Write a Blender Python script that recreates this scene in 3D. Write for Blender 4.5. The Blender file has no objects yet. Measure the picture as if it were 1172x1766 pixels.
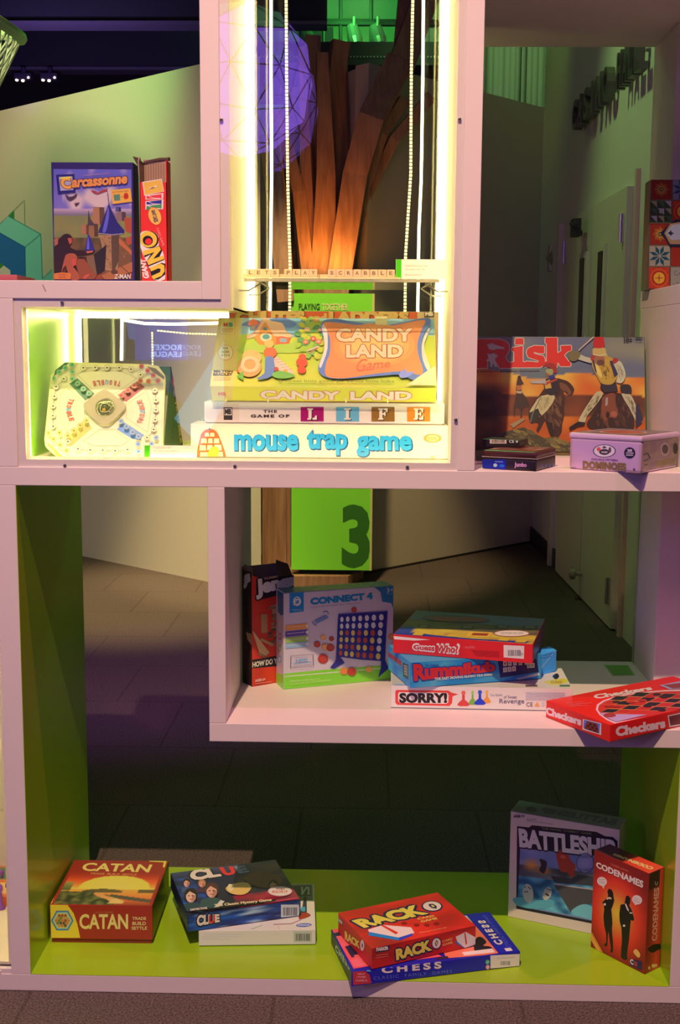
import bpy, bmesh, math, random
from mathutils import Vector, Matrix, noise
random.seed(7)
sc = bpy.context.scene
COL = sc.collection
PI = math.pi

# ------------------------------------------------------------------ camera
FPX = 2039.24
CAM = Vector((0.6808, -2.2565, 1.3127)); YAW, PIT, ROL = 0.0238, 0.1377, 0.0068
_c, _s = math.cos(YAW), math.sin(YAW)
FWD = Vector((-_s*math.cos(PIT), _c*math.cos(PIT), -math.sin(PIT)))
_R0 = Vector((_c, _s, 0)); _U0 = _R0.cross(FWD)
RGT = _R0*math.cos(ROL) + _U0*math.sin(ROL)
UPV = -_R0*math.sin(ROL) + _U0*math.cos(ROL)
cd = bpy.data.cameras.new('camera'); cam = bpy.data.objects.new('camera', cd); COL.objects.link(cam)
cd.sensor_fit = 'VERTICAL'; cd.sensor_height = 36.0; cd.lens = 36.0*FPX/1766.0
cam.matrix_world = Matrix(((RGT.x, UPV.x, -FWD.x, CAM.x), (RGT.y, UPV.y, -FWD.y, CAM.y), (RGT.z, UPV.z, -FWD.z, CAM.z), (0, 0, 0, 1)))
cd.clip_start = 0.05; cd.clip_end = 100
sc.camera = cam

def ray(u, v): return FWD + RGT*((u-586)/FPX) - UPV*((v-883)/FPX)
def onY(u, v, y): d = ray(u, v); return CAM + d*((y-CAM.y)/d.y)
def onZ(u, v, z): d = ray(u, v); return CAM + d*((z-CAM.z)/d.z)
def onP(u, v, P0, N): d = ray(u, v); return CAM + d*((P0-CAM).dot(N)/d.dot(N))

# ------------------------------------------------------------------ world, lights, exposure
w = bpy.data.worlds.new('world'); sc.world = w; w.use_nodes = True
bg = w.node_tree.nodes['Background']; bg.inputs[0].default_value = (0.085, 0.060, 0.125, 1); bg.inputs[1].default_value = 0.34
sc.view_settings.view_transform = 'Standard'; sc.view_settings.look = 'None'
sc.view_settings.exposure = 0.0; sc.view_settings.gamma = 1.0; sc.view_settings.use_curve_mapping = False

def spot(name, loc, target, energy, color, angle, size=0.04, blend=0.4):
    l = bpy.data.lights.new(name, 'SPOT'); l.energy = energy; l.color = color
    l.spot_size = math.radians(angle); l.spot_blend = blend; l.shadow_soft_size = size
    o = bpy.data.objects.new(name, l); COL.objects.link(o); o.location = loc
    o.rotation_euler = (Vector(target)-Vector(loc)).to_track_quat('-Z', 'Y').to_euler()
    return o
def area(name, loc, target, energy, color, sx, sy):
    l = bpy.data.lights.new(name, 'AREA'); l.energy = energy; l.color = color
    l.shape = 'RECTANGLE'; l.size = sx; l.size_y = sy
    o = bpy.data.objects.new(name, l); COL.objects.link(o); o.location = loc
    o.rotation_euler = (Vector(target)-Vector(loc)).to_track_quat('-Z', 'Y').to_euler()
    return o
spot('key_spotlight', (0.25, -2.24, 4.40), (0.75, 0.10, 0.52), 715, (1, 0.62, 0.38), 50, 0.025, 1.0)
spot('pink_spotlight', (1.9, -0.75, 4.4), (0.8, 0.0, 1.2), 150, (1, 0.24, 0.50), 50, 0.03, 0.8)
area('front_fill', (0.7, -3.4, 4.35), (0.7, 0, 1.2), 24, (1, 0.44, 0.66), 1.6, 1.0)
area('purple_fill', (-2.1, -2.0, 1.7), (1.35, 0.3, 0.95), 15, (0.50, 0.28, 1.0), 1.0, 1.0)
spot('left_wall_lamp', (-1.9, 3.0, 3.9), (-1.6, 5.3, 1.6), 215, (1, 0.80, 0.40), 88, 0.3, 0.9)
spot('left_wall_green_lamp', (-0.6, 3.3, 3.8), (-0.9, 4.9, 2.5), 80, (0.20, 1, 0.15), 44, 0.1, 0.9)
spot('floor_warm_lamp', (-0.3, 3.0, 3.9), (-0.5, 3.75, 0), 850, (1, 0.70, 0.32), 34, 0.1, 0.9)
spot('floor_purple_lamp', (-1.4, 1.2, 3.9), (-0.1, 2.3, 0), 240, (0.65, 0.2, 0.9), 30, 0.1, 0.9)
spot('kiosk_lamp', (0.35, 2.4, 3.9), (0.30, 4.3, 0.6), 560, (1, 0.68, 0.30), 34, 0.08, 0.6)
spot('door_green_lamp', (0.6, 3.3, 4.2), (1.86, 3.15, 2.0), 75, (0.55, 1, 0.28), 62, 0.1, 0.9)
spot('drape_green_lamp', (1.2, 5.6, 4.1), (1.7, 7.2, 3.6), 60, (0.50, 1, 0.34), 110, 0.2, 0.9)
spot('ceiling_green_lamp', (0.5, 7.0, 3.9), (0.5, 8.3, 4.15), 50, (0.10, 1, 0.14), 120, 0.2, 0.9)
spot('shelf_back_green_lamp', (0.9, 2.6, 3.3), (1.0, 0.5, 0.6), 34, (0.25, 1, 0.25), 60, 0.2, 0.8)
spot('beam_purple_lamp', (-1.6, 5.95, 2.9), (-1.5, 7.4, 3.75), 26, (0.40, 0.25, 1), 150, 0.1, 0.8)
spot('beam_purple_lamp', (-1.6, 4.9, 2.6), (-1.5, 5.7, 3.75), 5, (0.40, 0.25, 1), 80, 0.1, 0.8)
spot('corner_green_lamp', (1.2, 4.9, 4.3), (1.8, 5.4, 3.3), 14, (0.30, 1, 0.12), 60, 0.1, 0.9)

spot('branch_green_lamp', (0.75, 6.2, 4.3), (0.85, 4.6, 3.1), 12, (0.35, 1, 0.25), 70, 0.1, 0.9)

# ------------------------------------------------------------------ materials
def lin1(c):
    c = c/255.0
    return c/12.92 if c <= 0.04045 else ((c+0.055)/1.055)**2.4
def lin(c): return (lin1(c[0]), lin1(c[1]), lin1(c[2]))
MATS = {}
def pmat(name, col, rough=0.5, metal=0.0, noise_amt=0.06, nscale=40, bump=0.0, coat=0.0, spec=0.5):
    """painted / plain surface with a little procedural variation"""
    if name in MATS: return MATS[name]
    m = bpy.data.materials.new(name); m.use_nodes = True; nt = m.node_tree; b = nt.nodes['Principled BSDF']
    tx = nt.nodes.new('ShaderNodeTexCoord'); n = nt.nodes.new('ShaderNodeTexNoise'); n.inputs['Scale'].default_value = nscale
    n.inputs['Detail'].default_value = 4
    nt.links.new(tx.outputs['Object'], n.inputs['Vector'])
    r = nt.nodes.new('ShaderNodeMapRange'); r.inputs['To Min'].default_value = 1-noise_amt; r.inputs['To Max'].default_value = 1+noise_amt
    nt.links.new(n.outputs['Fac'], r.inputs['Value'])
    v = nt.nodes.new('ShaderNodeVectorMath'); v.operation = 'SCALE'; v.inputs[0].default_value = col[:3]
    nt.links.new(r.outputs['Result'], v.inputs['Scale']); nt.links.new(v.outputs['Vector'], b.inputs['Base Color'])
    b.inputs['Roughness'].default_value = rough; b.inputs['Metallic'].default_value = metal
    b.inputs['Coat Weight'].default_value = coat; b.inputs['Specular IOR Level'].default_value = spec
    if bump:
        bp = nt.nodes.new('ShaderNodeBump'); bp.inputs['Strength'].default_value = bump; bp.inputs['Distance'].default_value = 0.01
        nt.links.new(n.outputs['Fac'], bp.inputs['Height']); nt.links.new(bp.outputs['Normal'], b.inputs['Normal'])
    MATS[name] = m; return m
def cmat(name, rough=0.38, metal=0.0, spec=0.5):
    """printed card: colour comes from the printed artwork of the mesh"""
    if name in MATS: return MATS[name]
    m = bpy.data.materials.new(name); m.use_nodes = True; nt = m.node_tree; b = nt.nodes['Principled BSDF']
    a = nt.nodes.new('ShaderNodeAttribute'); a.attribute_name = 'Print'
    n = nt.nodes.new('ShaderNodeTexNoise'); n.inputs['Scale'].default_value = 300
    r = nt.nodes.new('ShaderNodeMapRange'); r.inputs['To Min'].default_value = .95; r.inputs['To Max'].default_value = 1.05
    v = nt.nodes.new('ShaderNodeVectorMath'); v.operation = 'SCALE'
    nt.links.new(n.outputs['Fac'], r.inputs['Value']); nt.links.new(r.outputs['Result'], v.inputs['Scale'])
    nt.links.new(a.outputs['Color'], v.inputs[0]); nt.links.new(v.outputs['Vector'], b.inputs['Base Color'])
    b.inputs['Roughness'].default_value = rough; b.inputs['Metallic'].default_value = metal; b.inputs['Specular IOR Level'].default_value = spec
    MATS[name] = m; return m
def emat(name, col, strength):
    if name in MATS: return MATS[name]
    m = bpy.data.materials.new(name); m.use_nodes = True; nt = m.node_tree
    b = nt.nodes['Principled BSDF']; b.inputs['Base Color'].default_value = (*[min(.8, c) for c in col], 1)
    b.inputs['Emission Color'].default_value = (*col, 1); b.inputs['Emission Strength'].default_value = strength
    MATS[name] = m; return m
def glassmat(name, fac, tint=(1, 1, 1)):
    if name in MATS: return MATS[name]
    m = bpy.data.materials.new(name); m.use_nodes = True; nt = m.node_tree
    for n in list(nt.nodes):
        if n.type != 'OUTPUT_MATERIAL': nt.nodes.remove(n)
    out = [n for n in nt.nodes if n.type == 'OUTPUT_MATERIAL'][0]
    t = nt.nodes.new('ShaderNodeBsdfTransparent'); t.inputs[0].default_value = (*tint, 1)
    g = nt.nodes.new('ShaderNodeBsdfGlossy'); g.inputs['Roughness'].default_value = 0.0; g.inputs['Color'].default_value = (1, 1, 1, 1)
    mx = nt.nodes.new('ShaderNodeMixShader')
    lw = nt.nodes.new('ShaderNodeLayerWeight'); fr = nt.nodes.new('ShaderNodeMath'); fr.operation = 'POWER'; fr.inputs[1].default_value = 5.0; nt.links.new(lw.outputs['Facing'], fr.inputs[0])
    ad = nt.nodes.new('ShaderNodeMath'); ad.operation = 'ADD'; ad.inputs[1].default_value = fac; ad.use_clamp = True
    nt.links.new(fr.outputs[0], ad.inputs[0]); nt.links.new(ad.outputs[0], mx.inputs[0])
    nt.links.new(t.outputs[0], mx.inputs[1]); nt.links.new(g.outputs[0], mx.inputs[2]); nt.links.new(mx.outputs[0], out.inputs[0])
    MATS[name] = m; return m
def carpetmat():
    m = bpy.data.materials.new('carpet'); m.use_nodes = True; nt = m.node_tree; b = nt.nodes['Principled BSDF']
    tx = nt.nodes.new('ShaderNodeTexCoord')
    n = nt.nodes.new('ShaderNodeTexNoise'); n.inputs['Scale'].default_value = 230; n.inputs['Detail'].default_value = 6
    n2 = nt.nodes.new('ShaderNodeTexNoise'); n2.inputs['Scale'].default_value = 5
    nt.links.new(tx.outputs['Object'], n.inputs['Vector']); nt.links.new(tx.outputs['Object'], n2.inputs['Vector'])
    r = nt.nodes.new('ShaderNodeValToRGB'); r.color_ramp.elements[0].position = .3; r.color_ramp.elements[1].position = .72
    r.color_ramp.elements[0].color = (.045, .038, .036, 1); r.color_ramp.elements[1].color = (.21, .175, .165, 1)
    nt.links.new(n.outputs['Fac'], r.inputs['Fac'])
    # carpet tile seams
    br = nt.nodes.new('ShaderNodeTexBrick'); br.offset = 0.5; br.inputs['Scale'].default_value = 1.0
    br.inputs['Brick Width'].default_value = 0.5; br.inputs['Row Height'].default_value = 0.5; br.inputs['Mortar Size'].default_value = .004
    br.inputs['Color1'].default_value = (1, 1, 1, 1); br.inputs['Color2'].default_value = (.93, .93, .93, 1); br.inputs['Mortar'].default_value = (.72, .72, .72, 1)
    nt.links.new(tx.outputs['Object'], br.inputs['Vector'])
    mx = nt.nodes.new('ShaderNodeMix'); mx.data_type = 'RGBA'; mx.blend_type = 'MULTIPLY'; mx.inputs[0].default_value = 1
    nt.links.new(r.outputs['Color'], mx.inputs[6]); nt.links.new(br.outputs['Color'], mx.inputs[7])
    nt.links.new(mx.outputs[2], b.inputs['Base Color']); b.inputs['Roughness'].default_value = .95; b.inputs['Specular IOR Level'].default_value = .1
    bp = nt.nodes.new('ShaderNodeBump'); bp.inputs['Strength'].default_value = .8; bp.inputs['Distance'].default_value = .004
    nt.links.new(n.outputs['Fac'], bp.inputs['Height']); nt.links.new(bp.outputs['Normal'], b.inputs['Normal'])
    return m
def woodmat(name, c1, c2):
    m = bpy.data.materials.new(name); m.use_nodes = True; nt = m.node_tree; b = nt.nodes['Principled BSDF']
    tx = nt.nodes.new('ShaderNodeTexCoord'); mp = nt.nodes.new('ShaderNodeMapping'); mp.inputs['Scale'].default_value = (14, 14, 1.2)
    n = nt.nodes.new('ShaderNodeTexNoise'); n.inputs['Scale'].default_value = 3; n.inputs['Detail'].default_value = 6; n.inputs['Distortion'].default_value = .6
    r = nt.nodes.new('ShaderNodeValToRGB'); r.color_ramp.elements[0].position = .3; r.color_ramp.elements[1].position = .7
    r.color_ramp.elements[0].color = (*c1, 1); r.color_ramp.elements[1].color = (*c2, 1)
    nt.links.new(tx.outputs['Object'], mp.inputs['Vector']); nt.links.new(mp.outputs['Vector'], n.inputs['Vector'])
    nt.links.new(n.outputs['Fac'], r.inputs['Fac']); nt.links.new(r.outputs['Color'], b.inputs['Base Color']); b.inputs['Roughness'].default_value = .55
    return m
WHITE = pmat('white_laminate', (.80, .76, .77), .45, noise_amt=.02)
LIME = pmat('lime_laminate', (.34, .62, .02), .22, noise_amt=.03)
CREAM = pmat('case_liner', (.80, .78, .60), .35, noise_amt=.02)
LIMEGLOSS = pmat('lime_case_liner', (.30, .72, .06), .25, noise_amt=.04)
METAL = pmat('brushed_metal', (.55, .54, .53), .35, 1.0)
DARKMETAL = pmat('dark_metal', (.05, .05, .055), .45, .6)
PAINTW = pmat('wall_paint', (.74, .74, .66), .7, noise_amt=.03, nscale=3)
BLACK = pmat('black_plastic', (.02, .02, .02), .5)
CARPET = carpetmat()
WOOD = woodmat('tree_plank_wood', (.24, .13, .075), (.40, .25, .15))
LED = emat('led_strip_light', (1.0, .82, .33), 24.0)
LEDF = emat('led_front_light', (1.0, .82, .34), 17.0)
LED_REFL = emat('led_thin_reflection', (1.0, .92, .60), 3.0)
BEAD_REFL = emat('led_bead_reflection', (1.0, .88, .48), .9)
PANE = glassmat('acrylic_pane', 0.035)
PANE2 = glassmat('acrylic_back_pane', 0.015)
CLEAR = glassmat('clear_acrylic', 0.12, (.93, .96, .90))
CARD = cmat('printed_card', .36)
MATTE = cmat('matte_card', .7, spec=.2)
TIN = cmat('printed_tin', .33, .35)
PAINTED = cmat('painted_surface', .7, spec=.2)

# ------------------------------------------------------------------ mesh building
class MB:
    def __init__(s): s.v = []; s.f = []; s.c = []; s.m = []
    def face(s, pts, col=(1, 1, 1), mi=0, cols=None):
        i = len(s.v); s.v += [Vector(p) for p in pts]; s.f.append(tuple(range(i, i+len(pts))))
        s.c.append(cols if cols else [col]*len(pts)); s.m.append(mi)
    def mesh(s, vs, fs, col=(1, 1, 1), mi=0):
        i = len(s.v); s.v += [Vector(p) for p in vs]
        for f in fs: s.f.append(tuple(i+k for k in f)); s.c.append([col]*len(f)); s.m.append(mi)
    def box(s, a, b, col=(1, 1, 1), mi=0):
        x0, y0, z0 = a; x1, y1, z1 = b
        s.mesh([(x0,y0,z0),(x1,y0,z0),(x1,y1,z0),(x0,y1,z0),(x0,y0,z1),(x1,y0,z1),(x1,y1,z1),(x0,y1,z1)],
               [(0,3,2,1),(4,5,6,7),(0,1,5,4),(1,2,6,5),(2,3,7,6),(3,0,4,7)], col, mi)
    def obox(s, O, ex, ey, ez, col=(1, 1, 1), mi=0, bev=0.0):
        """oriented box; ex, ey, ez are full edge vectors; optional small chamfer"""
        if bev <= 0:
            P = lambda i, j, k: O+ex*i+ey*j+ez*k
            vs = [P(0,0,0),P(1,0,0),P(1,1,0),P(0,1,0),P(0,0,1),P(1,0,1),P(1,1,1),P(0,1,1)]
            s.mesh(vs, [(0,3,2,1),(4,5,6,7),(0,1,5,4),(1,2,6,5),(2,3,7,6),(3,0,4,7)], col, mi); return
        bm = bmesh.new(); bmesh.ops.create_cube(bm, size=1.0)
        L = (ex.length, ey.length, ez.length)
        for v in bm.verts: v.co = Vector(((v.co.x+.5)*L[0], (v.co.y+.5)*L[1], (v.co.z+.5)*L[2]))
        bmesh.ops.bevel(bm, geom=bm.edges[:], offset=bev, segments=2, profile=.6, affect='EDGES')
        ux, uy, uz = ex.normalized(), ey.normalized(), ez.normalized()
        bm.verts.index_update()
        s.mesh([O+ux*v.co.x+uy*v.co.y+uz*v.co.z for v in bm.verts], [[v.index for v in f.verts] for f in bm.faces], col, mi); bm.free()
    def prism(s, pts, d, col=(1, 1, 1), mi=0):
        """polygon pts (3D) extruded by vector d"""
        n = len(pts); d = Vector(d); vs = [Vector(p) for p in pts]+[Vector(p)+d for p in pts]
        s.mesh(vs, [tuple(range(n))[::-1], tuple(range(n, 2*n))]+[(i, (i+1) % n, n+(i+1) % n, n+i) for i in range(n)], col, mi)
    def tube(s, pts, r, seg=8, col=(1, 1, 1), mi=0, caps=True, radii=None):
        pts = [Vector(p) for p in pts]; rings = []; up = None
        for i, p in enumerate(pts):
            t = (pts[min(i+1, len(pts)-1)]-pts[max(i-1, 0)]).normalized()
            if up is None:
                up = t.orthogonal().normalized()
            else:
                up = (up-t*up.dot(t)).normalized()
            b = t.cross(up); rr = radii[i] if radii else r
            rings.append([p+up*math.cos(a)*rr+b*math.sin(a)*rr for a in [2*PI*k/seg for k in range(seg)]])
        vs = [q for rg in rings for q in rg]; fs = []
        for i in range(len(pts)-1):
            for k in range(seg):
                fs.append((i*seg+k, i*seg+(k+1) % seg, (i+1)*seg+(k+1) % seg, (i+1)*seg+k))
        if caps: fs.append(tuple(range(seg))[::-1]); fs.append(tuple((len(pts)-1)*seg+k for k in range(seg)))
        s.mesh(vs, fs, col, mi)
    def lathe(s, prof, O, ax=Vector((0, 0, 1)), seg=20, col=(1, 1, 1), mi=0):
        ax = Vector(ax).normalized(); u = ax.orthogonal().normalized(); v = ax.cross(u); O = Vector(O)
        vs = []; fs = []
        for (r, h) in prof:
            for k in range(seg):
                a = 2*PI*k/seg; vs.append(O+ax*h+(u*math.cos(a)+v*math.sin(a))*max(r, 1e-5))
        for i in range(len(prof)-1):
            for k in range(seg): fs.append((i*seg+k, i*seg+(k+1) % seg, (i+1)*seg+(k+1) % seg, (i+1)*seg+k))
        fs.append(tuple(range(seg))[::-1]); fs.append(tuple((len(prof)-1)*seg+k for k in range(seg)))
        s.mesh(vs, fs, col, mi)
    def build(s, name, mats, base=(0, 0, 0), parent=None, smooth=False):
        base = Vector(base)
        me = bpy.data.meshes.new(name); me.from_pydata([v-base for v in s.v], [], s.f)
        if not isinstance(mats, (list, tuple)): mats = [mats]
        for m in mats: me.materials.append(m)
        for p, mi in zip(me.polygons, s.m): p.material_index = mi; p.use_smooth = smooth
        at = me.color_attributes.new('Print', 'FLOAT_COLOR', 'CORNER')
        flat = []
        for cs in s.c:
            for c in cs: flat += [c[0], c[1], c[2], 1.0]
        at.data.foreach_set('color', flat)
        me.update()
        o = bpy.data.objects.new(name, me); COL.objects.link(o)
        if parent is not None:
            wl = parent.location.copy(); pp = parent.parent
            while pp is not None: wl = wl+pp.location; pp = pp.parent
            o.parent = parent; o.location = base-wl
        else: o.location = base
        return o
def tag(o, label=None, cat=None, group=None, kind=None):
    if label: o['label'] = label
    if cat: o['category'] = cat
    if group: o['group'] = group
    if kind: o['kind'] = kind
    return o
def empty(name, loc, label, cat, group=None):
    o = bpy.data.objects.new(name, None); COL.objects.link(o); o.location = loc; o.empty_display_size = .03
    return tag(o, label, cat, group)
def structure(o): o['kind'] = 'structure'; return o

# ------------------------------------------------------------------ text
_tc = {}
def glyphs(body, off=0.0, space=1.0):
    k = (body, round(off, 4), space)
    if k in _tc: return _tc[k]
    cu = bpy.data.curves.new('t', 'FONT'); cu.body = body; cu.offset = off; cu.resolution_u = 3; cu.space_character = space
    cu.align_x = 'CENTER'; cu.space_line = .85
    o = bpy.data.objects.new('t', cu); COL.objects.link(o)
    dg = bpy.context.evaluated_depsgraph_get(); oe = o.evaluated_get(dg); me = oe.to_mesh()
    vs = [(v.co.x, v.co.y) for v in me.vertices]; fs = [tuple(p.vertices) for p in me.polygons]
    oe.to_mesh_clear(); bpy.data.objects.remove(o); bpy.data.curves.remove(cu)
    _tc[k] = (vs, fs); return _tc[k]

def K(s, ox, oy): return lambda x, y: (x/s+ox, y/s+oy)
def smoothpts(pts, n=6):
    out = []; N = len(pts)
    for i in range(N):
        p0, p1, p2, p3 = pts[i-1], pts[i], pts[(i+1) % N], pts[(i+2) % N]
        for k in range(n):
            t = k/n
            out.append(tuple(.5*((2*p1[j])+(-p0[j]+p2[j])*t+(2*p0[j]-5*p1[j]+4*p2[j]-p3[j])*t*t+(-p0[j]+3*p1[j]-3*p2[j]+p3[j])*t**3) for j in (0, 1)))
    return out

class Face:
    """a flat printed face: corner O, edge vectors eu, ev, outward normal n. Art is given in
    coordinates of a reference sheet k() laid on the face and is kept inside the face."""
    def __init__(s, mb, O, eu, ev, n, L=(1, 1, 1), k=None, step=4e-5, mi=0):
        s.mb, s.O, s.eu, s.ev, s.n = mb, Vector(O), Vector(eu), Vector(ev), Vector(n).normalized()
        s.L = L; s.k = k; s.z = 0; s.step = step; s.mi = mi
    def st(s, x, y):
        u, v = s.k(x, y); P = onP(u, v, s.O, s.n)-s.O
        return (P.dot(s.eu)/s.eu.length_squared, P.dot(s.ev)/s.ev.length_squared)
    def pt(s, a, b, lim=True):
        if lim: a = min(max(a, .004), .996); b = min(max(b, .004), .996)
        return s.O+s.eu*a+s.ev*b+s.n*(s.step*(s.z+2))
    def c(s, col): 
        l = lin(col); return tuple(min(.9, max(.003, l[i]/s.L[i])) for i in range(3))
    def _p(s, p, uv): return s.pt(*p) if uv else s.pt(*s.st(*p))
    def poly(s, pts, col, uv=False, smooth=0, keep=False):
        if smooth: pts = smoothpts(pts, smooth)
        if not keep: s.z += 1
        P = [s._p(p, uv) for p in pts]
        s.mb.face(P, s.c(col), s.mi)
        # face winding towards n
        f = s.mb.f[-1]; nn = Vector((0, 0, 0))
        for i in range(len(P)): nn += (P[i]-P[0]).cross(P[(i+1) % len(P)]-P[0])
        if nn.dot(s.n) < 0: s.mb.f[-1] = tuple(reversed(f)); s.mb.c[-1] = list(reversed(s.mb.c[-1]))
    def tex(s, pts, col, col2, n=40, size=.10, smooth=0, ang=None, seed=1):
        """polygon filled with short brush strokes between col and col2"""
        if smooth: pts = smoothpts(pts, smooth)
        s.poly(pts, col); r = random.Random(seed+int(pts[0][0])*7+int(pts[0][1]))
        xs = [p[0] for p in pts]; ys = [p[1] for p in pts]; X0, X1, Y0, Y1 = min(xs), max(xs), min(ys), max(ys)
        def inside(x, y):
            c = False; j = len(pts)-1
            for i in range(len(pts)):
                if (pts[i][1] > y) != (pts[j][1] > y) and x < (pts[j][0]-pts[i][0])*(y-pts[i][1])/(pts[j][1]-pts[i][1])+pts[i][0]: c = not c
                j = i
            return c
        L_ = size*math.hypot(X1-X0, Y1-Y0); k = 0; tries = 0
        while k < n and tries < n*8:
            tries += 1; x, y = r.uniform(X0, X1), r.uniform(Y0, Y1); a = (ang if ang is not None else r.uniform(0, PI))+r.uniform(-.4, .4); l = L_*r.uniform(.3, 1); w_ = l*r.uniform(.15, .4)
            ex, ey = math.cos(a)*l, math.sin(a)*l
            if not (inside(x-ex, y-ey) and inside(x+ex, y+ey)): continue
            t = r.random(); s.z += .12; k += 1
            s.ell(x, y, l, w_, mixc(col, col2, t), n=8, rot=a, keep=True)
    def rect(s, x0, y0, x1, y1, col, uv=False, keep=False): s.poly([(x0, y0), (x1, y0), (x1, y1), (x0, y1)], col, uv, keep=keep)
    def ell(s, cx, cy, rx, ry, col, uv=False, n=24, rot=0, keep=False):
        cr, sr = math.cos(rot), math.sin(rot)
        s.poly([(cx+rx*math.cos(a)*cr-ry*math.sin(a)*sr, cy+rx*math.cos(a)*sr+ry*math.sin(a)*cr) for a in [2*PI*i/n for i in range(n)]], col, uv, keep=keep)
    def line(s, pts, wd, col, uv=False):
        s.z += 1
        for (a, b) in zip(pts[:-1], pts[1:]):
            dx, dy = b[0]-a[0], b[1]-a[1]; l = math.hypot(dx, dy) or 1; nx, ny = -dy/l*wd/2, dx/l*wd/2
            s.poly([(a[0]+nx, a[1]+ny), (b[0]+nx, b[1]+ny), (b[0]-nx, b[1]-ny), (a[0]-nx, a[1]-ny)], col, uv, keep=True)
    def text(s, body, quad, col, bold=0.0, uv=False, space=1.0, out=None, ow=.05, shadow=None, sh=(3, 3)):
        """quad: bl, br, tr, tl of the inked area, or (x0, y0, x1, y1) as left, top, right, bottom"""
        if len(quad) == 4 and not isinstance(quad[0], (tuple, list)):
            x0, y0, x1, y1 = quad
            quad = [(x0, y1), (x1, y1), (x1, y0), (x0, y0)]
        if bold > .04: bold = .04+(bold-.04)*.42
        q = quad if uv else [s.st(*p) for p in quad]
        bv, bf = glyphs(body, min(bold, .04), space)
        xs = [v[0] for v in bv]; ys = [v[1] for v in bv]; X0, X1, Y0, Y1 = min(xs), max(xs), min(ys), max(ys)
        def put(off, colr, sheet=(0, 0)):
            base = min(off, .04); ex = off-base; s.z += 1
            vs, fs = glyphs(body, base, space)
            sh8 = [(0, 0)] if ex <= .004 else [(ex*math.cos(PI*k_/4), ex*math.sin(PI*k_/4)) for k_ in range(8)]+([(0, 0)] if ex > .05 else [])
            for (dx, dy) in sh8:
                W = []; s.z += .3
                for (x, y) in vs:
                    a = (x+dx-X0)/(X1-X0); b = (y+dy-Y0)/(Y1-Y0)
                    p = [(q[0][i]*(1-a)+q[1][i]*a)*(1-b)+(q[3][i]*(1-a)+q[2][i]*a)*b for i in (0, 1)]
                    W.append(s.pt(p[0]+sheet[0], p[1]+sheet[1]))
                s.mb.mesh(W, fs, s.c(colr), s.mi)
        if shadow: put(bold+(ow if out else 0), shadow, (sh[0]*.002, -sh[1]*.002))
        if out: put(bold+ow, out)
        put(bold, col)
    def paint(s, fn, nx=40, ny=40, quad=None, uv=False):
        """fn(a, b) -> observed colour, a right, b up, over quad (default whole face)"""
        s.z += 1
        if quad is None: q = [(0, 0), (1, 0), (1, 1), (0, 1)]
        else: q = quad if uv else [s.st(*p) for p in quad]
        P = []; Cc = []
        for j in range(ny+1):
            for i in range(nx+1):
                a, b = i/nx, j/ny
                p = [(q[0][k]*(1-a)+q[1][k]*a)*(1-b)+(q[3][k]*(1-a)+q[2][k]*a)*b for k in (0, 1)]
                P.append(s.pt(*p)); Cc.append(s.c(fn(a, b)))
        base = len(s.mb.v); s.mb.v += P
        for j in range(ny):
            for i in range(nx):
                f = [j*(nx+1)+i, j*(nx+1)+i+1, (j+1)*(nx+1)+i+1, (j+1)*(nx+1)+i]
                s.mb.f.append(tuple(base+k for k in f)); s.mb.c.append([Cc[k] for k in f]); s.mb.m.append(s.mi)
    def barcode(s, x0, y0, x1, y1, bg=(215, 205, 190), fg=(40, 36, 36), uv=False):
        s.rect(x0, y0, x1, y1, bg, uv); s.z += 1; n = 22; rr = random.Random(3); t = .1
        yy0, yy1 = y0+(y1-y0)*.22, y0+(y1-y0)*.86
        while t < .88:
            wd = rr.choice((.012, .02, .034)); s.rect(x0+(x1-x0)*t, yy0, x0+(x1-x0)*(t+wd), yy1, fg, uv, keep=True); t += wd+rr.choice((.014, .022, .03))
def mixc(a, b, t): t = min(1, max(0, t)); return tuple(a[i]+(b[i]-a[i])*t for i in range(3))
def nz(x, y, s=1, seed=0): return noise.noise(Vector((x*s+seed, y*s-seed*.7, seed*1.3)))
def ramp(stops, t):
    if t <= stops[0][0]: return stops[0][1]
    for (a, ca), (b, cb) in zip(stops[:-1], stops[1:]):
        if t <= b: return mixc(ca, cb, (t-a)/(b-a) if b > a else 1)
    return stops[-1][1]

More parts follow.
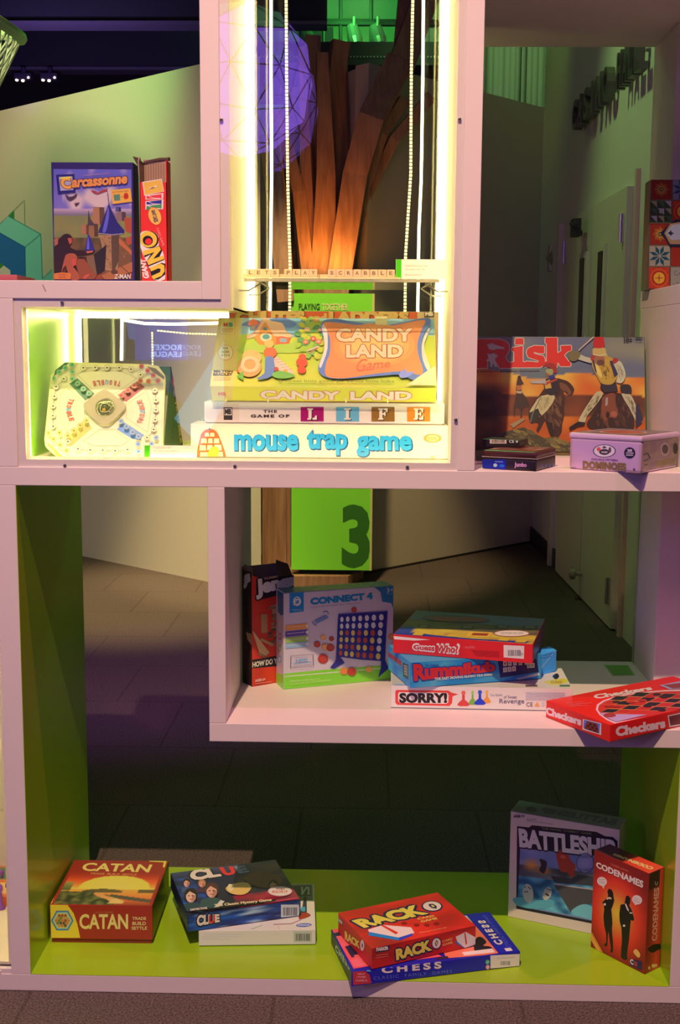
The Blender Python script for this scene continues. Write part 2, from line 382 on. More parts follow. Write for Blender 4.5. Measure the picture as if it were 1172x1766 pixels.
class Box:
    """a game box: pose and size, with faces front/top/left/right to print on"""
    def __init__(s, x, y, z, th, w, d, h, tilt=0.0, L=(1, 1, 1)):
        s.e = Vector((math.cos(th), math.sin(th), 0)); n = Vector((-math.sin(th), math.cos(th), 0)); up = Vector((0, 0, 1))
        s.nn = n*math.cos(tilt)-up*math.sin(tilt); s.u = up*math.cos(tilt)+n*math.sin(tilt)
        s.O = Vector((x, y, z)); s.w, s.d, s.h = w, d, h; s.L = L; s.mb = MB()
    def P(s, a, b, c): return s.O+s.e*(s.w*a)+s.nn*(s.d*b)+s.u*(s.h*c)
    def body(s, col, bev=.0012, z0=0.0, z1=1.0, inset=0.0, mb=None, mi=0):
        mb = mb or s.mb; l = lin(col); c = tuple(min(.9, l[i]/s.L[i]) for i in range(3))
        O = s.P(0, 0, z0)+s.e*inset+s.nn*inset
        mb.obox(O, s.e*(s.w-2*inset), s.nn*(s.d-2*inset), s.u*(s.h*(z1-z0)), c, mi, bev)
    def face(s, which, k=None, z0=0.0, mb=None, mi=0):
        mb = mb or s.mb
        if which == 'front': a = (s.P(0, 0, z0), s.e*s.w, s.u*s.h*(1-z0), -s.nn)
        if which == 'top': a = (s.P(0, 0, 1), s.e*s.w, s.nn*s.d, s.u)
        if which == 'left': a = (s.P(0, 1, z0), -s.nn*s.d, s.u*s.h*(1-z0), -s.e)
        if which == 'right': a = (s.P(1, 0, z0), s.nn*s.d, s.u*s.h*(1-z0), s.e)
        return Face(mb, *a, s.L, k, mi=mi)
    def base(s): return s.P(.5, .5, 0)

# ================================================================== THE ROOM
mb = MB(); mb.box((-9, -9, -.05), (9, 12, 0)); structure(mb.build('floor', CARPET, (0, 0, 0)))
mb = MB(); mb.box((-9, -9, 4.45), (9, 12, 4.55)); structure(mb.build('ceiling', pmat('dark_ceiling', (.03, .032, .03), .9), (0, 0, 4.45)))
mb = MB(); mb.box((-9, 11, 0), (9, 11.1, 4.45)); structure(mb.build('wall_back', pmat('dark_wall', (.10, .075, .085), .8), (0, 11, 0)))
mb = MB(); mb.box((-9, -9, 0), (9, -8.9, 4.45)); structure(mb.build('wall_front', MATS['dark_wall'], (0, -9, 0)))
# angled white partition with a painted geometric mural
PA, PB = Vector((-2.55, 6.30, 0)), Vector((.03, 4.073, 0))
wd = (PB-PA).normalized(); wn = Vector((wd.y, -wd.x, 0))
mb = MB(); mb.obox(PA, PB-PA, -wn*.1, Vector((0, 0, 2.81)), (.72, .73, .62))
LW = (.78, .74, .50)
F = Face(mb, PA, PB-PA, Vector((0, 0, 2.81)), wn, LW, lambda x, y: (x, y), step=6e-4)
F.c = lambda col: tuple(min(.85, lin(col)[i]/(.50, .50, .26)[i]) for i in range(3))
k8 = K(8.8333, 0, 300)
def PX(l): return [k8(*p) for p in l]
F.poly(PX([(-300, 1180), (-300, 900), (0, 760), (140, 640), (610, 900), (630, 915), (655, 1590), (800, 1460), (800, 2200), (-300, 2200)]), (100, 178, 160))
F.poly(PX([(-300, 1050), (0, 890), (392, 1115), (405, 2200), (-300, 2200)]), (34, 92, 120))
F.poly(PX([(-300, 1560), (0, 1350), (62, 1400), (0, 1460), (-300, 1700)]), (52, 120, 34))
F.poly(PX([(-300, 1700), (0, 1455), (65, 1395), (165, 1470), (170, 2200), (-300, 2200)]), (205, 198, 145))
F.poly(PX([(140, 635), (220, 555), (222, 685)]), (44, 115, 45))
G1 = (95, 130, 80)
F.line(PX([(-200, 940), (0, 765), (380, 395), (385, 770)]), .7, G1)
F.line(PX([(140, 640), (630, 912), (392, 1112), (0, 888)]), .7, (50, 115, 95))
F.line(PX([(632, 912), (655, 1590), (800, 1455)]), .7, (50, 120, 105))
F.line(PX([(392, 1112), (405, 1700)]), .5, (40, 100, 100))
structure(mb.build('wall_left', [PAINTED], PA))
# centre partition
CA, CB = Vector((.66, 4.579, 0)), Vector((1.806, 5.80, 0))
cdv = (CB-CA).normalized(); cn = Vector((cdv.y, -cdv.x, 0))
CW = pmat('center_wall_paint', (.56, .54, .44), .7, noise_amt=.03, nscale=3)
mb = MB(); mb.obox(CA, CB-CA, -cn*.1, Vector((0, 0, 2.88))); structure(mb.build('wall_center', CW, CA))
mb = MB(); mb.obox(CA, Vector((-.50, .95, 0)), Vector((.05, .08, 0)), Vector((0, 0, 2.88))); structure(mb.build('wall_center', CW, CA))
mb = MB(); mb.obox(CA+cn*.012, CB-CA, -cn*.012, Vector((0, 0, .012))); structure(mb.build('baseboard_center', BLACK, CA))
# right wall with double doors
DA, DB = Vector((1.806, 5.80, 0)), Vector((1.87, 2.60, 0))
dd = (DB-DA).normalized(); dn = Vector((dd.y, -dd.x, 0))
if dn.x > 0: dn = -dn
mb = MB(); mb.obox(DA-dn*.12, DB-DA, dn*.12, Vector((0, 0, 4.2))); structure(mb.build('wall_right', PAINTW, DA))
def dw(t, z, o=0.0): return DA+dd*t+dn*o+Vector((0, 0, z))
ty = lambda y: (5.80-y)/abs(dd.y)
mb = MB(); mb.obox(dw(0, 0, 0), dd*(ty(4.70)), dn*.014, Vector((0, 0, .11))); structure(mb.build('baseboard_right', BLACK, dw(0, 0)))
DOORW = pmat('door_paint', (.70, .66, .56), .5, noise_amt=.02)
SLOT = pmat('door_slot_glass', (.03, .025, .02), .15)
def leaf(y0, y1, sy0, sy1, name, knob):
    mb = MB(); mb.obox(dw(ty(y0), .01, 0), dd*(ty(y1)-ty(y0)), dn*.03, Vector((0, 0, 2.03)))
    d = structure(mb.build(name, DOORW, dw(ty(y0), 0)))
    m2 = MB(); a, b = ty(sy0), ty(sy1)
    m2.obox(dw(a, 1.02, .03), dd*(b-a), dn*.012, Vector((0, 0, .80)), mi=0)
    m2.obox(dw(a+.05, 1.05, .03), dd*(b-a-.1), dn*.016, Vector((0, 0, .74)), mi=1)
    wf = m2.build('window_slot', [DOORW, SLOT], dw(a, 1), d)
    return d
d1 = leaf(4.70, 3.98, 4.24, 4.03, 'door_1', 1)
d2 = leaf(3.96, 3.22, 3.78, 3.58, 'door_2', 0)
m2 = MB()
m2.tube([dw(ty(4.24), 1.93, .03), dw(ty(4.16), 1.97, .10), dw(ty(4.02), 1.95, .10)], .012); m2.box(tuple(dw(ty(4.12), 1.90, .085)-Vector((.02, .05, 0))), tuple(dw(ty(4.12), 1.90, .085)+Vector((.02, .05, .09))))
m2.build('door_closer', DARKMETAL, dw(ty(4.2), 1.95), d1)
def hinge(y, z, par, w=.035):
    m = MB(); m.obox(dw(ty(y), z, .031), dd*w, dn*.006, Vector((0, 0, .125)), (.5, .5, .5)); m.tube([dw(ty(y)+w/2, z, .042), dw(ty(y)+w/2, z+.125, .042)], .009)
    m.build('hinge', METAL, dw(ty(y), z), par)
for z in (.12, 1.80): hinge(3.29, z, d2)
hinge(4.69, 1.80, d1)
m = MB(); m.lathe([(.012, 0), (.012, .03), (.03, .04), (.03, .06), (.01, .068)], dw(ty(3.92), .14, .03), dn); m.build('door_stop', METAL, dw(ty(3.92), .14), d2)
mb = MB(); mb.obox(dw(ty(3.13), 0, 0), dd*.03, dn*.02, Vector((0, 0, 2.10))); structure(mb.build('trim_1', pmat('jamb_pink_lit', (.72, .52, .42), .5), dw(ty(3.2), 0)))  # pink light on the jamb edge put into its colour
mb = MB(); mb.obox(dw(ty(4.96), 0, 0), dd*.05, dn*.035, Vector((0, 0, 2.05))); structure(mb.build('trim_2', DOORW, dw(ty(4.96), 0)))
# wall-mounted metal lettering (foreshortened words over the doors)
LETR = pmat('cast_letter_metal', (.16, .15, .15), .35, .7)
def walltext(s, y0, y1, z0, z1, label):
    n = len(s); wdt = (ty(y1)-ty(y0))/n
    for i, ch in enumerate(s):
        vs, fs = glyphs(ch, .03); xs = [v[0] for v in vs]; ys = [v[1] for v in vs]
        a0 = ty(y0)+wdt*i; m = MB()
        lo, hi = min(xs), max(xs); W = wdt*.78 if ch != 'I' else wdt*.3
        def P(v, o): return dw(a0+(v[0]-lo)/(hi-lo)*W+(0 if ch != 'I' else wdt*.25), z0+(v[1]-min(ys))/(max(ys)-min(ys))*(z1-z0), o)
        f0 = [P(v, .06) for v in vs]; m.mesh(f0, fs)
        from collections import Counter
        ec = Counter(); 
        for f in fs:
            for q in range(len(f)): e = (f[q], f[(q+1) % len(f)]); ec[tuple(sorted(e))] += 1
        for e, cc in ec.items():
            if cc == 1: m.face([P(vs[e[0]], .06), P(vs[e[1]], .06), P(vs[e[1]], .02), P(vs[e[0]], .02)])
        m.mesh([P(v, .02) for v in vs], fs)
        m.obox(dw(a0+W*.4, (z0+z1)/2, 0), dd*.012, dn*.02, Vector((0, 0, .012)))
        o = m.build('wall_letter', LETR, dw(a0, z0, 0))
        tag(o, label % (('first', 'second', 'third', 'fourth', 'fifth', 'sixth')[i], ch), 'sign letter', 'metal letters of the sign above the doors')
walltext('CASINO', 4.47, 3.55, 2.49, 2.65, 'dark metal wall letter, the %s (%s) of the far word above the doors')
walltext('HALL', 3.40, 2.95, 2.49, 2.65, 'green-lit metal wall letter, the %s (%s) of the near word above the doors')
# exit side wall plate
m = MB(); m.lathe([(.0, 0), (.05, .0), (.055, .01), (.0, .04)], dw(ty(5.33), 1.88, 0), dn); m.obox(dw(ty(5.36), 1.80, 0), dd*.06, dn*.02, Vector((0, 0, .16)))
tag(m.build('wall_bell', METAL, dw(ty(5.33), 1.88)), 'small pale wall fixture left of the far door', 'wall fixture')
# hanging green-lit drape and high wall
mb = MB(); n = 60; x0, x1 = .9, 3.6
for i in range(n):
    a, b = x0+(x1-x0)*i/n, x0+(x1-x0)*(i+1)/n
    f = lambda q: 7.4+.03*math.sin(q*17)+.012*math.sin(q*41)
    mb.face([(a, f(a), 2.2), (b, f(b), 2.2), (b, f(b), 4.4), (a, f(a), 4.4)])
mb2 = MB(); mb2.v, mb2.f, mb2.c, mb2.m = mb.v, mb.f, mb.c, mb.m
o = mb.build('stage_curtain', pmat('curtain_fabric', (.42, .45, .36), .9), (2.2, 7.4, 2.2), smooth=True)
md = o.modifiers.new('thick', 'SOLIDIFY'); md.thickness = .01
tag(o, 'pale green-lit curtain hanging above the low back wall', 'curtain')
for (x, yy) in ((1.47, 7.0), (2.05, 6.9)):
    m = MB(); m.tube([(x, yy, 2.3), (x-.01, yy, 4.4)], .013); tag(m.build('hanging_cable', DARKMETAL, (x, yy, 2.3)), 'thin dark cable hanging before the green curtain, '+('nearest the white post' if x < 1.6 else 'in the corner by the doors'), 'cable')
# ceiling beams with purple-lit lower lips
BEAM = pmat('beam_paint', (.06, .065, .07), .7); LIP = pmat('beam_lip', (.22, .2, .24), .6)
for i, y in enumerate((5.7, 6.6, 8.0)):
    mb = MB(); mb.box((-6, y, 3.62), (.35, y+.12, 3.95), mi=0); mb.box((-6, y-.03, 3.60), (.35, y+.15, 3.625), mi=1)
    structure(mb.build('trim_%d' % (3+i), [BEAM, LIP], (-3, y, 3.6)))
mb = MB(); mb.box((-6, 9.2, 0), (.2, 9.3, 3.0)); structure(mb.build('wall_far', pmat('plum_wall', (.16, .10, .11), .8), (-3, 9.2, 0)))
# twin spotlights under the last beam
BULB = emat('lamp_glow', (1, .80, .70), 2.2)
def triplelamp(px, py, y, label, group):
    P = onY(px, py, y); base = Vector((P.x, P.y, 3.60))
    e = empty('ceiling_spotlight', base, label, 'ceiling light', group)
    m = MB(); m.tube([base, base+Vector((0, 0, -.06))], .02); m.box((P.x-.07, P.y-.04, 3.50), (P.x+.07, P.y+.06, 3.55)); hs = m.build('housing', pmat('lamp_body', (.14, .12, .22), .4, .4), base, e)
    for dx, dz in ((-.05, 0), (0, -.005), (.05, .02)):
        m = MB(); c = Vector((P.x+dx, P.y-.05, 3.49+dz)); m.lathe([(.0, 0), (.008, 0), (.013, .03), (.0, .035)], c, (0, 1, .3), 12); m.build('bulb', BULB, c, hs)
triplelamp(41, 140, 7.9, 'small triple spotlight under the beam, nearer the left edge', 'spotlights under the beam')
triplelamp(86, 138, 7.9, 'small triple spotlight under the beam, nearer the white post', 'spotlights under the beam')
# woven basket lamp
e = empty('hoop_net', (-1.42, 4.0, 2.7), 'green-lit woven hoop net hanging in the top left corner', 'net')
c0 = Vector((-1.42, 4.0, 3.02)); ax = Vector((.42, 0, .9)).normalized(); u = Vector((0, 1, 0)); v = ax.cross(u)
m = MB(); ring = [c0+(u*math.cos(a)+v*math.sin(a))*.33 for a in [2*PI*i/40 for i in range(41)]]
m.tube(ring, .03, 8, caps=False); m.build('rim', pmat('green_padding', (.35, .62, .28), .7, nscale=80, noise_amt=.3), e.location, e)
m = MB()
for i in range(30):
    for sg in (-1, 1):
        pts = []
        for q in range(9):
            t = q/8; a = 2*PI*(i/30)+sg*t*.7; r = .33*(1-t*.52)
            pts.append(c0+(u*math.cos(a)+v*math.sin(a))*r-Vector((.12*t, 0, .62*t)))
        m.tube(pts, .006, 4, caps=False)
m.build('netting', pmat('net_cord', (.42, .55, .40), .8), e.location, e)
# high green-lit lighting grid seen through the case
e = empty('lighting_grid', (.6, 7.4, 3.9), 'dark pipe grid with stage lights against the green-lit wall', 'lighting grid')
m = MB(); z1 = onY(600, 38, 7.4).z
m.tube([(-.4, 7.4, z1), (1.6, 7.4, z1-.01)], .028); m.tube([(-.4, 7.4, z1+.22), (1.6, 7.4, z1+.22)], .03)
for px in (558, 587, 640):
    x = onY(px, 20, 7.4).x; m.tube([(x, 7.4, z1-.35), (x, 7.4, 4.44)], .014)
m.build('pipe', DARKMETAL, e.location, e)
for px in (527, 610, 651):
    P = onY(px, 52, 7.3); m = MB(); m.tube([P+Vector((0, 0, .10)), P+Vector((0, 0, .03))], .012)
    m.lathe([(.0, 0), (.05, .0), (.06, .05), (.045, .16), (.0, .18)], P+Vector((.02, 0, -.11)), (-.25, .3, 1), 14); m.build('stage_light', pmat('stage_light_body', (.25, .25, .25), .35, .5), P, e)
mb = MB(); mb.box((-.6, 8.3, 3.0), (3.0, 8.4, 4.45)); structure(mb.build('wall_high', pmat('high_wall_paint', (.45, .6, .4), .8), (1, 8.3, 3)))
# dark soffit with small downlights
zz = onY(600, 72, 6.6).z
mb = MB(); mb.box((-.35, 6.6, zz-.16), (1.35, 8.0, zz), mi=0)
for i in range(60): mb.box((-.2+i*.024, 6.59, zz-.11), (-.19+i*.024, 6.6, zz-.10), mi=1)
structure(mb.build('trim_6', [pmat('soffit_paint', (.035, .045, .035), .8), pmat('soffit_trim', (.3, .4, .32), .5)], (.5, 6.6, zz)))
mb = MB(); mb.box((-.45, 9.0, 0), (1.75, 9.1, 4.0)); structure(mb.build('wall_inner', pmat('olive_wall', (.06, .065, .04), .8), (.6, 9, 0)))
for (px, py, y, r) in ((616, 100, 6.9, .05), (602, 118, 7.6, .028), (612, 154, 8.4, .034), (503, 258, 8.4, .04), (545, 276, 8.6, .025)):
    P = onY(px, py, y); m = MB(); m.lathe([(.0, -.01), (r, -.01), (r*1.25, .0), (r*1.25, .012), (.0, .012)], P, (0, -.5, -1), 18, mi=0); 
    m.tube([P+Vector((0, 0, .01)), Vector((P.x, P.y, 4.4 if y > 8 else zz-.1))], .004, 5, mi=1)
    tag(m.build('pendant_downlight', [BULB, DARKMETAL], P), {616: 'largest bright round downlight above the wooden tree', 602: 'small downlight just below the largest one', 612: 'round bright downlight against the olive wall', 503: 'flat bright downlight left of the wooden tree', 545: 'tiny downlight among the left planks'}[px], 'downlight', 'downlights behind the glass case')

# ---- plank tree with uplights behind the green kiosk
tr = empty('plank_tree', (.40, 4.45, 0), 'tall wooden tree sculpture of rough planks, lit orange from below', 'sculpture')
def plank(p0, p1, w0, w1, y, th=.06, bend=None, twist=.3):
    a = onY(p0[0], p0[1], y); b = onY(p1[0], p1[1], y+.15)
    pts = [a] + ([onY(q[0], q[1], y+.07) for q in bend] if bend else []) + [b]
    m = MB(); n = len(pts); S = 2039.24/(y+2.256)
    prev = None
    vs = []; fs = []
    for i, p in enumerate(pts):
        t = (pts[min(i+1, n-1)]-pts[max(i-1, 0)]).normalized(); sx = Vector((t.z, 0, -t.x)).normalized()
        wd_ = (w0+(w1-w0)*i/(n-1))/S/2; sx = (sx+Vector((0, twist, 0))).normalized()
        bk = Vector((-sx.y, sx.x, 0))*-th
        bk = Vector((sx.y*-1, abs(sx.x), 0)).normalized()*th
        vs += [p-sx*wd_, p+sx*wd_, p+sx*wd_+bk, p-sx*wd_+bk]
    for i in range(n-1):
        for k in range(4): fs.append((i*4+k, i*4+(k+1) % 4, i*4+4+(k+1) % 4, i*4+4+k))
    fs += [(3, 2, 1, 0), tuple((n-1)*4+k for k in range(4))]
    m.mesh(vs, fs); m.build('plank', WOOD, pts[0], tr)
plank((556, 520), (556, 90), 46, 18, 4.42, bend=[(562, 300)], twist=.15)
plank((584, 520), (584, 90), 30, 20, 4.62, bend=[(588, 300)], twist=-.25)
plank((530, 520), (540, 60), 30, 26, 4.58, bend=[(532, 300)], twist=.1)
plank((578, 520), (690, 100), 40, 46, 4.36, bend=[(612, 300), (640, 200)], twist=-.1)
plank((690, 120), (755, -60), 44, 42, 4.52, twist=.2)
plank((690, 120), (705, -60), 30, 28, 4.56, twist=-.2)
plank((590, 500), (700, 170), 14, 20, 4.47, bend=[(632, 320), (660, 230)], twist=.3)
plank((597, 470), (745, 165), 12, 20, 4.52, bend=[(628, 350), (680, 240)], twist=.2)
plank((537, 500), (520, 80), 24, 12, 4.45, bend=[(528, 300)], twist=-.2)
plank((549, 520), (590, 70), 14, 30, 4.60, bend=[(560, 280)], twist=.4)
plank((545, 470), (573, 90), 26, 10, 4.66, bend=[(575, 300)], twist=.1)
plank((536, 520), (478, 190), 22, 22, 4.40, bend=[(515, 330)], twist=.3)
plank((492, 520), (462, 230), 28, 34, 4.20, bend=[(480, 380)], twist=-.1)
plank((505, 520), (505, 150), 20, 26, 4.75, twist=.3)
for px in (533, 552, 575, 598):
    P = onY(px, 468, 4.22); m = MB(); m.lathe([(.0, 0), (.02, 0), (.028, .05), (.02, .055), (.0, .05)], P-Vector((0, 0, .09)), (0, .2, 1), 14)
    o = m.build('uplight', DARKMETAL, P, tr)
    spot('uplight_lamp', P+Vector((0, -.03, -.03)), P+Vector((0, .18, .20)), 4.6 if px != 575 else 10, (1, .30, .03), 100, .02, 1.0)
spot('uplight_lamp', (-.02, 4.0, 1.2), (-.05, 4.3, 2.2), 7, (1, .36, .10), 60, .02, .8)
m = MB(); P0 = onZ(490, 1001, .0)
pts = [onZ(px, py, 0) for px, py in ((448, 1000), (480, 1012), (600, 1012), (626, 997), (622, 975), (455, 965))]
m.prism(pts, (0, 0, .06)); m.build('plinth', WOOD, (.40, 4.4, 0), tr)
a = onY(452, 960, 4.42); b = onY(493, 960, 4.42)
m = MB(); m.box((a.x, 4.42, .06), (b.x, 4.50, 1.0), mi=0); m.box((b.x, 4.44, .06), (b.x+.025, 4.52, 1.0), mi=0); m.build('post', WOOD, (a.x, 4.42, .06), tr)
# green kiosk
kx0, kx1 = onY(502, 900, 4.22).x, onY(641.5, 900, 4.22).x; kz0 = onY(570, 983, 4.22).z; kz1 = onY(570, 506, 4.22).z
kio = empty('info_kiosk', ((kx0+kx1)/2, 4.22, .0), 'lime green kiosk panel with a big dark number 3', 'kiosk')
m = MB(); gl = lambda t: (.16, .50, .03)
m.box((kx0, 4.22, kz0), (kx1, 4.27, kz1), (.22, .86, .045))
F = Face(m, (kx0, 4.22, kz0), (kx1-kx0, 0, 0), (0, 0, kz1-kz0), (0, -1, 0), (1, 1, 1), lambda x, y: (x, y), step=6e-4)
F.text('3', (589, 870, 638, 979), (48, 118, 30), bold=.04)
F.text('PLAYING', (515, 523.5, 551, 535), (25, 60, 25), bold=.02)
F.text('TOGETHER', (555, 523.5, 600, 535), (235, 225, 180), bold=.02)
m.build('panel', cmat('kiosk_panel', .5), kio.location, kio)
m = MB(); m.box((kx1-.012, 4.212, kz0), (kx1, 4.22, kz1), (.6, .7, .2)); m.build('edge_trim', pmat('kiosk_trim', (.6, .68, .25), .5), kio.location, kio)
m = MB(); m.box((kx0+.04, 4.28, .06), (kx1-.06, 4.40, kz0+.3)); m.build('stand', DARKMETAL, kio.location, kio)

# ---- things on the visitors' side that show as reflections in the glass
P = onY(413, 138, 5.2); dc = Vector((P.x, -P.y+.008, P.z))
bm = bmesh.new(); bmesh.ops.create_icosphere(bm, subdivisions=2, radius=.465)
m = MB(); st = MB(); rr = random.Random(5)
for f in bm.faces:
    vs = [Vector(v.co) for v in f.verts]; c = sum(vs, Vector())/3
    z = c.z/.465; sh_ = rr.uniform(.75, 1.1)
    m.face([dc+v*.985 for v in vs], (1, 1, 1), mi=0 if z < .45 + rr.uniform(-.2, .2) else 1)
for e_ in bm.edges: st.tube([dc+Vector(v.co) for v in e_.verts], .004, 5)
bm.free()
dome = empty('geodesic_dome', dc-Vector((0, 0, .465)), 'purple glowing geodesic globe mirrored in the upper glass', 'lamp')
m.build('globe', [emat('dome_purple', (.30, .14, 1.0), 5.0), emat('dome_teal', (.08, .55, .30), 1.6)], dome.location, dome)
st.build('strut', DARKMETAL, dome.location, dome)
m = MB(); m.tube([dc+Vector((0, 0, .465)), Vector((dc.x, dc.y, 4.45))], .01); m.build('cable', DARKMETAL, dome.location, dome)
def mirr(px, py, y): P = onY(px, py, y); return Vector((P.x, -P.y+.008, P.z))
yv = 5.0; a = mirr(232, 548, yv); b = mirr(322, 622, yv)
m = MB(); m.box((a.x, a.y-.05, b.z), (b.x, a.y, a.z), (.0, .02, .9), 0)
scrn = empty('arcade_screen', (a.x, a.y-.05, b.z), 'blue glowing screen mirrored in the lower left glass', 'screen')
m.build('display', emat('screen_blue', (.01, .05, .8), 3.2), scrn.location, scrn)
for i, (t_, y0_, y1_) in enumerate((('ROCKET', 594, 604), ('LEAGUE', 606, 616))):
    vs, fs = glyphs(t_, .03); xs = [v[0] for v in vs]; ys = [v[1] for v in vs]; A = mirr(313, y1_, yv); B = mirr(260, y0_, yv)
    m = MB(); m.mesh([(A.x+(v[0]-min(xs))/(max(xs)-min(xs))*(B.x-A.x), a.y+.004, A.z+(v[1]-min(ys))/(max(ys)-min(ys))*(B.z-A.z)) for v in vs], fs)
    m.build('lettering', emat('screen_letters', (.35, .55, 1), 9), scrn.location, scrn)
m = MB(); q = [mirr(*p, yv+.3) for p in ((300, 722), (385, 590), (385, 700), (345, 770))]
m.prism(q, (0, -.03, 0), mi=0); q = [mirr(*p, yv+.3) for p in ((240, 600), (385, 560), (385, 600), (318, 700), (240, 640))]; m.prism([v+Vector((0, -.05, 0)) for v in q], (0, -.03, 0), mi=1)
tag(m.build('hanging_banner', [emat('banner_teal_glow', (.04, .30, .48), 6), emat('banner_navy_glow', (.01, .03, .13), 6)], q[0]), 'teal and navy banner mirrored beside the slanted game board', 'banner')  # banner given its own glow so its reflection shows in the glass
m = MB(); q = [mirr(*p, 5.6) for p in ((216, 548), (262, 548), (246, 590), (222, 584))]
m.prism(q, (0, -.03, 0)); tag(m.build('light_panel', emat('panel_blue', (.05, .2, .9), 2.5), q[0]), 'small blue light panel mirrored near the top of the lower glass', 'light panel')

# ================================================================== THE SHELF
D = .5127
ZF, ZS0, ZS1, ZC, ZR, ZT0, ZT = .037, .5373, .5747, 1.0455, 1.0818, 1.4018, 1.4357
shelf = empty('display_shelf', (.45, .25, 0), 'large white open shelving unit with lime green lower bay', 'shelving unit')
def part(name, boxes, mat, mb=None):
    m = mb or MB()
    for a, b in boxes: m.box(a, b)
    o = m.build(name, mat, boxes[0][0] if boxes else (0, 0, 0), shelf)
    md = o.modifiers.new('bevel', 'BEVEL'); md.width = .0012; md.segments = 2
    return o
X1 = 1.345
part('base_board', [((-.60, 0, 0), (X1, D, ZF-.001))], WHITE)
part('shelf_board', [((-.60, 0, ZC), (1.62, D, ZR))], WHITE)
part('shelf_board', [((.371, 0, ZS0), (1.62, D, ZS1))], WHITE)
part('shelf_board', [((-.60, 0, ZT0), (.3641, D, ZT))], WHITE)
part('upright', [((-.041, 0, ZF-.001), (-.0008, D, ZC))], WHITE)
part('upright', [((1.3008, 0, ZF-.001), (X1, D, ZS0))], WHITE)
part('upright', [((.371, 0, ZS1), (.4043, D, ZC))], WHITE)
part('upright', [((-.25, 0, ZR), (.005, D, ZT0))], WHITE)
part('upright', [((.3641, 0, ZT0), (.3997, D, 2.5))], WHITE)
part('upright', [((.8507, 0, ZR), (.8839, D, 2.5))], WHITE)
part('upright', [((1.316, .30, ZS1), (1.62, D, ZC))], WHITE)
part('upright', [((1.300, 0, ZR), (1.62, D, ZT-.03))], WHITE)
part('shelf_board', [((1.300, .0, ZT-.03), (1.62, D, ZT+.009)), ((1.356, D, ZT-.03), (1.62, .72, ZT+.009))], WHITE)
part('shelf_board', [((.8839, 0, 2.032), (1.62, .72, 2.07))], WHITE)
part('upright', [((1.356, .50, ZT+.009), (1.40, .72, 2.032))], WHITE)
GEDGE = pmat('green_edge', (.30, .55, .22), .4)
tag(part('edge_strip', [((1.3145, D-.018, ZS1), (1.316, D, ZC))], GEDGE), 'thin green edge strip')
tag(part('edge_strip', [((1.2985, D-.018, ZR), (1.300, D, ZT-.03))], GEDGE), 'thin green edge strip')
# lime liner of the bottom bay
m = MB(); m.box((0, .0, ZF-.001), (1.30, D, ZF)); tag(m.build('bay_liner', LIME, (0, 0, ZF), shelf), 'lime green floor of the bottom bay')
m = MB(); m.box((-.0008, .0, ZF), (0, D, ZC)); tag(m.build('bay_liner', LIME, (0, 0, ZF), shelf), 'lime green left side of the bottom bay')
m = MB(); m.box((1.30, .0, ZF), (1.3008, D, ZS0)); tag(m.build('bay_liner', LIME, (1.3, 0, ZF), shelf), 'lime green right side of the bottom bay')
# square inset at the back of the middle shelf
q = [Vector(p) for p in ((1.243, .383, ZS1), (1.296, .39, ZS1), (1.30, .478, ZS1), (1.241, .478, ZS1))]
m = MB(); m.prism(q, (0, 0, .0008), mi=1); c = sum(q, Vector())/4
m.prism([c+(p-c)*.86 for p in q], (0, 0, .0014), mi=0)
m.build('square_inset', [pmat('inset_green', (.12, .42, .05), .4), GEDGE], q[0], shelf)  # plain green square plate with a lighter rim
# scuffs on the shelf front
m = MB(); m.tube([(.063, -.0004, 1.428), (.066, -.0004, 1.421), (.0685, -.0004, 1.416)], .0008, 5); m.build('scuff_mark', pmat('scuff', (.35, .28, .28), .8), (.06, 0, 1.42), shelf)

# ================================================================== THE LIT CASE
case = empty('display_case', (.43, .2, ZR), 'L-shaped glass display case edged with bright yellow-white light strips', 'display case')
def cpart(name, mb, mat, label=None):
    o = mb.build(name, mat, case.location, case)
    if label: o['label'] = label
    return o
OUT = [(.0052, ZR+.0002), (.8505, ZR+.0002), (.8505, 2.5), (.3999, 2.5), (.3999, ZT0-.0002), (.0052, ZT0-.0002)]
INN = [(.020, 1.096), (.8375, 1.096), (.8375, 2.5), (.4165, 2.5), (.4165, 1.3865), (.020, 1.3865)]
m = MB()
for i in range(6):
    j = (i+1) % 6
    if i == 2: continue
    a, b, c, d = OUT[i], OUT[j], INN[j], INN[i]
    m.prism([(a[0], .004, a[1]), (b[0], .004, b[1]), (c[0], .004, c[1]), (d[0], .004, d[1])], (0, .012, 0))
cpart('face_frame', m, WHITE)
YB = .415
def wall(i, mat, name, th=.003):
    j = (i+1) % 6; a, b = INN[i], INN[j]; m = MB()
    A = Vector((a[0], .016, a[1])); B = Vector((b[0], .016, b[1])); nrm = Vector((B.z-A.z, 0, A.x-B.x)).normalized()
    m.obox(A, B-A, Vector((0, YB-.016, 0)), nrm*th); return cpart(name, m, mat)
wall(0, CREAM, 'case_floor'); wall(1, CREAM, 'side_wall'); wall(3, CREAM, 'side_wall'); wall(4, CREAM, 'case_top'); wall(5, LIMEGLOSS, 'side_wall')['label'] = 'glossy lime green side wall'
# thin yellow front edge of the liner
m = MB(); I2 = [(.0245, 1.1005), (.833, 1.1005), (.833, 2.5), (.421, 2.5), (.421, 1.382), (.0245, 1.382)]
for i in range(6):
    if i == 2: continue
    j = (i+1) % 6
    m.prism([(INN[i][0], .016, INN[i][1]), (INN[j][0], .016, INN[j][1]), (I2[j][0], .020, I2[j][1]), (I2[i][0], .020, I2[i][1])], (0, .002, 0))
cpart('glazing_bead', m, CREAM)
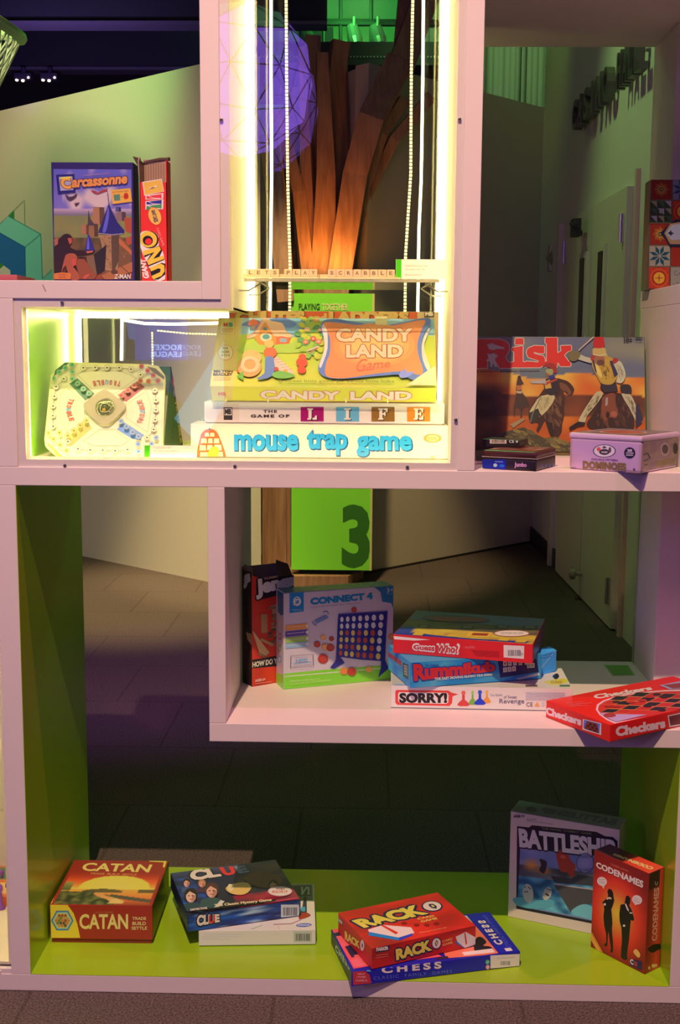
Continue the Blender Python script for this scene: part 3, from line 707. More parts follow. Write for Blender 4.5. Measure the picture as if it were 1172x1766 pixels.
# back frame and light strips
B0 = INN; wdt = .006
BI = [(.020+wdt, 1.096+wdt), (.8375-wdt, 1.096+wdt), (.8375-wdt, 2.5), (.4165+wdt, 2.5), (.4165+wdt, 1.3865-wdt), (.020+wdt, 1.3865-wdt)]
m = MB()
for i in range(6):
    if i == 2: continue
    j = (i+1) % 6
    m.prism([(B0[i][0], YB-.012, B0[i][1]), (B0[j][0], YB-.012, B0[j][1]), (BI[j][0], YB-.012, BI[j][1]), (BI[i][0], YB-.012, BI[i][1])], (0, .012, 0))
cpart('back_frame', m, CREAM)
def strip(pts, wd_, y, mat, th=.004, name='led_or_reflection_strip'):
    m = MB()
    for a, b in zip(pts[:-1], pts[1:]):
        A, B = Vector((a[0], y, a[1])), Vector((b[0], y, b[1])); t = (B-A).normalized(); s_ = Vector((-t.z, 0, t.x))*wd_/2
        m.prism([A-s_, B-s_, B+s_, A+s_], (0, th, 0))
    return cpart(name, m, mat)
LW_ = .0095
x0, x1, xl, zt, zb = .020+.0155, .8375-.0075, .4165+.0058, 1.3865-.0062, 1.096+.0155
strip([(x0, zb), (x0, zt+.005)], LW_, YB-.03, LED)
strip([(x0, zt), (xl, zt)], LW_, YB-.03, LED)
strip([(xl, zt), (xl, 2.5)], LW_, YB-.03, LED)
strip([(x1, zb), (x1, 2.5)], LW_+.002, YB-.03, LED)
fy = .0225   # strips along the inside front edge of the case
for (a_, b_) in (((.0205, 1.0965), (.837, 1.0965)), ((.837, 1.0965), (.837, 2.5)), ((.417, 2.5), (.417, 1.3865)), ((.417, 1.386), (.0205, 1.386)), ((.0205, 1.386), (.0205, 1.0965))):
    A_, B_ = Vector((a_[0], fy, a_[1])), Vector((b_[0], fy, b_[1])); n_ = Vector((B_.z-A_.z, 0, A_.x-B_.x)).normalized()
    m = MB(); m.obox(A_-n_*.0022, B_-A_, Vector((0, .010, 0)), n_*.002); cpart('led_or_reflection_strip', m, LEDF)
def pxs(l, y): return [(onY(px, py, y).x, onY(px, py, y).z) for px, py in l]
yy = YB-.012  # thin strips: LED reflections in the back pane, modelled as glowing strips
strip(pxs([(467, -30), (467, 120), (468, 300), (466, 460), (465, 545)], yy), .0062, yy, LED_REFL)
strip(pxs([(730, -30), (729, 120), (727, 250), (726, 310), (722, 400), (720, 545)], yy), .0062, yy, LED_REFL)
strip(pxs([(210, 549), (209, 622)], yy), .0062, yy, LED_REFL)
strip(pxs([(213, 552), (250, 558), (300, 559), (390, 557)], yy), .0062, yy, LED_REFL)
def beads(l, y, n, sz=.0030):  # glowing dots standing in for the reflected rows of LEDs
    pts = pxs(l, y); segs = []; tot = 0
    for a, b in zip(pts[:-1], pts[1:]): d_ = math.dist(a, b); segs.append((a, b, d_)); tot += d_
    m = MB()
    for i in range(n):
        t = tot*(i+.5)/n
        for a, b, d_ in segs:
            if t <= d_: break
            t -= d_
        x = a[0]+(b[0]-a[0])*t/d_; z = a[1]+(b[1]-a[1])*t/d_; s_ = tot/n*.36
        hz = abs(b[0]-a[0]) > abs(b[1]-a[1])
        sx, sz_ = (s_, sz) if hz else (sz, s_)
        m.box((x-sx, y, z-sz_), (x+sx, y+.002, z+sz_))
    o = cpart('reflected_bead_strip', m, BEAD_REFL); return o
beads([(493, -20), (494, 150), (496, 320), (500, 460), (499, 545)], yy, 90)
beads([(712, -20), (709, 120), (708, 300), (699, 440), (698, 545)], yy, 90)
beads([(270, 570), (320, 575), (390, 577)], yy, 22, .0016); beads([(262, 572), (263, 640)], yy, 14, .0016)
# panes
m = MB(); m.prism([(p[0], .0015, p[1]) for p in OUT], (0, .0022, 0)); cpart('front_pane', m, PANE)
m = MB(); m.prism([(p[0], YB+.001, p[1]) for p in B0], (0, .003, 0)); cpart('back_pane', m, PANE2)
# screws
def screw(px, py):
    P = onY(px, py, .001); m = MB(); m.lathe([(.0, 0), (.0032, 0), (.0036, .001), (.0030, .003), (.0, .0034)], P+Vector((0, .001, 0)), (0, -1, 0), 12); m.box((P.x-.0022, -.0030, P.z-.0004), (P.x+.0022, -.0022, P.z+.0004), mi=1)
    o = m.build('screw', [METAL, DARKMETAL], P, case, smooth=False)
for p in ((381.5, 206), (792, 205), (107, 521), (112, 802.5), (405, 804), (702, 805.5), (785.5, 724)): screw(*p)
# glass shelf inside the case
gz = 1.4470
m = MB(); m.box((.4345, .09, gz-.007), (.8155, YB-.03, gz)); o = cpart('glass_shelf', m, CLEAR)
m = MB(); m.box((.4345, .0885, gz-.0065), (.8155, .0899, gz-.0005)); cpart('shelf_edge', m, pmat('edge_acrylic', (.42, .40, .30), .25, noise_amt=.25, nscale=60))
for (xx, sg) in ((.4195, 1), (.8345, -1)):
    for y_ in (.13, .33):
        m = MB(); m.tube([(xx, y_, gz-.022), (xx+sg*.02, y_, gz-.022), (xx+sg*.045, y_, gz-.0072)], .0016, 6); cpart('shelf_pin', m, METAL)

# neighbouring lit case at the far left
nc = empty('display_case', (-.25, .2, ZF), 'narrow sliver of a second warmly lit case at the left edge', 'display case')
m = MB(); m.box((-.60, .02, .046), (-.046, .45, .052), (1, 1, 1)); m.build('case_floor', CREAM, nc.location, nc)
m = MB(); m.box((-.60, .44, .05), (-.046, .45, 1.04)); m.build('back_wall', CREAM, nc.location, nc)
m = MB(); m.box((-.049, .012, .052), (-.0415, .44, 1.04)); m.build('side_wall', CREAM, nc.location, nc)
m = MB(); m.box((-.60, .002, ZF), (-.0415, .012, .046), mi=0); m.box((-.60, -.001, ZF-.0005), (-.062, .010, .0425), mi=0); m.build('face_frame', WHITE, nc.location, nc)
m = MB(); m.box((-.60, .40, .98), (-.06, .42, 1.0)); m.build('led_or_reflection_strip', LED, nc.location, nc)
m = MB(); m.box((-.60, .05, .98), (-.06, .07, 1.0)); m.build('led_or_reflection_strip', LED, nc.location, nc)
m = MB(); m.box((-.60, .06, .36), (-.052, .42, .366)); m.build('glass_shelf', CLEAR, nc.location, nc)
m = MB(); m.box((-.60, .003, .046), (-.042, .006, 1.04)); m.build('front_pane', PANE, nc.location, nc)
VIOLET = pmat('violet_plastic', (.30, .10, .55), .3)
for i, (px, py, h) in enumerate(((4, 1530, .045), (14, 1556, .05), (2, 1567, .06))):
    P = onZ(px, py, .052); P.x = min(P.x, -.062)
    m = MB(); s_ = h
    m.lathe([(.0, 0), (.010, 0), (.010, .004), (.004, .010), (.003, h*.7), (.0055, h*.74), (.005, h*.9), (.0, h)], P, (0, 0, 1), 16)
    tag(m.build('game_pawn', VIOLET, P, smooth=True), ['violet plastic pawn farthest back in the left lit case', 'violet plastic pawn half hidden by the white post', 'tall violet plastic pawn nearest in the left lit case'][i], 'game piece', 'violet pawns in the left case')
m = MB(); m.box((-.40, .26, .052), (-.075, .42, .075), lin((225, 120, 60)))
F = Face(m, (-.40, .26, .075), (.325, 0, 0), (0, .16, 0), (0, 0, 1), (1, 1, 1), lambda x, y: (x, y)); F.rect(.05, .55, .98, .95, (90, 140, 90), uv=True); F.rect(.05, .1, .98, .45, (235, 200, 120), uv=True)
tag(m.build('board_game_box', CARD, (-.24, .34, .052)), 'orange and green flat game box in the left lit case', 'board game')

# ================================================================== THE GAMES
LB = (.52, .34, .20)      # light level the printed inks were matched under: bottom bay
LM = (.76, .50, .34)      # middle bay
LR = (.62, .40, .33)      # right upper bay
LT = (.62, .42, .36)      # top left bay
LC = (1.35, 1.15, .50)    # inside the lit case
def lidded(x, y, z, th, w, d, h, L, label, bodycol, traycol, lid_h0=.13, group=None, tilt=0, inset=.003):
    B = Box(x, y, z, th, w, d, h, tilt, L)
    e = empty('board_game_box', B.base(), label, 'board game', group)
    t = MB(); B.body(traycol, .0008, 0, .9, inset, mb=t); t.build('box_tray', CARD, B.base(), e)
    B.body(bodycol, .0012, lid_h0, 1.0)
    B.e_ = e; B.z0 = lid_h0
    return B
def finish(B, mat=None, name='lid'):
    return B.mb.build(name, mat or CARD, B.base(), B.e_)
def single(x, y, z, th, w, d, h, L, label, bodycol, tilt=0, bev=.0012, cat='board game', name='board_game_box'):
    B = Box(x, y, z, th, w, d, h, tilt, L); B.body(bodycol, bev); B.info = (name, label, cat); return B
def finish1(B, mat=None, group=None):
    o = B.mb.build(B.info[0], mat or CARD, B.base()); return tag(o, B.info[1], B.info[2], group)
def head(F, cx, cy, r, skin=(150, 104, 74), hair=(50, 34, 28), body=(60, 60, 70), bw=1.5):
    F.poly([(cx-r*bw, cy+r*2.7), (cx-r*bw*.9, cy+r*1.5), (cx-r*.4, cy+r*1.0), (cx+r*.4, cy+r*1.0), (cx+r*bw*.9, cy+r*1.5), (cx+r*bw, cy+r*2.7)], body)
    F.ell(cx, cy-r*.12, r*1.12, r*1.22, hair, keep=False); F.ell(cx, cy+r*.1, r*.8, r*1.0, skin)
    F.poly([(cx-r*.82, cy-r*.1), (cx-r*.2, cy-r*.75), (cx+r*.82, cy-r*.2), (cx+r*.8, cy-r*.8), (cx, cy-r*1.15), (cx-r*.8, cy-r*.8)], hair)
    F.poly([(cx+r*.15, cy-r*.2), (cx+r*.75, cy), (cx+r*.6, cy+r*.8), (cx, cy+r*1.05), (cx+r*.2, cy+r*.4)], tuple(int(q*.72) for q in skin))
    F.line([(cx-r*.5, cy), (cx-r*.15, cy+r*.02)], r*.14, (60, 38, 30)); F.line([(cx+r*.15, cy+r*.02), (cx+r*.5, cy)], r*.14, (60, 38, 30)); F.line([(cx-r*.2, cy+r*.58), (cx+r*.22, cy+r*.56)], r*.13, (120, 56, 46))

# ---------------------------------------------------------------- red box with setting sun
B = lidded(.0065, .128, ZF, .011, .2203, .2242, .0875, LB, 'dark red game box with a setting sun picture on its lid', (128, 32, 18), (105, 28, 16), .11)
k = K(5.327, 80, 1470)
F = B.face('front', k, .11)
F.poly([(5, 470), (195, 475), (250, 560), (285, 660), (310, 785), (5, 785)], (208, 150, 32))
hexp = lambda cx, cy, rx, ry: [(cx-rx, cy), (cx-rx*.52, cy-ry), (cx+rx*.52, cy-ry), (cx+rx, cy), (cx+rx*.52, cy+ry), (cx-rx*.52, cy+ry)]
F.poly(hexp(146, 626, 104, 91), (60, 95, 100)); F.poly(hexp(146, 626, 88, 76), (120, 150, 140)); F.poly(hexp(146, 626, 78, 68), (170, 135, 50))
rr = random.Random(2)
for i, (ry, nn) in enumerate(((-46, 3), (-23, 4), (0, 5), (23, 4), (46, 3))):
    for j in range(nn):
        F.poly(hexp(146+(j-(nn-1)/2)*28, 626+ry, 14, 13), rr.choice([(120, 60, 30), (90, 90, 40), (150, 110, 50), (70, 60, 40), (160, 90, 40)]), keep=(j > 0))
F.text('CATAN', (303, 565, 750, 705), (214, 160, 70), bold=.03)
F.text('KLAUS TEUBER', (452, 541, 612, 560), (160, 85, 35))
for i, t_ in enumerate(('TRADE', 'BUILD', 'SETTLE')): F.text(t_, ((790, 790, 782)[i], (592, 636, 680)[i], (916, 914, 925)[i], (620, 668, 710)[i]), (208, 150, 75), bold=.02)
F = B.face('top', k)
def catan_top(a, b):
    base = ramp([(0, (120, 45, 20)), (.12, (178, 80, 30)), (.25, (205, 110, 35)), (.36, (205, 130, 45)), (.5, (190, 70, 25)), (.62, (150, 40, 20)), (.72, (125, 30, 18)), (1, (122, 30, 18))], b)
    d_ = math.hypot((a-.55)/.36, (b-.36)/.28)
    if d_ < 1 and b > .34 and b < .66: base = mixc((196, 170, 60), (190, 150, 45), d_)
    if .34 < b < .37: base = mixc(base, (205, 150, 50), .6)
    n = nz(a, b, 6, 1)
    if b < .30:
        land = .30-.12*a+.05*math.sin(a*7)+n*.05
        river = abs(a-(.50+.30*(.26-b)+.08*math.sin(b*20)))
        if river < .05+.3*(.25-b)*.4 and b > .04: base = mixc((205, 150, 70), (190, 110, 50), n+.5)
        elif b < land-.02 and a < .62: base = mixc((40, 42, 20), (95, 85, 35), nz(a, b, 16, 3)+.5)
        elif a > .55 and abs(b-.16+.25*(a-.7)) < .035: base = (70, 60, 35)
    if .27 < b < .36 and (abs(a-.45) < .2 and b < .315+.03*math.cos((a-.45)*9) or a > .8 and b < .34): base = mixc(base, (62, 56, 28), .85)
    if b < .50 and a < .12 and b > .3: base = mixc((60, 70, 30), (140, 110, 45), (b-.3)/.2)
    if a < .035 or a > .965 or b < .012: base = (125, 30, 18)
    return base
F.paint(catan_top, 70, 70)
F.text('CATAN', [(320, 170), (940, 185), (975, 112), (345, 95)], (205, 148, 66), bold=.03)
F.text('TRADE  BUILD  SETTLE', [(400, 202), (825, 214), (832, 198), (406, 186)], (165, 110, 50), bold=.02)
F.poly([(945, 72), (1104, 80), (1085, 140), (1068, 138), (1078, 92), (950, 86)], (205, 150, 45))
F.poly([(10, 470), (70, 405), (60, 440), (48, 470)], (205, 150, 40))
F = B.face('right', k, .11)
F.paint(lambda a, b: mixc((70, 45, 15), (38, 30, 12), a+nz(a, b, 5)*.5), 12, 12)
finish(B)

# ---------------------------------------------------------------- white box under the mystery game
B = lidded(.3273, .1232, ZF, .0646, .2507, .22, .036, LB, 'white game box lying under the dark blue mystery game', (176, 158, 120), (120, 100, 80), .06)
k = K(4.1857, 280, 1475)
F = B.face('front', k, .06); F.barcode(945, 548, 1078, 628, (150, 136, 104), (55, 48, 38))
F.line([(300, 572), (580, 570)], 3, (160, 142, 112)); F.line([(285, 588), (560, 588)], 3, (160, 142, 112)); F.line([(280, 604), (490, 606)], 3, (160, 142, 112))
F = B.face('top', k)
F.poly([(900, 215), (1082, 208), (1086, 325), (930, 330)], (100, 84, 62)); F.poly([(940, 222), (1070, 218), (1074, 292), (950, 298)], (52, 44, 40))
F.text('V!', [(968, 288), (1066, 284), (1060, 226), (1000, 228)], (150, 132, 100), bold=.06)
F.poly([(1020, 300), (1040, 300), (1042, 440), (1000, 440)], (40, 34, 40)); F.poly([(1000, 375), (1030, 372), (1030, 405), (1002, 408)], (60, 120, 140))
F.poly([(990, 420), (1040, 415), (1070, 435), (1030, 455), (985, 462)], (130, 40, 24), smooth=3)
F.line([(1000, 465), (930, 495), (800, 500)], 4, (120, 60, 60)); F.line([(830, 500), (845, 540)], 3, (190, 120, 40)); F.line([(720, 505), (640, 535)], 3, (110, 130, 60))
F.ell(1020, 505, 56, 13, (60, 70, 120), rot=-.05); F.text('CARDINAL', (975, 499, 1066, 511), (190, 180, 160), bold=.03)
finish(B)

# ---------------------------------------------------------------- mystery game
B = lidded(.3052, .115, ZF+.0362, .335, .2505, .2155, .0384, LB, 'dark blue mystery game box with portraits, lying askew on a white box', (22, 24, 40), (30, 28, 34), .05)
F = B.face('front', k, .05)
F.paint(lambda a, b: mixc(mixc((14, 22, 46), (26, 62, 104), nz(a, b, 4)+.45+.3*math.sin(a*5)), (150, 150, 130), max(0, nz(a, b, 5, 4)*1.6-abs(a-.62)*1.1+.15)), 50, 10)
F.text('CLUE', [(248, 512), (412, 480), (410, 424), (250, 432)], (205, 190, 165), bold=.08, out=(16, 16, 28), ow=.12)
F.text('U', [(334, 494), (378, 484), (376, 428), (336, 434)], (170, 34, 28), bold=.08)
F.barcode(855, 355, 985, 448, (158, 146, 120), (40, 34, 34))
F = B.face('top', k)
def clue_top(a, b):
    c = ramp([(0, (24, 20, 26)), (.4, (30, 26, 34)), (.75, (22, 24, 40)), (1, (52, 54, 64))], b)
    if a < .3 and .2 < b < .85: c = mixc(c, (30, 66, 120), max(0, nz(a, b, 6)+.3))
    if a > .55: c = mixc(c, (110, 70, 50), max(0, nz(a, b, 4, 5)+.25))
    if a > .45 and b < .3: c = mixc(c, (130, 26, 34), max(0, .5+nz(a, b, 5, 8)))
    return c
F.paint(clue_top, 50, 40)
F.text('CL', [(205, 186), (425, 150), (380, 95), (200, 108)], (205, 190, 165), bold=.10, out=(10, 10, 16), ow=.08)
F.text('U', [(452, 150), (530, 134), (505, 82), (410, 92)], (180, 34, 28), bold=.10)
F.text('E', [(555, 134), (625, 122), (590, 76), (520, 84)], (110, 105, 100), bold=.10)
F.poly([(590, 160), (700, 120), (830, 150), (860, 200), (760, 240), (640, 215)], (86, 50, 34), smooth=4)
head(F, 175, 202, 26, (190, 120, 90), (40, 24, 20), (50, 60, 80)); head(F, 285, 208, 24, (180, 110, 80), (150, 90, 50), (60, 30, 40))
head(F, 800, 222, 32, (150, 92, 62), (24, 16, 16), (130, 26, 34), 1.9)
head(F, 205, 298, 44, (196, 128, 92), (30, 20, 18), (34, 52, 44), 1.9); head(F, 355, 262, 46, (190, 120, 88), (64, 34, 24), (40, 60, 48), 1.9)
F.poly([(420, 330), (370, 385), (395, 392), (450, 340)], (170, 160, 150)); F.poly([(520, 210), (610, 205), (640, 245), (590, 290), (500, 285), (455, 245)], (180, 132, 60), smooth=3)
F.poly([(480, 215), (520, 230), (500, 265), (470, 255)], (206, 165, 90), smooth=3)
F.poly([(735, 345), (960, 310), (995, 325), (960, 340), (740, 366)], (150, 34, 52))
F.ell(848, 267, 88, 36, (170, 120, 110)); F.ell(848, 267, 80, 31, (196, 176, 152)); F.text('YOU', (815, 243, 880, 258), (120, 40, 34), bold=.05); F.text('SOLVE IT', (790, 262, 905, 280), (170, 70, 60), bold=.04)
F.poly([(205, 405), (300, 395), (780, 330), (822, 320), (815, 338), (760, 350), (290, 408), (210, 415)], (14, 12, 14))
F.text('The Classic Mystery Game', [(375, 386), (790, 343), (786, 320), (372, 362)], (196, 172, 96), bold=.04)
F.text('DETECTIVE', [(205, 410), (325, 396), (320, 382), (200, 396)], (196, 184, 160), bold=.05)
F = B.face('left', k, .05); F.text('CLUE', [(40, 275), (75, 310), (72, 250), (38, 205)], (180, 60, 50), bold=.08)
finish(B)

# ---------------------------------------------------------------- chess set
B = lidded(.6575, -.0269, ZF, .2627, .3623, .1811, .0326, LB, 'blue chess box lying flat with a red card game box on top', (24, 22, 92), (20, 18, 60), .04)
k1, k2 = K(5.86, 560, 1530), K(6.894, 740, 1560)
F = B.face('front', k1, .04)
F.poly([(280, 835), (330, 832), (400, 845), (450, 885), (470, 970), (285, 990)], (150, 36, 34), smooth=0)
F.text('AGE 6+', (325, 868, 405, 884), (190, 110, 100), bold=.04); F.text('2 PLAYERS', (320, 898, 412, 916), (190, 110, 100), bold=.03); F.text('CLASSIC 8', (310, 932, 425, 952), (190, 110, 100), bold=.03)
F.poly([(420, 815), (450, 820), (466, 852), (420, 850)], (90, 140, 190))
k5 = K(2.93, 540, 1500); F.k = k5
F.text('CHESS', [(345, 524), (648, 498), (646, 462), (344, 488)], (205, 190, 190), bold=.05, space=1.5)
F.text('CLASSIC  FAMILY  GAMES', [(305, 556), (700, 520), (699, 504), (304, 540)], (80, 82, 150), bold=.0, space=1.3)
F.k = k2
F.rect(725, 585, 1080, 760, (178, 158, 128)); F.barcode(830, 655, 975, 730, (178, 158, 128), (90, 80, 70))
F.line([(800, 640), (1010, 622)], 8, (150, 132, 108)); F.ell(690, 682, 24, 28, (50, 130, 80)); F.ell(692, 742, 24, 28, (190, 110, 90)); F.line([(680, 755), (704, 728)], 6, (220, 200, 180)); F.line([(678, 694), (702, 670)], 6, (200, 210, 190))
F = B.face('top', k2)
F.k = k1
F.poly([(45, 430), (560, 300), (1180, 700), (430, 800), (290, 825)], (190, 60, 50))
for i, (x_, y_) in enumerate([(60, 470), (150, 560), (230, 650), (110, 500), (200, 600), (290, 690)]):
    F.poly([(x_, y_), (x_+95, y_-22), (x_+140, y_+42), (x_+40, y_+62)], (30, 26, 40) if i % 2 == 0 else (196, 70, 62))
F.poly([(255, 735), (345, 720), (420, 792), (300, 812)], (205, 76, 70))
F.k = k2
F.poly([(380, 140), (455, 130), (820, 580), (640, 605), (200, 640), (100, 400)], (196, 84, 50))
F.poly([(380, 140), (455, 132), (515, 225), (480, 215)], (150, 180, 140))
F.poly([(560, 400), (620, 390), (680, 450), (640, 490), (720, 500), (760, 550), (560, 560), (530, 500)], (30, 20, 22), smooth=3)
F.poly([(385, 570), (750, 525), (780, 570), (415, 608)], (205, 150, 150)); F.poly([(230, 640), (80, 660), (100, 625), (215, 615)], (40, 26, 30))
F.poly([(440, 132), (700, 112), (1092, 568), (835, 583)], (26, 24, 98))
F.text('CHESS', [(798, 485), (570, 195), (655, 190), (888, 472)], (205, 192, 180), bold=.06, space=1.5)
F.text('CLASSIC FAMILY GAMES', [(925, 512), (632, 132), (668, 134), (985, 508)], (74, 74, 150), space=1.2)
F.poly([(890, 525), (965, 518), (990, 552), (912, 560)], (170, 165, 190))
F = B.face('left', k1, .04)
F.paint(lambda a, b: mixc((46, 50, 46), (30, 34, 36), nz(a, b, 5)+.5), 16, 4)
F.poly([(40, 500), (75, 570), (78, 610), (42, 575)], (130, 40, 30))
F.text('CHESS', [(105, 640), (250, 845), (252, 775), (108, 575)], (160, 150, 110), bold=.05, space=1.3)
finish(B)

# ---------------------------------------------------------------- red card game on the chess box
B = lidded(.6975, -.0184, ZF+.0328, .4461, .242, .166, .0461, LB, 'red card game box with yellow letters, on top of the blue chess box', (158, 28, 20), (120, 26, 18), .04)
F = B.face('top', k1)
F.paint(lambda a, b: mixc((172, 30, 20), (120, 22, 16), max(0, nz(a, b, 3)+.2)+(.4 if (a+b) < .35 else 0)), 24, 20)
YEL = (214, 158, 48); NVY = (24, 22, 40)
def racko(F, q, col=YEL): F.text('RACK', q, col, bold=.09, out=NVY, ow=.10)
racko(F, [(400, 412), (1045, 268), (920, 178), (272, 340)])
F.ell(1082, 195, 108, 56, NVY, rot=.02); F.ell(1082, 193, 92, 46, (196, 180, 150), rot=.02); F.poly([(1050, 172), (1092, 170), (1130, 195), (1128, 220), (1082, 214), (1048, 190)], NVY); F.poly([(1068, 183), (1090, 181), (1112, 200), (1088, 204)], (200, 155, 60))
F.poly([(435, 432), (590, 382), (870, 408), (905, 465), (745, 515), (445, 455)], (190, 165, 180))
F.poly([(445, 455), (745, 512), (880, 470), (885, 490), (750, 542), (440, 490)], (26, 90, 130)); F.poly([(745, 512), (885, 470), (885, 492), (750, 542)], (34, 44, 190))
F.poly([(555, 385), (590, 385), (742, 462), (715, 480)], (170, 30, 24))
for i in range(9): F.poly([(600+i*32, 383+i*2.6), (616+i*32, 390+i*2.6), (628+i*32, 386+i*2.6)], (150, 26, 20), keep=(i > 0))
F.text('CARD', [(940, 334), (1110, 300), (1096, 284), (930, 316)], (205, 150, 60), bold=.03); F.text('GAME', [(975, 362), (1140, 326), (1124, 308), (962, 342)], (205, 150, 60), bold=.03)
for (x_, y_) in ((800, 368), (925, 386), (1030, 386), (1125, 372)): F.ell(x_, y_, 30, 14, (110, 16, 14))
F.text('Players race to sort their cards', [(960, 474), (1230, 420), (1226, 406), (958, 458)], (190, 130, 70))
F = B.face('front', k1, .04)
F.paint(lambda a, b: mixc((156, 26, 20), (112, 20, 16), max(0, nz(a, b, 3, 4)+.3)), 24, 8)
F.poly([(512, 608), (652, 586), (650, 640), (514, 664)], NVY); F.text('PARKER', [(520, 650), (642, 630), (641, 597), (519, 612)], (190, 175, 190), bold=.08)
F.line([(515, 692), (640, 672)], 5, (196, 90, 60)); F.line([(508, 716), (636, 695)], 5, (196, 90, 60))
racko(F, [(722, 738), (1078, 635), (1060, 530), (715, 628)])
F.ell(1125, 565, 50, 62, NVY, rot=.15); F.ell(1125, 565, 42, 52, (190, 175, 160), rot=.15); F.poly([(1108, 568), (1126, 530), (1142, 556), (1124, 602)], NVY); F.poly([(1117, 567), (1126, 545), (1134, 558), (1125, 586)], (200, 155, 60))
F.k = k2
F.text('CARD', [(155, 450), (272, 420), (268, 390), (150, 425)], (205, 130, 60), bold=.02); F.text('GAME', [(155, 492), (275, 460), (272, 432), (155, 464)], (205, 130, 60), bold=.02)
F.poly([(310, 380), (430, 322), (552, 385), (545, 470), (420, 520), (330, 440)], (168, 158, 150)); F.poly([(300, 420), (420, 515), (520, 480), (515, 515), (412, 572), (310, 455)], (30, 80, 150)); F.poly([(412, 335), (426, 332), (445, 460), (428, 478)], (150, 30, 26))
F = B.face('left', k1, .04); F.poly([(126, 298), (182, 345), (182, 388), (128, 340)], NVY); F.text('PARKER', [(130, 338), (178, 380), (178, 350), (130, 306)], (180, 165, 175), bold=.06)
F.text('RACK', [(205, 530), (352, 620), (350, 550), (203, 440)], YEL, bold=.09, out=(110, 30, 20), ow=.06); F.ell(379, 588, 20, 56, (185, 170, 165)); F.poly([(372, 588), (380, 562), (387, 588), (380, 620)], NVY)
finish(B)

# ---------------------------------------------------------------- naval combat game
B = single(1.0072, .2857, ZF, -.4036, .243, .0709, .2505, (.50, .36, .26), 'white naval combat game box standing behind the red spy box', (150, 132, 112))
k = K(5.581, 870, 1370)
F = B.face('front', k)
F.paint(lambda a, b: (172, 146, 120), 4, 4)
F.poly([(118, 305), (232, 318), (262, 296), (880, 360), (965, 402), (1040, 410), (1085, 450), (1086, 1240), (1020, 1275), (825, 1240), (110, 1100)], (24, 20, 30))
F.poly([(148, 520), (700, 572), (1066, 608), (1066, 1200), (830, 1215), (115, 1072), (125, 990)], (92, 96, 116))
def sea(a, b):
    if b > .72: c = mixc((86, 92, 118), (110, 108, 128), nz(a, b, 5)+.4)
    elif b > .52: c = mixc((48, 46, 46), (92, 86, 82), nz(a, b, 9, 2)+.45)
    else: c = mixc((24, 60, 84), (84, 140, 138), nz(a, b, 9, 6)+.42+(.52-b)*.3)
    d_ = math.hypot((a-.13)/.12, (b-.74)/.14); c = mixc((190, 110, 34), c, d_) if d_ < 1 else c
    d_ = math.hypot((a-.26)/.10, (b-.66)/.07); c = mixc((176, 92, 30), c, d_) if d_ < 1 else c
    return c
F.paint(sea, 60, 50, quad=[(122, 1068), (1066, 1240), (1066, 612), (148, 522)])
F.poly([(335, 620), (395, 640), (405, 680), (380, 760), (330, 730), (350, 680)], (36, 30, 32), smooth=3)
F.poly([(440, 780), (640, 810), (700, 770), (1066, 820), (1066, 900), (480, 850)], (44, 44, 46))
F.poly([(470, 868), (1066, 948), (1066, 962), (700, 1100), (636, 1140)], (58, 52, 50)); F.line([(470, 862), (1066, 945)], 12, (130, 120, 105)); F.poly([(640, 1142), (700, 1075), (780, 1056), (860, 1085), (1066, 1150), (1066, 1240), (830, 1205)], (88, 140, 136), smooth=3)
F.poly([(80, 1000), (180, 990), (300, 1020), (440, 1010), (480, 1050), (420, 1090), (250, 1100), (110, 1060)], (70, 124, 122), smooth=3)
F.ell(225, 952, 50, 92, (150, 140, 118), rot=-.12); F.ell(408, 954, 40, 66, (142, 134, 112), rot=.35)
F.ell(196, 938, 7, 9, (40, 30, 30), n=8); F.ell(216, 936, 7, 9, (40, 30, 30), n=8, keep=True); F.line([(186, 896), (206, 886)], 8, (40, 30, 30)); F.line([(226, 886), (250, 912)], 8, (40, 30, 30))
F.ell(410, 966, 22, 9, (50, 36, 34), rot=.5); F.line([(400, 904), (446, 922)], 7, (40, 30, 30))
F.poly([(496, 560), (540, 530), (590, 548), (640, 640), (680, 680), (672, 740), (668, 780), (640, 798), (600, 750), (540, 740), (510, 660)], (140, 44, 30), smooth=4)
F.ell(560, 600, 26, 18, (168, 66, 44), rot=.3)
F.text('THE NAVAL COMBAT GAME', [(350, 334), (835, 388), (838, 368), (352, 312)], (96, 92, 60), bold=.02)
F.text('BATTLESHIP', [(145, 505), (1065, 618), (1062, 440), (134, 325)], (172, 156, 150), bold=.07, out=(24, 20, 30), ow=.06)
F.ell(775, 660, 84, 98, (40, 38, 48)); F.ell(775, 660, 78, 92, (112, 108, 128)); F.text('MISSION', (715, 580, 835, 610), (40, 36, 48)); F.text('PLANET', (725, 712, 835, 742), (40, 36, 48)); F.ell(775, 658, 46, 36, (124, 112, 130))
F.text('AGES 7+', (85, 196, 192, 222), (50, 44, 60), bold=.04); F.text('2 PLAYERS', (215, 232, 305, 246), (70, 60, 75)); F.text('GAME INCLUDES MARKERS', [(215, 256), (465, 290), (466, 282), (215, 246)], (70, 60, 75))
F = B.face('top', k)
F.paint(lambda a, b: (84, 90, 70), 2, 2)
F.text('BATTLESHIP', [(1060, 300), (330, 170), (370, 125), (1092, 242)], (58, 66, 54), bold=.06); F.ell(255, 145, 55, 26, (52, 58, 48), rot=.15)
finish1(B)

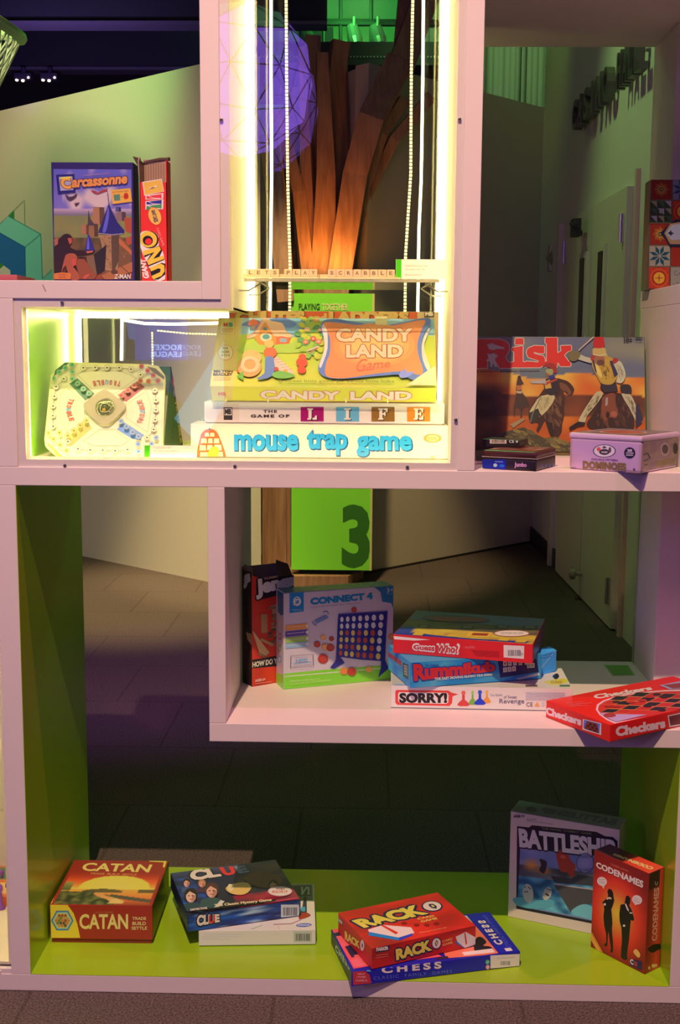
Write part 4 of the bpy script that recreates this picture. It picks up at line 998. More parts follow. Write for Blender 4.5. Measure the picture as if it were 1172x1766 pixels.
# ---------------------------------------------------------------- red spy word game
B = lidded(1.1702, .1549, ZF, -.8894, .1436, .0492, .2198, (.52, .34, .20), 'tall red box with black silhouettes of a woman and a man', (120, 26, 16), (90, 22, 16), .0)
k = K(7.357, 1010, 1450)
F = B.face('front', k)
def cn_(a, b):
    d_ = math.hypot((a-.46)/.62, (b-.47)/.46)
    return ramp([(0, (222, 140, 34)), (.3, (214, 100, 30)), (.6, (190, 44, 22)), (.82, (150, 30, 18)), (1.05, (110, 22, 16)), (1.4, (100, 20, 16))], d_)
F.paint(cn_, 36, 44)
F.text('CODENAMES', [(130, 338), (722, 602), (730, 512), (130, 262)], (205, 180, 158), bold=.045, shadow=(90, 20, 14))
F.text('VLAADA CHVATIL', [(318, 306), (545, 402), (546, 380), (318, 284)], (170, 90, 60))
BLK = (22, 14, 12)
F.poly([(272, 640), (290, 606), (325, 618), (345, 660), (352, 720), (360, 760), (342, 820), (322, 870), (330, 950), (336, 1050), (330, 1100), (335, 1200), (345, 1300), (345, 1385), (335, 1418), (305, 1412), (318, 1370), (300, 1260), (285, 1150), (280, 1200), (272, 1320), (262, 1342), (225, 1322), (258, 1290), (255, 1180), (232, 1080), (222, 960), (232, 870), (226, 812), (208, 780), (240, 750), (272, 720), (282, 690)], BLK)
F.poly([(262, 750), (275, 715), (318, 718), (322, 745), (295, 735)], (190, 140, 90), smooth=2); F.ell(240, 806, 14, 17, (195, 160, 120))
F.poly([(500, 740), (510, 700), (540, 695), (565, 730), (560, 790), (548, 820), (572, 860), (590, 910), (612, 990), (602, 1015), (570, 1005), (560, 1100), (548, 1250), (528, 1380), (520, 1465), (530, 1500), (490, 1515), (445, 1478), (448, 1380), (458, 1250), (450, 1100), (428, 1020), (424, 930), (440, 810), (490, 800)], BLK)
F.poly([(492, 795), (512, 800), (545, 880), (542, 900), (520, 870)], (200, 175, 150)); F.ell(484, 1076, 16, 14, (190, 160, 130)); F.ell(572, 915, 20, 8, (190, 160, 130), rot=.2)
F.ell(205, 515, 64, 56, (190, 160, 130), rot=.5); F.poly([(200, 565), (235, 570), (226, 612)], (190, 160, 130)); F.text('SECRET', (165, 485, 245, 502), (150, 90, 70)); F.text('WORDS?', [(170, 530), (245, 545), (245, 528), (170, 513)], (150, 90, 70))
F.ell(650, 748, 66, 58, (190, 155, 140), rot=.5); F.poly([(610, 785), (650, 800), (628, 822)], (190, 155, 140)); F.text('WHO IS', [(610, 735), (690, 762), (690, 746), (610, 718)], (170, 90, 80)); F.text('WHERE?', [(605, 765), (690, 790), (690, 774), (605, 748)], (170, 90, 80))
F.poly([(60, 1150), (85, 1168), (220, 1432), (132, 1390), (58, 1250)], (196, 110, 34)); F.line([(66, 1190), (175, 1420)], 5, (226, 170, 70)); F.line([(80, 1180), (200, 1430)], 5, (140, 40, 20))
F.poly([(605, 1400), (640, 1372), (690, 1430), (680, 1480), (650, 1470), (615, 1430)], (196, 130, 50), smooth=3)
F.poly([(560, 1495), (712, 1530), (706, 1638), (560, 1570)], (30, 24, 44)); F.text('C', [(565, 1558), (605, 1575), (605, 1508), (565, 1492)], (196, 180, 170), bold=.05); F.text('GE', [(612, 1578), (655, 1598), (655, 1545), (612, 1520)], (150, 40, 34), bold=.05)
F = B.face('right', k)
F.paint(lambda a, b: ramp([(0, (100, 22, 16)), (.3, (130, 30, 18)), (.7, (176, 52, 26)), (1, (150, 40, 20))], a) if b < .82 or a > .72 else (44, 16, 16), 20, 20)
F.text('CODENAMES', [(895, 1240), (895, 600), (832, 610), (840, 1290)][::1] if False else [(898, 1262), (928, 590), (862, 600), (836, 1280)], (190, 120, 90), bold=.03)
F.text('C', [(905, 565), (910, 520), (872, 515), (872, 560)], (170, 150, 120)); F.poly([(780, 1370), (830, 1330), (870, 1310), (960, 1312), (960, 1360), (900, 1390), (850, 1420), (800, 1400)], (24, 14, 12), smooth=3)
F.ell(855, 1585, 26, 24, (190, 130, 70)); F.ell(800, 1612, 12, 20, (190, 130, 70)); F.ell(888, 1580, 14, 18, (190, 130, 70))
F = B.face('top', k)
F.paint(lambda a, b: ramp([(0, (48, 20, 18)), (.4, (60, 22, 18)), (.55, (170, 44, 26)), (1, (196, 56, 30))], a), 24, 4)
F.text('CODENAMES', [(868, 342), (360, 160), (330, 178), (820, 372)], (190, 150, 80), bold=.05)
finish(B)

# ---------------------------------------------------------------- tower block game carton
B = Box(.4307, .257, ZS1, .60, .106, .0445, .2563, 0, LM)
e = empty('board_game_box', B.base(), 'tall red and black block-stacking game carton with a torn open top', 'board game')
k = K(4.1857, 410, 960)
mb = MB(); t_ = .0018
P = B.P; wv, dv, uv_ = B.e*B.w, B.nn*B.d, B.u*B.h
cr = tuple(lin((196, 50, 26))[i]/LM[i] for i in range(3)); ck = tuple(lin((40, 26, 22))[i]/LM[i] for i in range(3)); cg = tuple(lin((120, 100, 84))[i]/LM[i] for i in range(3))
B.mb.mesh([P(0,0,0), P(1,0,0), P(1,0,.90), P(.9,0,.93), P(.8,0,.905), P(.62,0,.915), P(.45,0,.94), P(.3,0,.925), P(0,0,.97)], [tuple(range(9))], cr)
m = B.mb
m.obox(P(0,0,0), wv, dv, uv_*.01, ck); m.obox(P(0,0,0)+B.nn*t_, B.e*t_, dv-B.nn*t_, uv_*.965, ck); m.obox(P(1,0,0)-B.e*t_, B.e*t_, dv, uv_*.93, cr); m.obox(P(0,1,0)-B.nn*t_, wv, B.nn*t_, uv_*1.02, cg)
m.obox(P(0,0,0)+B.nn*.0004, wv, B.nn*t_, uv_*.90, cr)
F = B.face('front', k)
F.paint(lambda a, b: mixc((200, 50, 28), (176, 40, 22), nz(a, b, 3)+.5) if b < .93 else (190, 48, 28), 10, 10, quad=[(0, 0), (1, 0), (1, .895), (0, .955)], uv=True)
F.poly([(96, 745), (300, 712), (420, 690), (420, 775), (100, 808)], (34, 22, 20)); F.text('HOW DO YOU', [(104, 800), (330, 762), (330, 722), (106, 762)], (205, 180, 140), bold=.05)
F.poly([(132, 318), (420, 250), (440, 210), (400, 130), (130, 160)], (36, 24, 22)); F.text('Jenga', [(135, 308), (425, 225), (410, 120), (128, 168)], (205, 185, 160), bold=.11, out=(30, 20, 18), ow=.08)
F.text('CLASSIC', [(190, 165), (290, 150), (290, 134), (188, 150)], (205, 150, 120), bold=.03)
rr = random.Random(11)
for i in range(26):
    x_, y_ = 225+rr.uniform(-15, 45), 350+i*11+rr.uniform(-6, 6); w_ = rr.uniform(24, 46)
    F.poly([(x_, y_), (x_+w_, y_-rr.uniform(2, 12)), (x_+w_, y_+14), (x_+2, y_+18)], rr.choice([(120, 84, 50), (150, 110, 66), (84, 58, 36), (106, 66, 40)]))
F.poly([(162, 415), (208, 412), (212, 548), (166, 552)], (160, 112, 64)); F.poly([(76, 540), (110, 540), (225, 690), (200, 715), (150, 690)], (190, 140, 84)); F.poly([(150, 690), (200, 715), (195, 730), (140, 705)], (120, 80, 44)); F.poly([(165, 585), (250, 625), (240, 642), (160, 605)], (170, 118, 70))
F.text('AGES 6+', [(120, 905), (196, 892), (196, 872), (120, 884)], (215, 150, 120), bold=.05); F.line([(122, 915), (240, 900)], 4, (210, 120, 90))
F = B.face('left', k)
F.paint(lambda a, b: mixc((30, 20, 18), (66, 34, 22), max(0, nz(a, b, 5, 9)+.2)), 10, 22)
F.text('ga', [(42, 235), (90, 200), (90, 120), (44, 132)], (190, 170, 150), bold=.1)
F.poly([(60, 545), (102, 560), (102, 640), (70, 600)], (150, 110, 66))
m.build('carton', CARD, B.base(), e)
m = MB(); q = [P(.62,0,.91), P(1,0,.90), P(.98,.5,1.02), P(.74,.7,1.06)]; m.prism(q, B.nn*.0015, ck); m.build('torn_flap', CARD, B.base(), e)
m = MB(); q = [P(0,0,.96), P(0,1,.98), P(.06,1,1.04), P(.10,.4,1.015)]; m.prism(q, B.e*.0015, cg); m.build('torn_flap', CARD, B.base(), e)

# ---------------------------------------------------------------- four-in-a-row carton
B = single(.5008, .2384, ZS1, .3709, .2566, .0547, .2149, LM, 'white and green carton showing a blue four-in-a-row disc rack', (176, 150, 140))
F = B.face('front', k)
F.paint(lambda a, b: (188, 160, 148), 4, 4)
BLU = (22, 98, 124); GRN = (120, 178, 40)
F.poly([(325, 265), (1150, 195), (1150, 370), (1105, 335), (1040, 325), (1030, 260), (985, 222), (920, 222), (820, 240), (335, 272)], BLU)
F.poly([(335, 268), (925, 218), (985, 220), (1028, 255), (1040, 325), (335, 400)], (188, 160, 148))
F.poly([(272, 850), (600, 818), (1150, 775), (1150, 900), (330, 966), (272, 935)], GRN); F.line([(330, 866), (1150, 795)], 6, (205, 190, 160))
F.poly([(372, 262), (475, 252), (475, 395), (372, 408)], (28, 110, 140))
for r_, c_ in ((34, (200, 190, 180)), (27, (28, 110, 140))): F.ell(427, 322, r_*.85, r_, c_)
F.text('D', [(404, 352), (452, 345), (452, 300), (404, 306)], (205, 195, 185), bold=.03); F.line([(398, 345), (440, 300)], 5, (205, 195, 185)); F.text('CONNECTION', (390, 378, 460, 390), (160, 180, 185))
F.text('CONNECT 4', [(524, 348), (972, 306), (970, 258), (522, 300)], (24, 112, 134), bold=.10)
F.text('CONNECT FOUR PLAY AGAINST EACH OTHER IN A ROW', [(524, 370), (880, 338), (880, 330), (524, 361)], (90, 90, 110))
F.text('3+', [(1072, 262), (1124, 256), (1124, 220), (1072, 226)], (180, 175, 170), bold=.02); F.line([(1072, 272), (1128, 266)], 3, (120, 150, 160))
for (y_, c_) in ((490, (214, 130, 50)), (535, (84, 60, 110)), (580, (140, 160, 60)), (620, (130, 150, 190))):
    F.poly([(342, y_+6), (500, y_-10), (515, y_+8), (505, y_+28), (342, y_+44)], c_); F.line([(355, y_+22), (480, y_+8)], 4, (190, 160, 150)); F.ell(500, y_+10, 12, 13, (200, 190, 190))
F.line([(550, 470), (640, 425), (650, 440), (558, 486), (550, 470)], 4, (30, 110, 140)); F.line([(556, 462), (634, 424)], 10, (90, 110, 140)); F.line([(562, 475), (640, 436)], 6, (90, 110, 140))
F.line([(612, 398), (640, 392), (655, 412)], 5, (40, 70, 110)); F.line([(535, 465), (545, 488), (565, 498)], 5, (40, 70, 110))
for (x_, y_, r_, c_) in ((614, 582, 20, (206, 130, 60)), (674, 592, 18, (150, 40, 30)), (570, 632, 24, (160, 46, 30)), (628, 652, 26, (206, 130, 60)), (666, 656, 29, (160, 46, 30)), (612, 736, 37, (160, 40, 26)), (836, 382, 20, (160, 46, 30)), (1106, 575, 24, (196, 110, 50))):
    F.ell(x_, y_, r_, r_*.92, c_); F.ell(x_, y_, r_*.7, r_*.64, tuple(min(255, q_+14) for q_ in c_))
F.poly([(722, 415), (1078, 392), (1066, 580), (1060, 745), (1085, 805), (1010, 870), (1030, 800), (1030, 752), (880, 742), (735, 722), (768, 765), (690, 808), (662, 800), (706, 745), (712, 600)], (34, 36, 100))
cols = [748, 790, 834, 880, 928, 979, 1032]
grid = ["WWWWWWW", "WWWWWWW", "YRYRYRW", "YYYRRYW", "YRRYYRW", "RYYRRRY"]
for r_ in range(6):
    for c_ in range(7):
        t_ = c_/6; y0_ = 452-t_*16; y1_ = 694+t_*24; yy_ = y0_+(y1_-y0_)*r_/5
        F.ell(cols[c_]-r_*2*(1-t_)-r_*4.6*t_, yy_, 12+5*t_, 19+4*t_, {'W': (196, 178, 176), 'Y': (200, 160, 70), 'R': (170, 64, 44)}[grid[r_][c_]], n=14, keep=(c_ > 0))
for (x_, y_, r_, c_) in ((762, 825, 28, (206, 110, 50)), (818, 828, 33, (170, 50, 34)), (942, 812, 24, (206, 140, 60))): F.ell(x_, y_, r_, r_*.9, c_)
for i in range(14):
    t_ = i/14; a_ = [(378+160*t_, 716-14*t_), (378+160*(t_+.035), 716-14*(t_+.035))]; F.line(a_, 5, (60, 50, 60)); F.line([(p_[0], p_[1]+86) for p_ in a_], 5, (60, 50, 60))
F.line([(378, 716), (376, 800)], 4, (60, 50, 60)); F.line([(538, 702), (540, 782)], 4, (60, 50, 60))
F.text('2 players', [(412, 756), (498, 748), (498, 728), (412, 736)], (60, 130, 160), bold=.05); F.text('CREATIVE THINKING', [(392, 778), (528, 764), (528, 752), (392, 766)], (60, 120, 150), bold=.02)
F.text('STRATEGY GAME FOR TWO', [(372, 902), (585, 884), (585, 874), (372, 890)], (196, 200, 120)); F.text('CHILDREN AND FAMILY EVERYWHERE ENJOY', [(372, 922), (670, 894), (670, 882), (372, 910)], (196, 200, 120))
F = B.face('top', k); F.paint(lambda a, b: (24, 70, 84), 2, 2); F.text('CONNECT 4', [(480, 226), (985, 190), (960, 178), (430, 222)], (110, 110, 100), bold=.1)
F = B.face('left', k)
F.poly([(285, 240), (332, 265), (332, 420), (310, 425), (288, 395)], (24, 84, 104)); F.poly([(270, 830), (330, 860), (330, 966), (272, 935)], GRN)
for y_, c_ in ((490, (200, 150, 100)), (575, (150, 40, 60)), (660, (110, 150, 60)), (740, (80, 120, 180))): F.ell(304, y_, 11, 25, c_); F.ell(304, y_, 7, 16, (190, 160, 150))
finish1(B)

# ---------------------------------------------------------------- white box with pawns
B = lidded(.7321, .1152, ZS1, -.0177, .3724, .1573, .0488, LM, 'white game box with coloured pawns, at the bottom of the three-box stack', (205, 176, 160), (180, 150, 136), .05)
k = K(3.6625, 660, 1050)
F = B.face('front', k, .05)
F.paint(lambda a, b: (212, 182, 168), 2, 2)
F.poly([(85, 512), (412, 516), (436, 530), (476, 540), (440, 552), (436, 596), (420, 614), (90, 606), (78, 592), (78, 522)], (206, 56, 44))
F.poly([(102, 526), (405, 530), (415, 545), (412, 592), (398, 600), (104, 594), (96, 580), (96, 538)], (214, 180, 168))
F.text('SORRY!', (104, 532, 404, 594), (26, 20, 24), bold=.08)
def pawnart(F, cx, top, bot, w_, c_, c2): 
    F.poly([(cx-w_, bot-8), (cx-w_*.7, bot-24), (cx-w_*.22, bot-40), (cx-w_*.2, top+20), (cx+w_*.2, top+20), (cx+w_*.22, bot-40), (cx+w_*.7, bot-24), (cx+w_, bot-8), (cx+w_*.6, bot), (cx-w_*.6, bot)], c_); F.ell(cx, top+10, w_*.34, 13, c2)
pawnart(F, 566, 520, 606, 26, (110, 150, 50), (140, 176, 80)); pawnart(F, 656, 516, 596, 26, (220, 130, 44), (226, 150, 70))
pawnart(F, 508, 520, 614, 40, (200, 56, 48), (214, 84, 70)); pawnart(F, 612, 516, 606, 38, (26, 50, 170), (50, 74, 190))
F.text('The Game', [(678, 552), (752, 550), (750, 534), (676, 540)], (110, 96, 110)); F.text('of Sweet', (762, 546, 846, 566), (90, 74, 90)); F.text('Revenge', (735, 568, 892, 606), (76, 64, 84))
for i in range(6): F.line([(900, 528+i*9), (1150, 530+i*9)], 3, (186, 160, 156))
F.text('CE', (905, 590, 945, 616), (80, 60, 70)); F.poly([(955, 614), (972, 590), (990, 614)], (220, 130, 60)); F.ell(1010, 602, 11, 12, (196, 170, 160))
F = B.face('top', k)
F.paint(lambda a, b: mixc((170, 150, 116), (200, 172, 140), a), 4, 4)
F.poly([(1015, 460), (1140, 440), (1170, 462), (1080, 482), (1050, 476)], (196, 170, 50), smooth=3); F.text('REVENGE', (1060, 454, 1130, 472), (160, 110, 40), bold=.03); F.poly([(1070, 425), (1100, 408), (1112, 430), (1090, 446)], (30, 24, 34), smooth=3)
F.rect(1115, 480, 1180, 492, (70, 100, 60)); F.rect(75, 478, 185, 486, (110, 130, 160)); F.rect(900, 480, 975, 492, (90, 60, 60))
finish(B)

# ---------------------------------------------------------------- blue tile game
B = lidded(.7707, .0937, ZS1+.0489, .2884, .2911, .150, .0540, LM, 'bright blue tile game box in the middle of the three-box stack', (40, 120, 190), (34, 90, 150), .03)
F = B.face('front', k, .03)
F.paint(lambda a, b: mixc((38, 116, 196), (96, 156, 206), max(0, nz(a, b, 4)+.1+(.35 if abs(a-.2-b*.1) < .06 else 0))), 36, 10)
F.poly([(725, 330), (968, 318), (985, 398), (740, 435)], (22, 26, 76)); F.poly([(835, 440), (985, 404), (992, 418), (860, 448)], (196, 184, 176))
for i, (x_, y_) in enumerate(((770, 385), (798, 382), (826, 378), (770, 345), (800, 344), (832, 342), (866, 340), (920, 358), (944, 356), (905, 336))):
    F.poly([(x_-12, y_-14), (x_+12, y_-16), (x_+13, y_+14), (x_-11, y_+17)], (196, 186, 172)); F.text(str((i*3+2) % 10), (x_-5, y_-8, x_+5, y_+8), rr.choice([(160, 30, 30), (30, 40, 120), (30, 30, 30)]))
F.text('Rummikub', [(196, 455), (706, 392), (704, 332), (190, 350)], (190, 40, 40), bold=.08, out=(22, 50, 110), ow=.05)
F.text('THE FAST MOVING RUMMY TILE GAME', [(326, 452), (690, 420), (690, 406), (324, 434)], (190, 205, 215), bold=.06); F.text('The Original', (262, 346, 348, 360), (30, 70, 130), bold=.03)
F = B.face('left', k, .03)
F.paint(lambda a, b: mixc((34, 100, 170), (60, 150, 200), nz(a, b, 4)+.5), 12, 6)
F.poly([(22, 262), (118, 330), (118, 365), (25, 292)], (150, 56, 60)); F.poly([(125, 340), (160, 352), (162, 448), (128, 425)], (40, 40, 60)); F.poly([(132, 352), (155, 360), (156, 430), (134, 415)], (150, 130, 110))
for i in range(4): F.line([(134, 366+i*17), (155, 374+i*17)], 4, (40, 40, 60))
F = B.face('top', k); F.paint(lambda a, b: (40, 130, 200), 2, 2)
finish(B)
# folded-out end flap of the blue box
R0 = B.P(1, 0, .02); fl = MB(); fw = Vector((.040, .030, .004)); up = Vector((0, 0, .046))
c_ = tuple(lin((60, 140, 190))[i]/LM[i] for i in range(3))
fl.obox(R0+Vector((0, .030, -.003)), fw, Vector((-.01, .035, 0)), up, c_, bev=.001)
Ff = Face(fl, R0+Vector((0, .030, -.003)), fw, up, fw.cross(up), LM, k); Ff.line([(985, 388), (1082, 275)], 4, (180, 205, 215)); Ff.line([(1000, 300), (1075, 290)], 3, (40, 90, 150)); Ff.line([(1000, 315), (1060, 308)], 3, (40, 90, 150))
fl.build('end_flap', CARD, B.base(), B.e_)

# ---------------------------------------------------------------- red guessing game
B = lidded(.7361, .1692, ZS1+.1031, -.2471, .2918, .240, .0407, LM, 'red-sided guessing game box on top of the three-box stack', (200, 40, 36), (170, 34, 30), .02)
F = B.face('front', k, .02)
F.paint(lambda a, b: (200, 34, 34), 2, 2)
F.poly([(66, 172), (300, 195), (200, 200), (72, 192)], (220, 200, 176))
F.text('Guess Who?', [(186, 260), (480, 288), (484, 222), (188, 218)], (216, 196, 180), bold=.12, out=(214, 200, 190), ow=.02)
F.text('Guess Who?', [(192, 256), (474, 282), (476, 230), (192, 226)], (190, 50, 44), bold=.05)
F.poly([(762, 228), (892, 234), (890, 316), (762, 306)], (206, 176, 166)); F.barcode(778, 246, 880, 306, (206, 176, 166), (70, 56, 60)); F.text('8+', (866, 272, 886, 300), (90, 70, 70))
for i in range(4): F.line([(560+i*8, 262+i*10), (735, 272+i*10)], 4, (170, 34, 34))
F.text('1 PLAYERS', (512, 236, 578, 250), (214, 110, 100))
F = B.face('top', k)
def gw(a, b):
    if b > .62: return mixc((96, 94, 92), (82, 84, 86), nz(a, b, 4)+.5)
    if b > .30: return mixc((74, 60, 48), (110, 84, 50), nz(a, b, 9, 3)+.5)
    return mixc((200, 160, 50), (170, 120, 50), nz(a, b, 7)+.5) if a > .12 else (40, 48, 110)
F.paint(gw, 40, 30)
F.poly([(75, 165), (200, 148), (330, 168), (560, 188), (930, 208), (900, 218), (500, 205), (120, 185)], (38, 40, 110))
for (x_, y_, w_) in ((230, 100, 70), (500, 105, 80), (720, 104, 80), (890, 106, 90)): F.poly([(x_, y_), (x_+w_, y_+2), (x_+w_-14, y_+22), (x_-16, y_+20)], (56, 46, 44)); F.poly([(x_+12, y_+3), (x_+w_-14, y_+5), (x_+w_-26, y_+18), (x_, y_+16)], (120, 96, 70))
for (x_, y_) in ((200, 150), (330, 148), (420, 160), (740, 185), (850, 195)): F.poly([(x_, y_), (x_+66, y_+2), (x_+46, y_+20), (x_-16, y_+16)], (196, 150, 46)); 
F.poly([(545, 145), (690, 150), (670, 185), (520, 178)], (206, 150, 50)); F.poly([(570, 155), (670, 158), (655, 172), (556, 168)], (140, 40, 34))
F.ell(812, 157, 116, 22, (150, 70, 60)); F.ell(812, 157, 108, 18, (214, 196, 160)); F.text('THE MYSTERY FACE GAME', (742, 150, 884, 162), (110, 80, 70))
F.ell(462, 66, 214, 22, (60, 56, 60), rot=.04); F.ell(462, 66, 204, 18, (104, 60, 60), rot=.04); F.text('Guess Who?', [(312, 78), (632, 86), (640, 56), (322, 48)], (130, 54, 50), bold=.08)
F = B.face('right', k, .02)
F.paint(lambda a, b: mixc((112, 70, 66), (88, 64, 66), a+nz(a, b, 4)*.6), 12, 6)
finish(B)

# ---------------------------------------------------------------- checkers
B = lidded(1.143, -.0829, ZS1, .5722, .3600, .181, .0352, LM, 'bright red checkers box overhanging the shelf edge at the right', (206, 26, 20), (180, 24, 20), .03)
k = K(4.843, 930, 1140)
F = B.face('front', k, .03)
F.text('Checkers', [(640, 632), (1050, 556), (1044, 480), (634, 552)], (216, 170, 166), bold=.09)
F.poly([(1068, 455), (1300, 405), (1300, 515), (1082, 552)], (196, 170, 190)); F.poly([(1078, 462), (1300, 414), (1300, 506), (1092, 540)], (100, 34, 30))
F = B.face('left', k, .03)
F.text('Checkers', [(56, 446), (346, 540), (348, 476), (54, 382)], (216, 170, 166), bold=.09)
F.poly([(362, 484), (516, 520), (514, 618), (358, 572)], (196, 170, 190)); F.poly([(372, 490), (506, 524), (500, 600), (366, 556)], (90, 90, 170)); F.poly([(396, 500), (480, 524), (498, 606), (372, 564)], (110, 34, 28))
for i in range(5):
    for j in range(3):
        if (i+j) % 2: x_, y_ = 398+i*18, 512+j*22+i*6; F.poly([(x_, y_), (x_+16, y_+4), (x_+16, y_+20), (x_, y_+16)], (50, 24, 26), keep=True)
F.z += 1
F.poly([(498, 486), (586, 518), (584, 528), (496, 498)], (140, 20, 18))
F = B.face('top', k)
F.text('Checkers', [(470, 318), (945, 240), (915, 210), (440, 284)], (206, 170, 156), bold=.07)
el = lambda cx, cy, rx, ry, rot=0: [(cx+rx*math.cos(a)*math.cos(rot)-ry*math.sin(a)*math.sin(rot), cy+rx*math.cos(a)*math.sin(rot)+ry*math.sin(a)*math.cos(rot)) for a in [2*PI*i/40 for i in range(40)]]
outl = [(628, 524), (560, 494), (500, 452), (470, 408), (478, 366), (530, 330), (620, 300), (740, 275), (880, 258), (1040, 244), (1172, 238), (1320, 240), (1320, 420), (1172, 445), (900, 480), (640, 520)]
F.poly(outl, (206, 160, 150)); F.poly([(640, 512), (572, 486), (514, 446), (486, 408), (494, 372), (540, 338), (628, 309), (745, 284), (880, 267), (1040, 254), (1320, 250), (1320, 410), (1172, 436), (900, 472)], (186, 40, 30))
# the pictured board: checks laid out along two directions
ox, oy = 505, 430; du, dv_ = (112, 6), (88, -34)
def cb(i, j): return (ox+i*112+j*62, oy+i*5-j*31-j*j*.6)
SQ = []
for i in range(-1, 8):
    for j in range(0, 6):
        q = [cb(i, j), cb(i+1, j), cb(i+1, j+1), cb(i, j+1)]
        cx_ = sum(p[0] for p in q)/4; cy_ = sum(p[1] for p in q)/4
        if cx_ < 545 or cx_ > 1300 or cy_ < 268+(max(0, 800-cx_))*.22 or cy_ > 425: continue
        SQ.append((q, cx_, cy_, (i+j) % 2))
F.z += 1
for q, cx_, cy_, o_ in SQ: F.poly(q, (196, 116, 56), keep=True)
F.z += 1
for q, cx_, cy_, o_ in SQ: F.poly([(cx_+(p[0]-cx_)*.95, cy_+(p[1]-cy_)*.88) for p in q], (176, 36, 30) if o_ else (34, 26, 30), keep=True)
for (x_, y_, c_) in ((640, 340, (60, 30, 30)), (980, 278, (44, 28, 32)), (1040, 302, (44, 28, 32)), (900, 376, (44, 28, 32)), (640, 378, (170, 34, 28)), (760, 345, (170, 34, 28)), (860, 330, (170, 34, 28)), (920, 302, (170, 34, 28)), (575, 378, (170, 34, 28)), (1020, 410, (44, 28, 32))):
    F.ell(x_, y_+4, 34, 9, (100, 20, 18) if c_[0] > 100 else (20, 14, 16)); F.ell(x_, y_, 34, 9, c_)
F.poly([(500, 440), (560, 438), (640, 448), (900, 452), (640, 512), (590, 492)], (170, 130, 170)); F.ell(585, 458, 52, 18, (150, 44, 40))
F.poly([(1000, 208), (1172, 172), (1300, 160), (1300, 220), (1172, 235), (1090, 242)], (150, 130, 170)); F.poly([(1030, 205), (1300, 170), (1300, 215), (1110, 236)], (130, 50, 44))
for i, (y_, x0_, x1_) in enumerate(((358, 215, 370), (368, 225, 440), (380, 240, 350), (388, 250, 400))): F.line([(x0_, y_), (x1_, y_-12)], 3, (214, 90, 80))
finish(B)

# ---------------------------------------------------------------- strategy war game, upper right bay
import itertools
kL, kR = K(6.511, 820, 565), K(6.894, 960, 565)
th_ = math.atan2(.07, .265)
B = single(.892, .352, ZR+.0005, -.012, .3985, .050, .268, (1.05, .70, .58), 'large war game box with red lettering and cavalry riders, leaning behind the tins', (96, 90, 70), tilt=.26)
F = B.face('front', kL)
def risk_bg(a, b):
    n = nz(a, b, 4, 2)
    sky = mixc((96, 104, 106), (88, 84, 120), n+.5); warm = (190, 140, 60)
    if b > .68+n*.10: c = mixc(sky, (150, 140, 90), max(0, n*1.4) if a > .3 else .3)
    elif b > .50+n*.06: c = mixc((216, 160, 62), (196, 90, 34), nz(a, b, 7, 5)+.5)
    elif b > .32: c = mixc((120, 60, 34), (84, 44, 30), nz(a, b, 9, 6)+.5)
    elif b > .12+n*.05: c = mixc((206, 110, 34), (170, 74, 26), nz(a, b, 6, 8)+.5)
    else: c = mixc((80, 54, 32), (140, 100, 40), nz(a, b, 12, 9)+.45)
    if a < .24 and b < .62: c = mixc(c, mixc((40, 28, 26), (104, 60, 40), nz(a, b, 9, 12)+.45), min(1, (.24-a)*14)*min(1, (.62-b)*12))
    return c
F.paint(risk_bg, 80, 60)
RED = (206, 40, 30); WHT = (210, 180, 160)
def slab(F, polys, grow=0):
    pass
lets = {
 'R': [[(-80, 130), (260, 130), (330, 150), (372, 190), (372, 260), (345, 310), (330, 330), (365, 390), (402, 395), (402, 455), (270, 455), (210, 360), (130, 360), (130, 455), (-80, 455)]],
 'i': [[(445, 120), (535, 120), (535, 190), (440, 190)], [(405, 228), (528, 205), (528, 385), (560, 390), (560, 448), (395, 448), (395, 390), (430, 385), (430, 270), (405, 265)]],
 's': [[(600, 225), (660, 202), (768, 208), (768, 290), (700, 288), (655, 272), (650, 292), (760, 320), (778, 360), (768, 420), (720, 448), (560, 448), (560, 378), (640, 384), (700, 392), (705, 372), (590, 335), (568, 290), (575, 250)]],
 'k': [[(780, 112), (915, 112), (915, 290), (960, 262), (950, 205), (1070, 200), (1072, 255), (1030, 270), (990, 310), (1045, 385), (1065, 388), (1062, 436), (950, 436), (925, 395), (915, 395), (915, 440), (770, 440), (770, 385), (795, 380), (795, 180), (780, 175)]]}
for ch, ps in lets.items():
    for p_ in ps:
        cx_ = sum(q[0] for q in p_)/len(p_); cy_ = sum(q[1] for q in p_)/len(p_)
        F.z += 1; F.line(p_+[p_[0]], 16, WHT)
for ch, ps in lets.items():
    for p_ in ps: F.poly(p_, RED, keep=(p_ is not ps[0]))
F.poly([(125, 190), (180, 175), (225, 195), (320, 225), (325, 242), (240, 240), (200, 252), (150, 245)], (190, 165, 165)); F.poly([(130, 290), (170, 300), (200, 285), (250, 318), (215, 350), (225, 400), (240, 445), (215, 440), (195, 400), (180, 445), (165, 440), (160, 385), (110, 372), (140, 350)], (190, 165, 165))
F.text('The Game of Strategic Conquest', [(-60, 508), (716, 500), (716, 478), (-60, 484)], (62, 48, 40), bold=.02)
# left rider in the distance
F.poly([(470, 560), (500, 560), (520, 600), (540, 640), (510, 645), (515, 720), (560, 780), (600, 850), (590, 905), (560, 880), (520, 940), (520, 1010), (500, 1010), (500, 920), (450, 900), (440, 980), (430, 1010), (425, 890), (450, 760), (450, 680)], (62, 44, 36), smooth=2); F.ell(488, 560, 20, 20, (50, 36, 30)); F.poly([(455, 650), (515, 650), (515, 700), (460, 706)], (170, 100, 50)); F.poly([(450, 712), (525, 715), (510, 742), (460, 738)], (180, 150, 120))
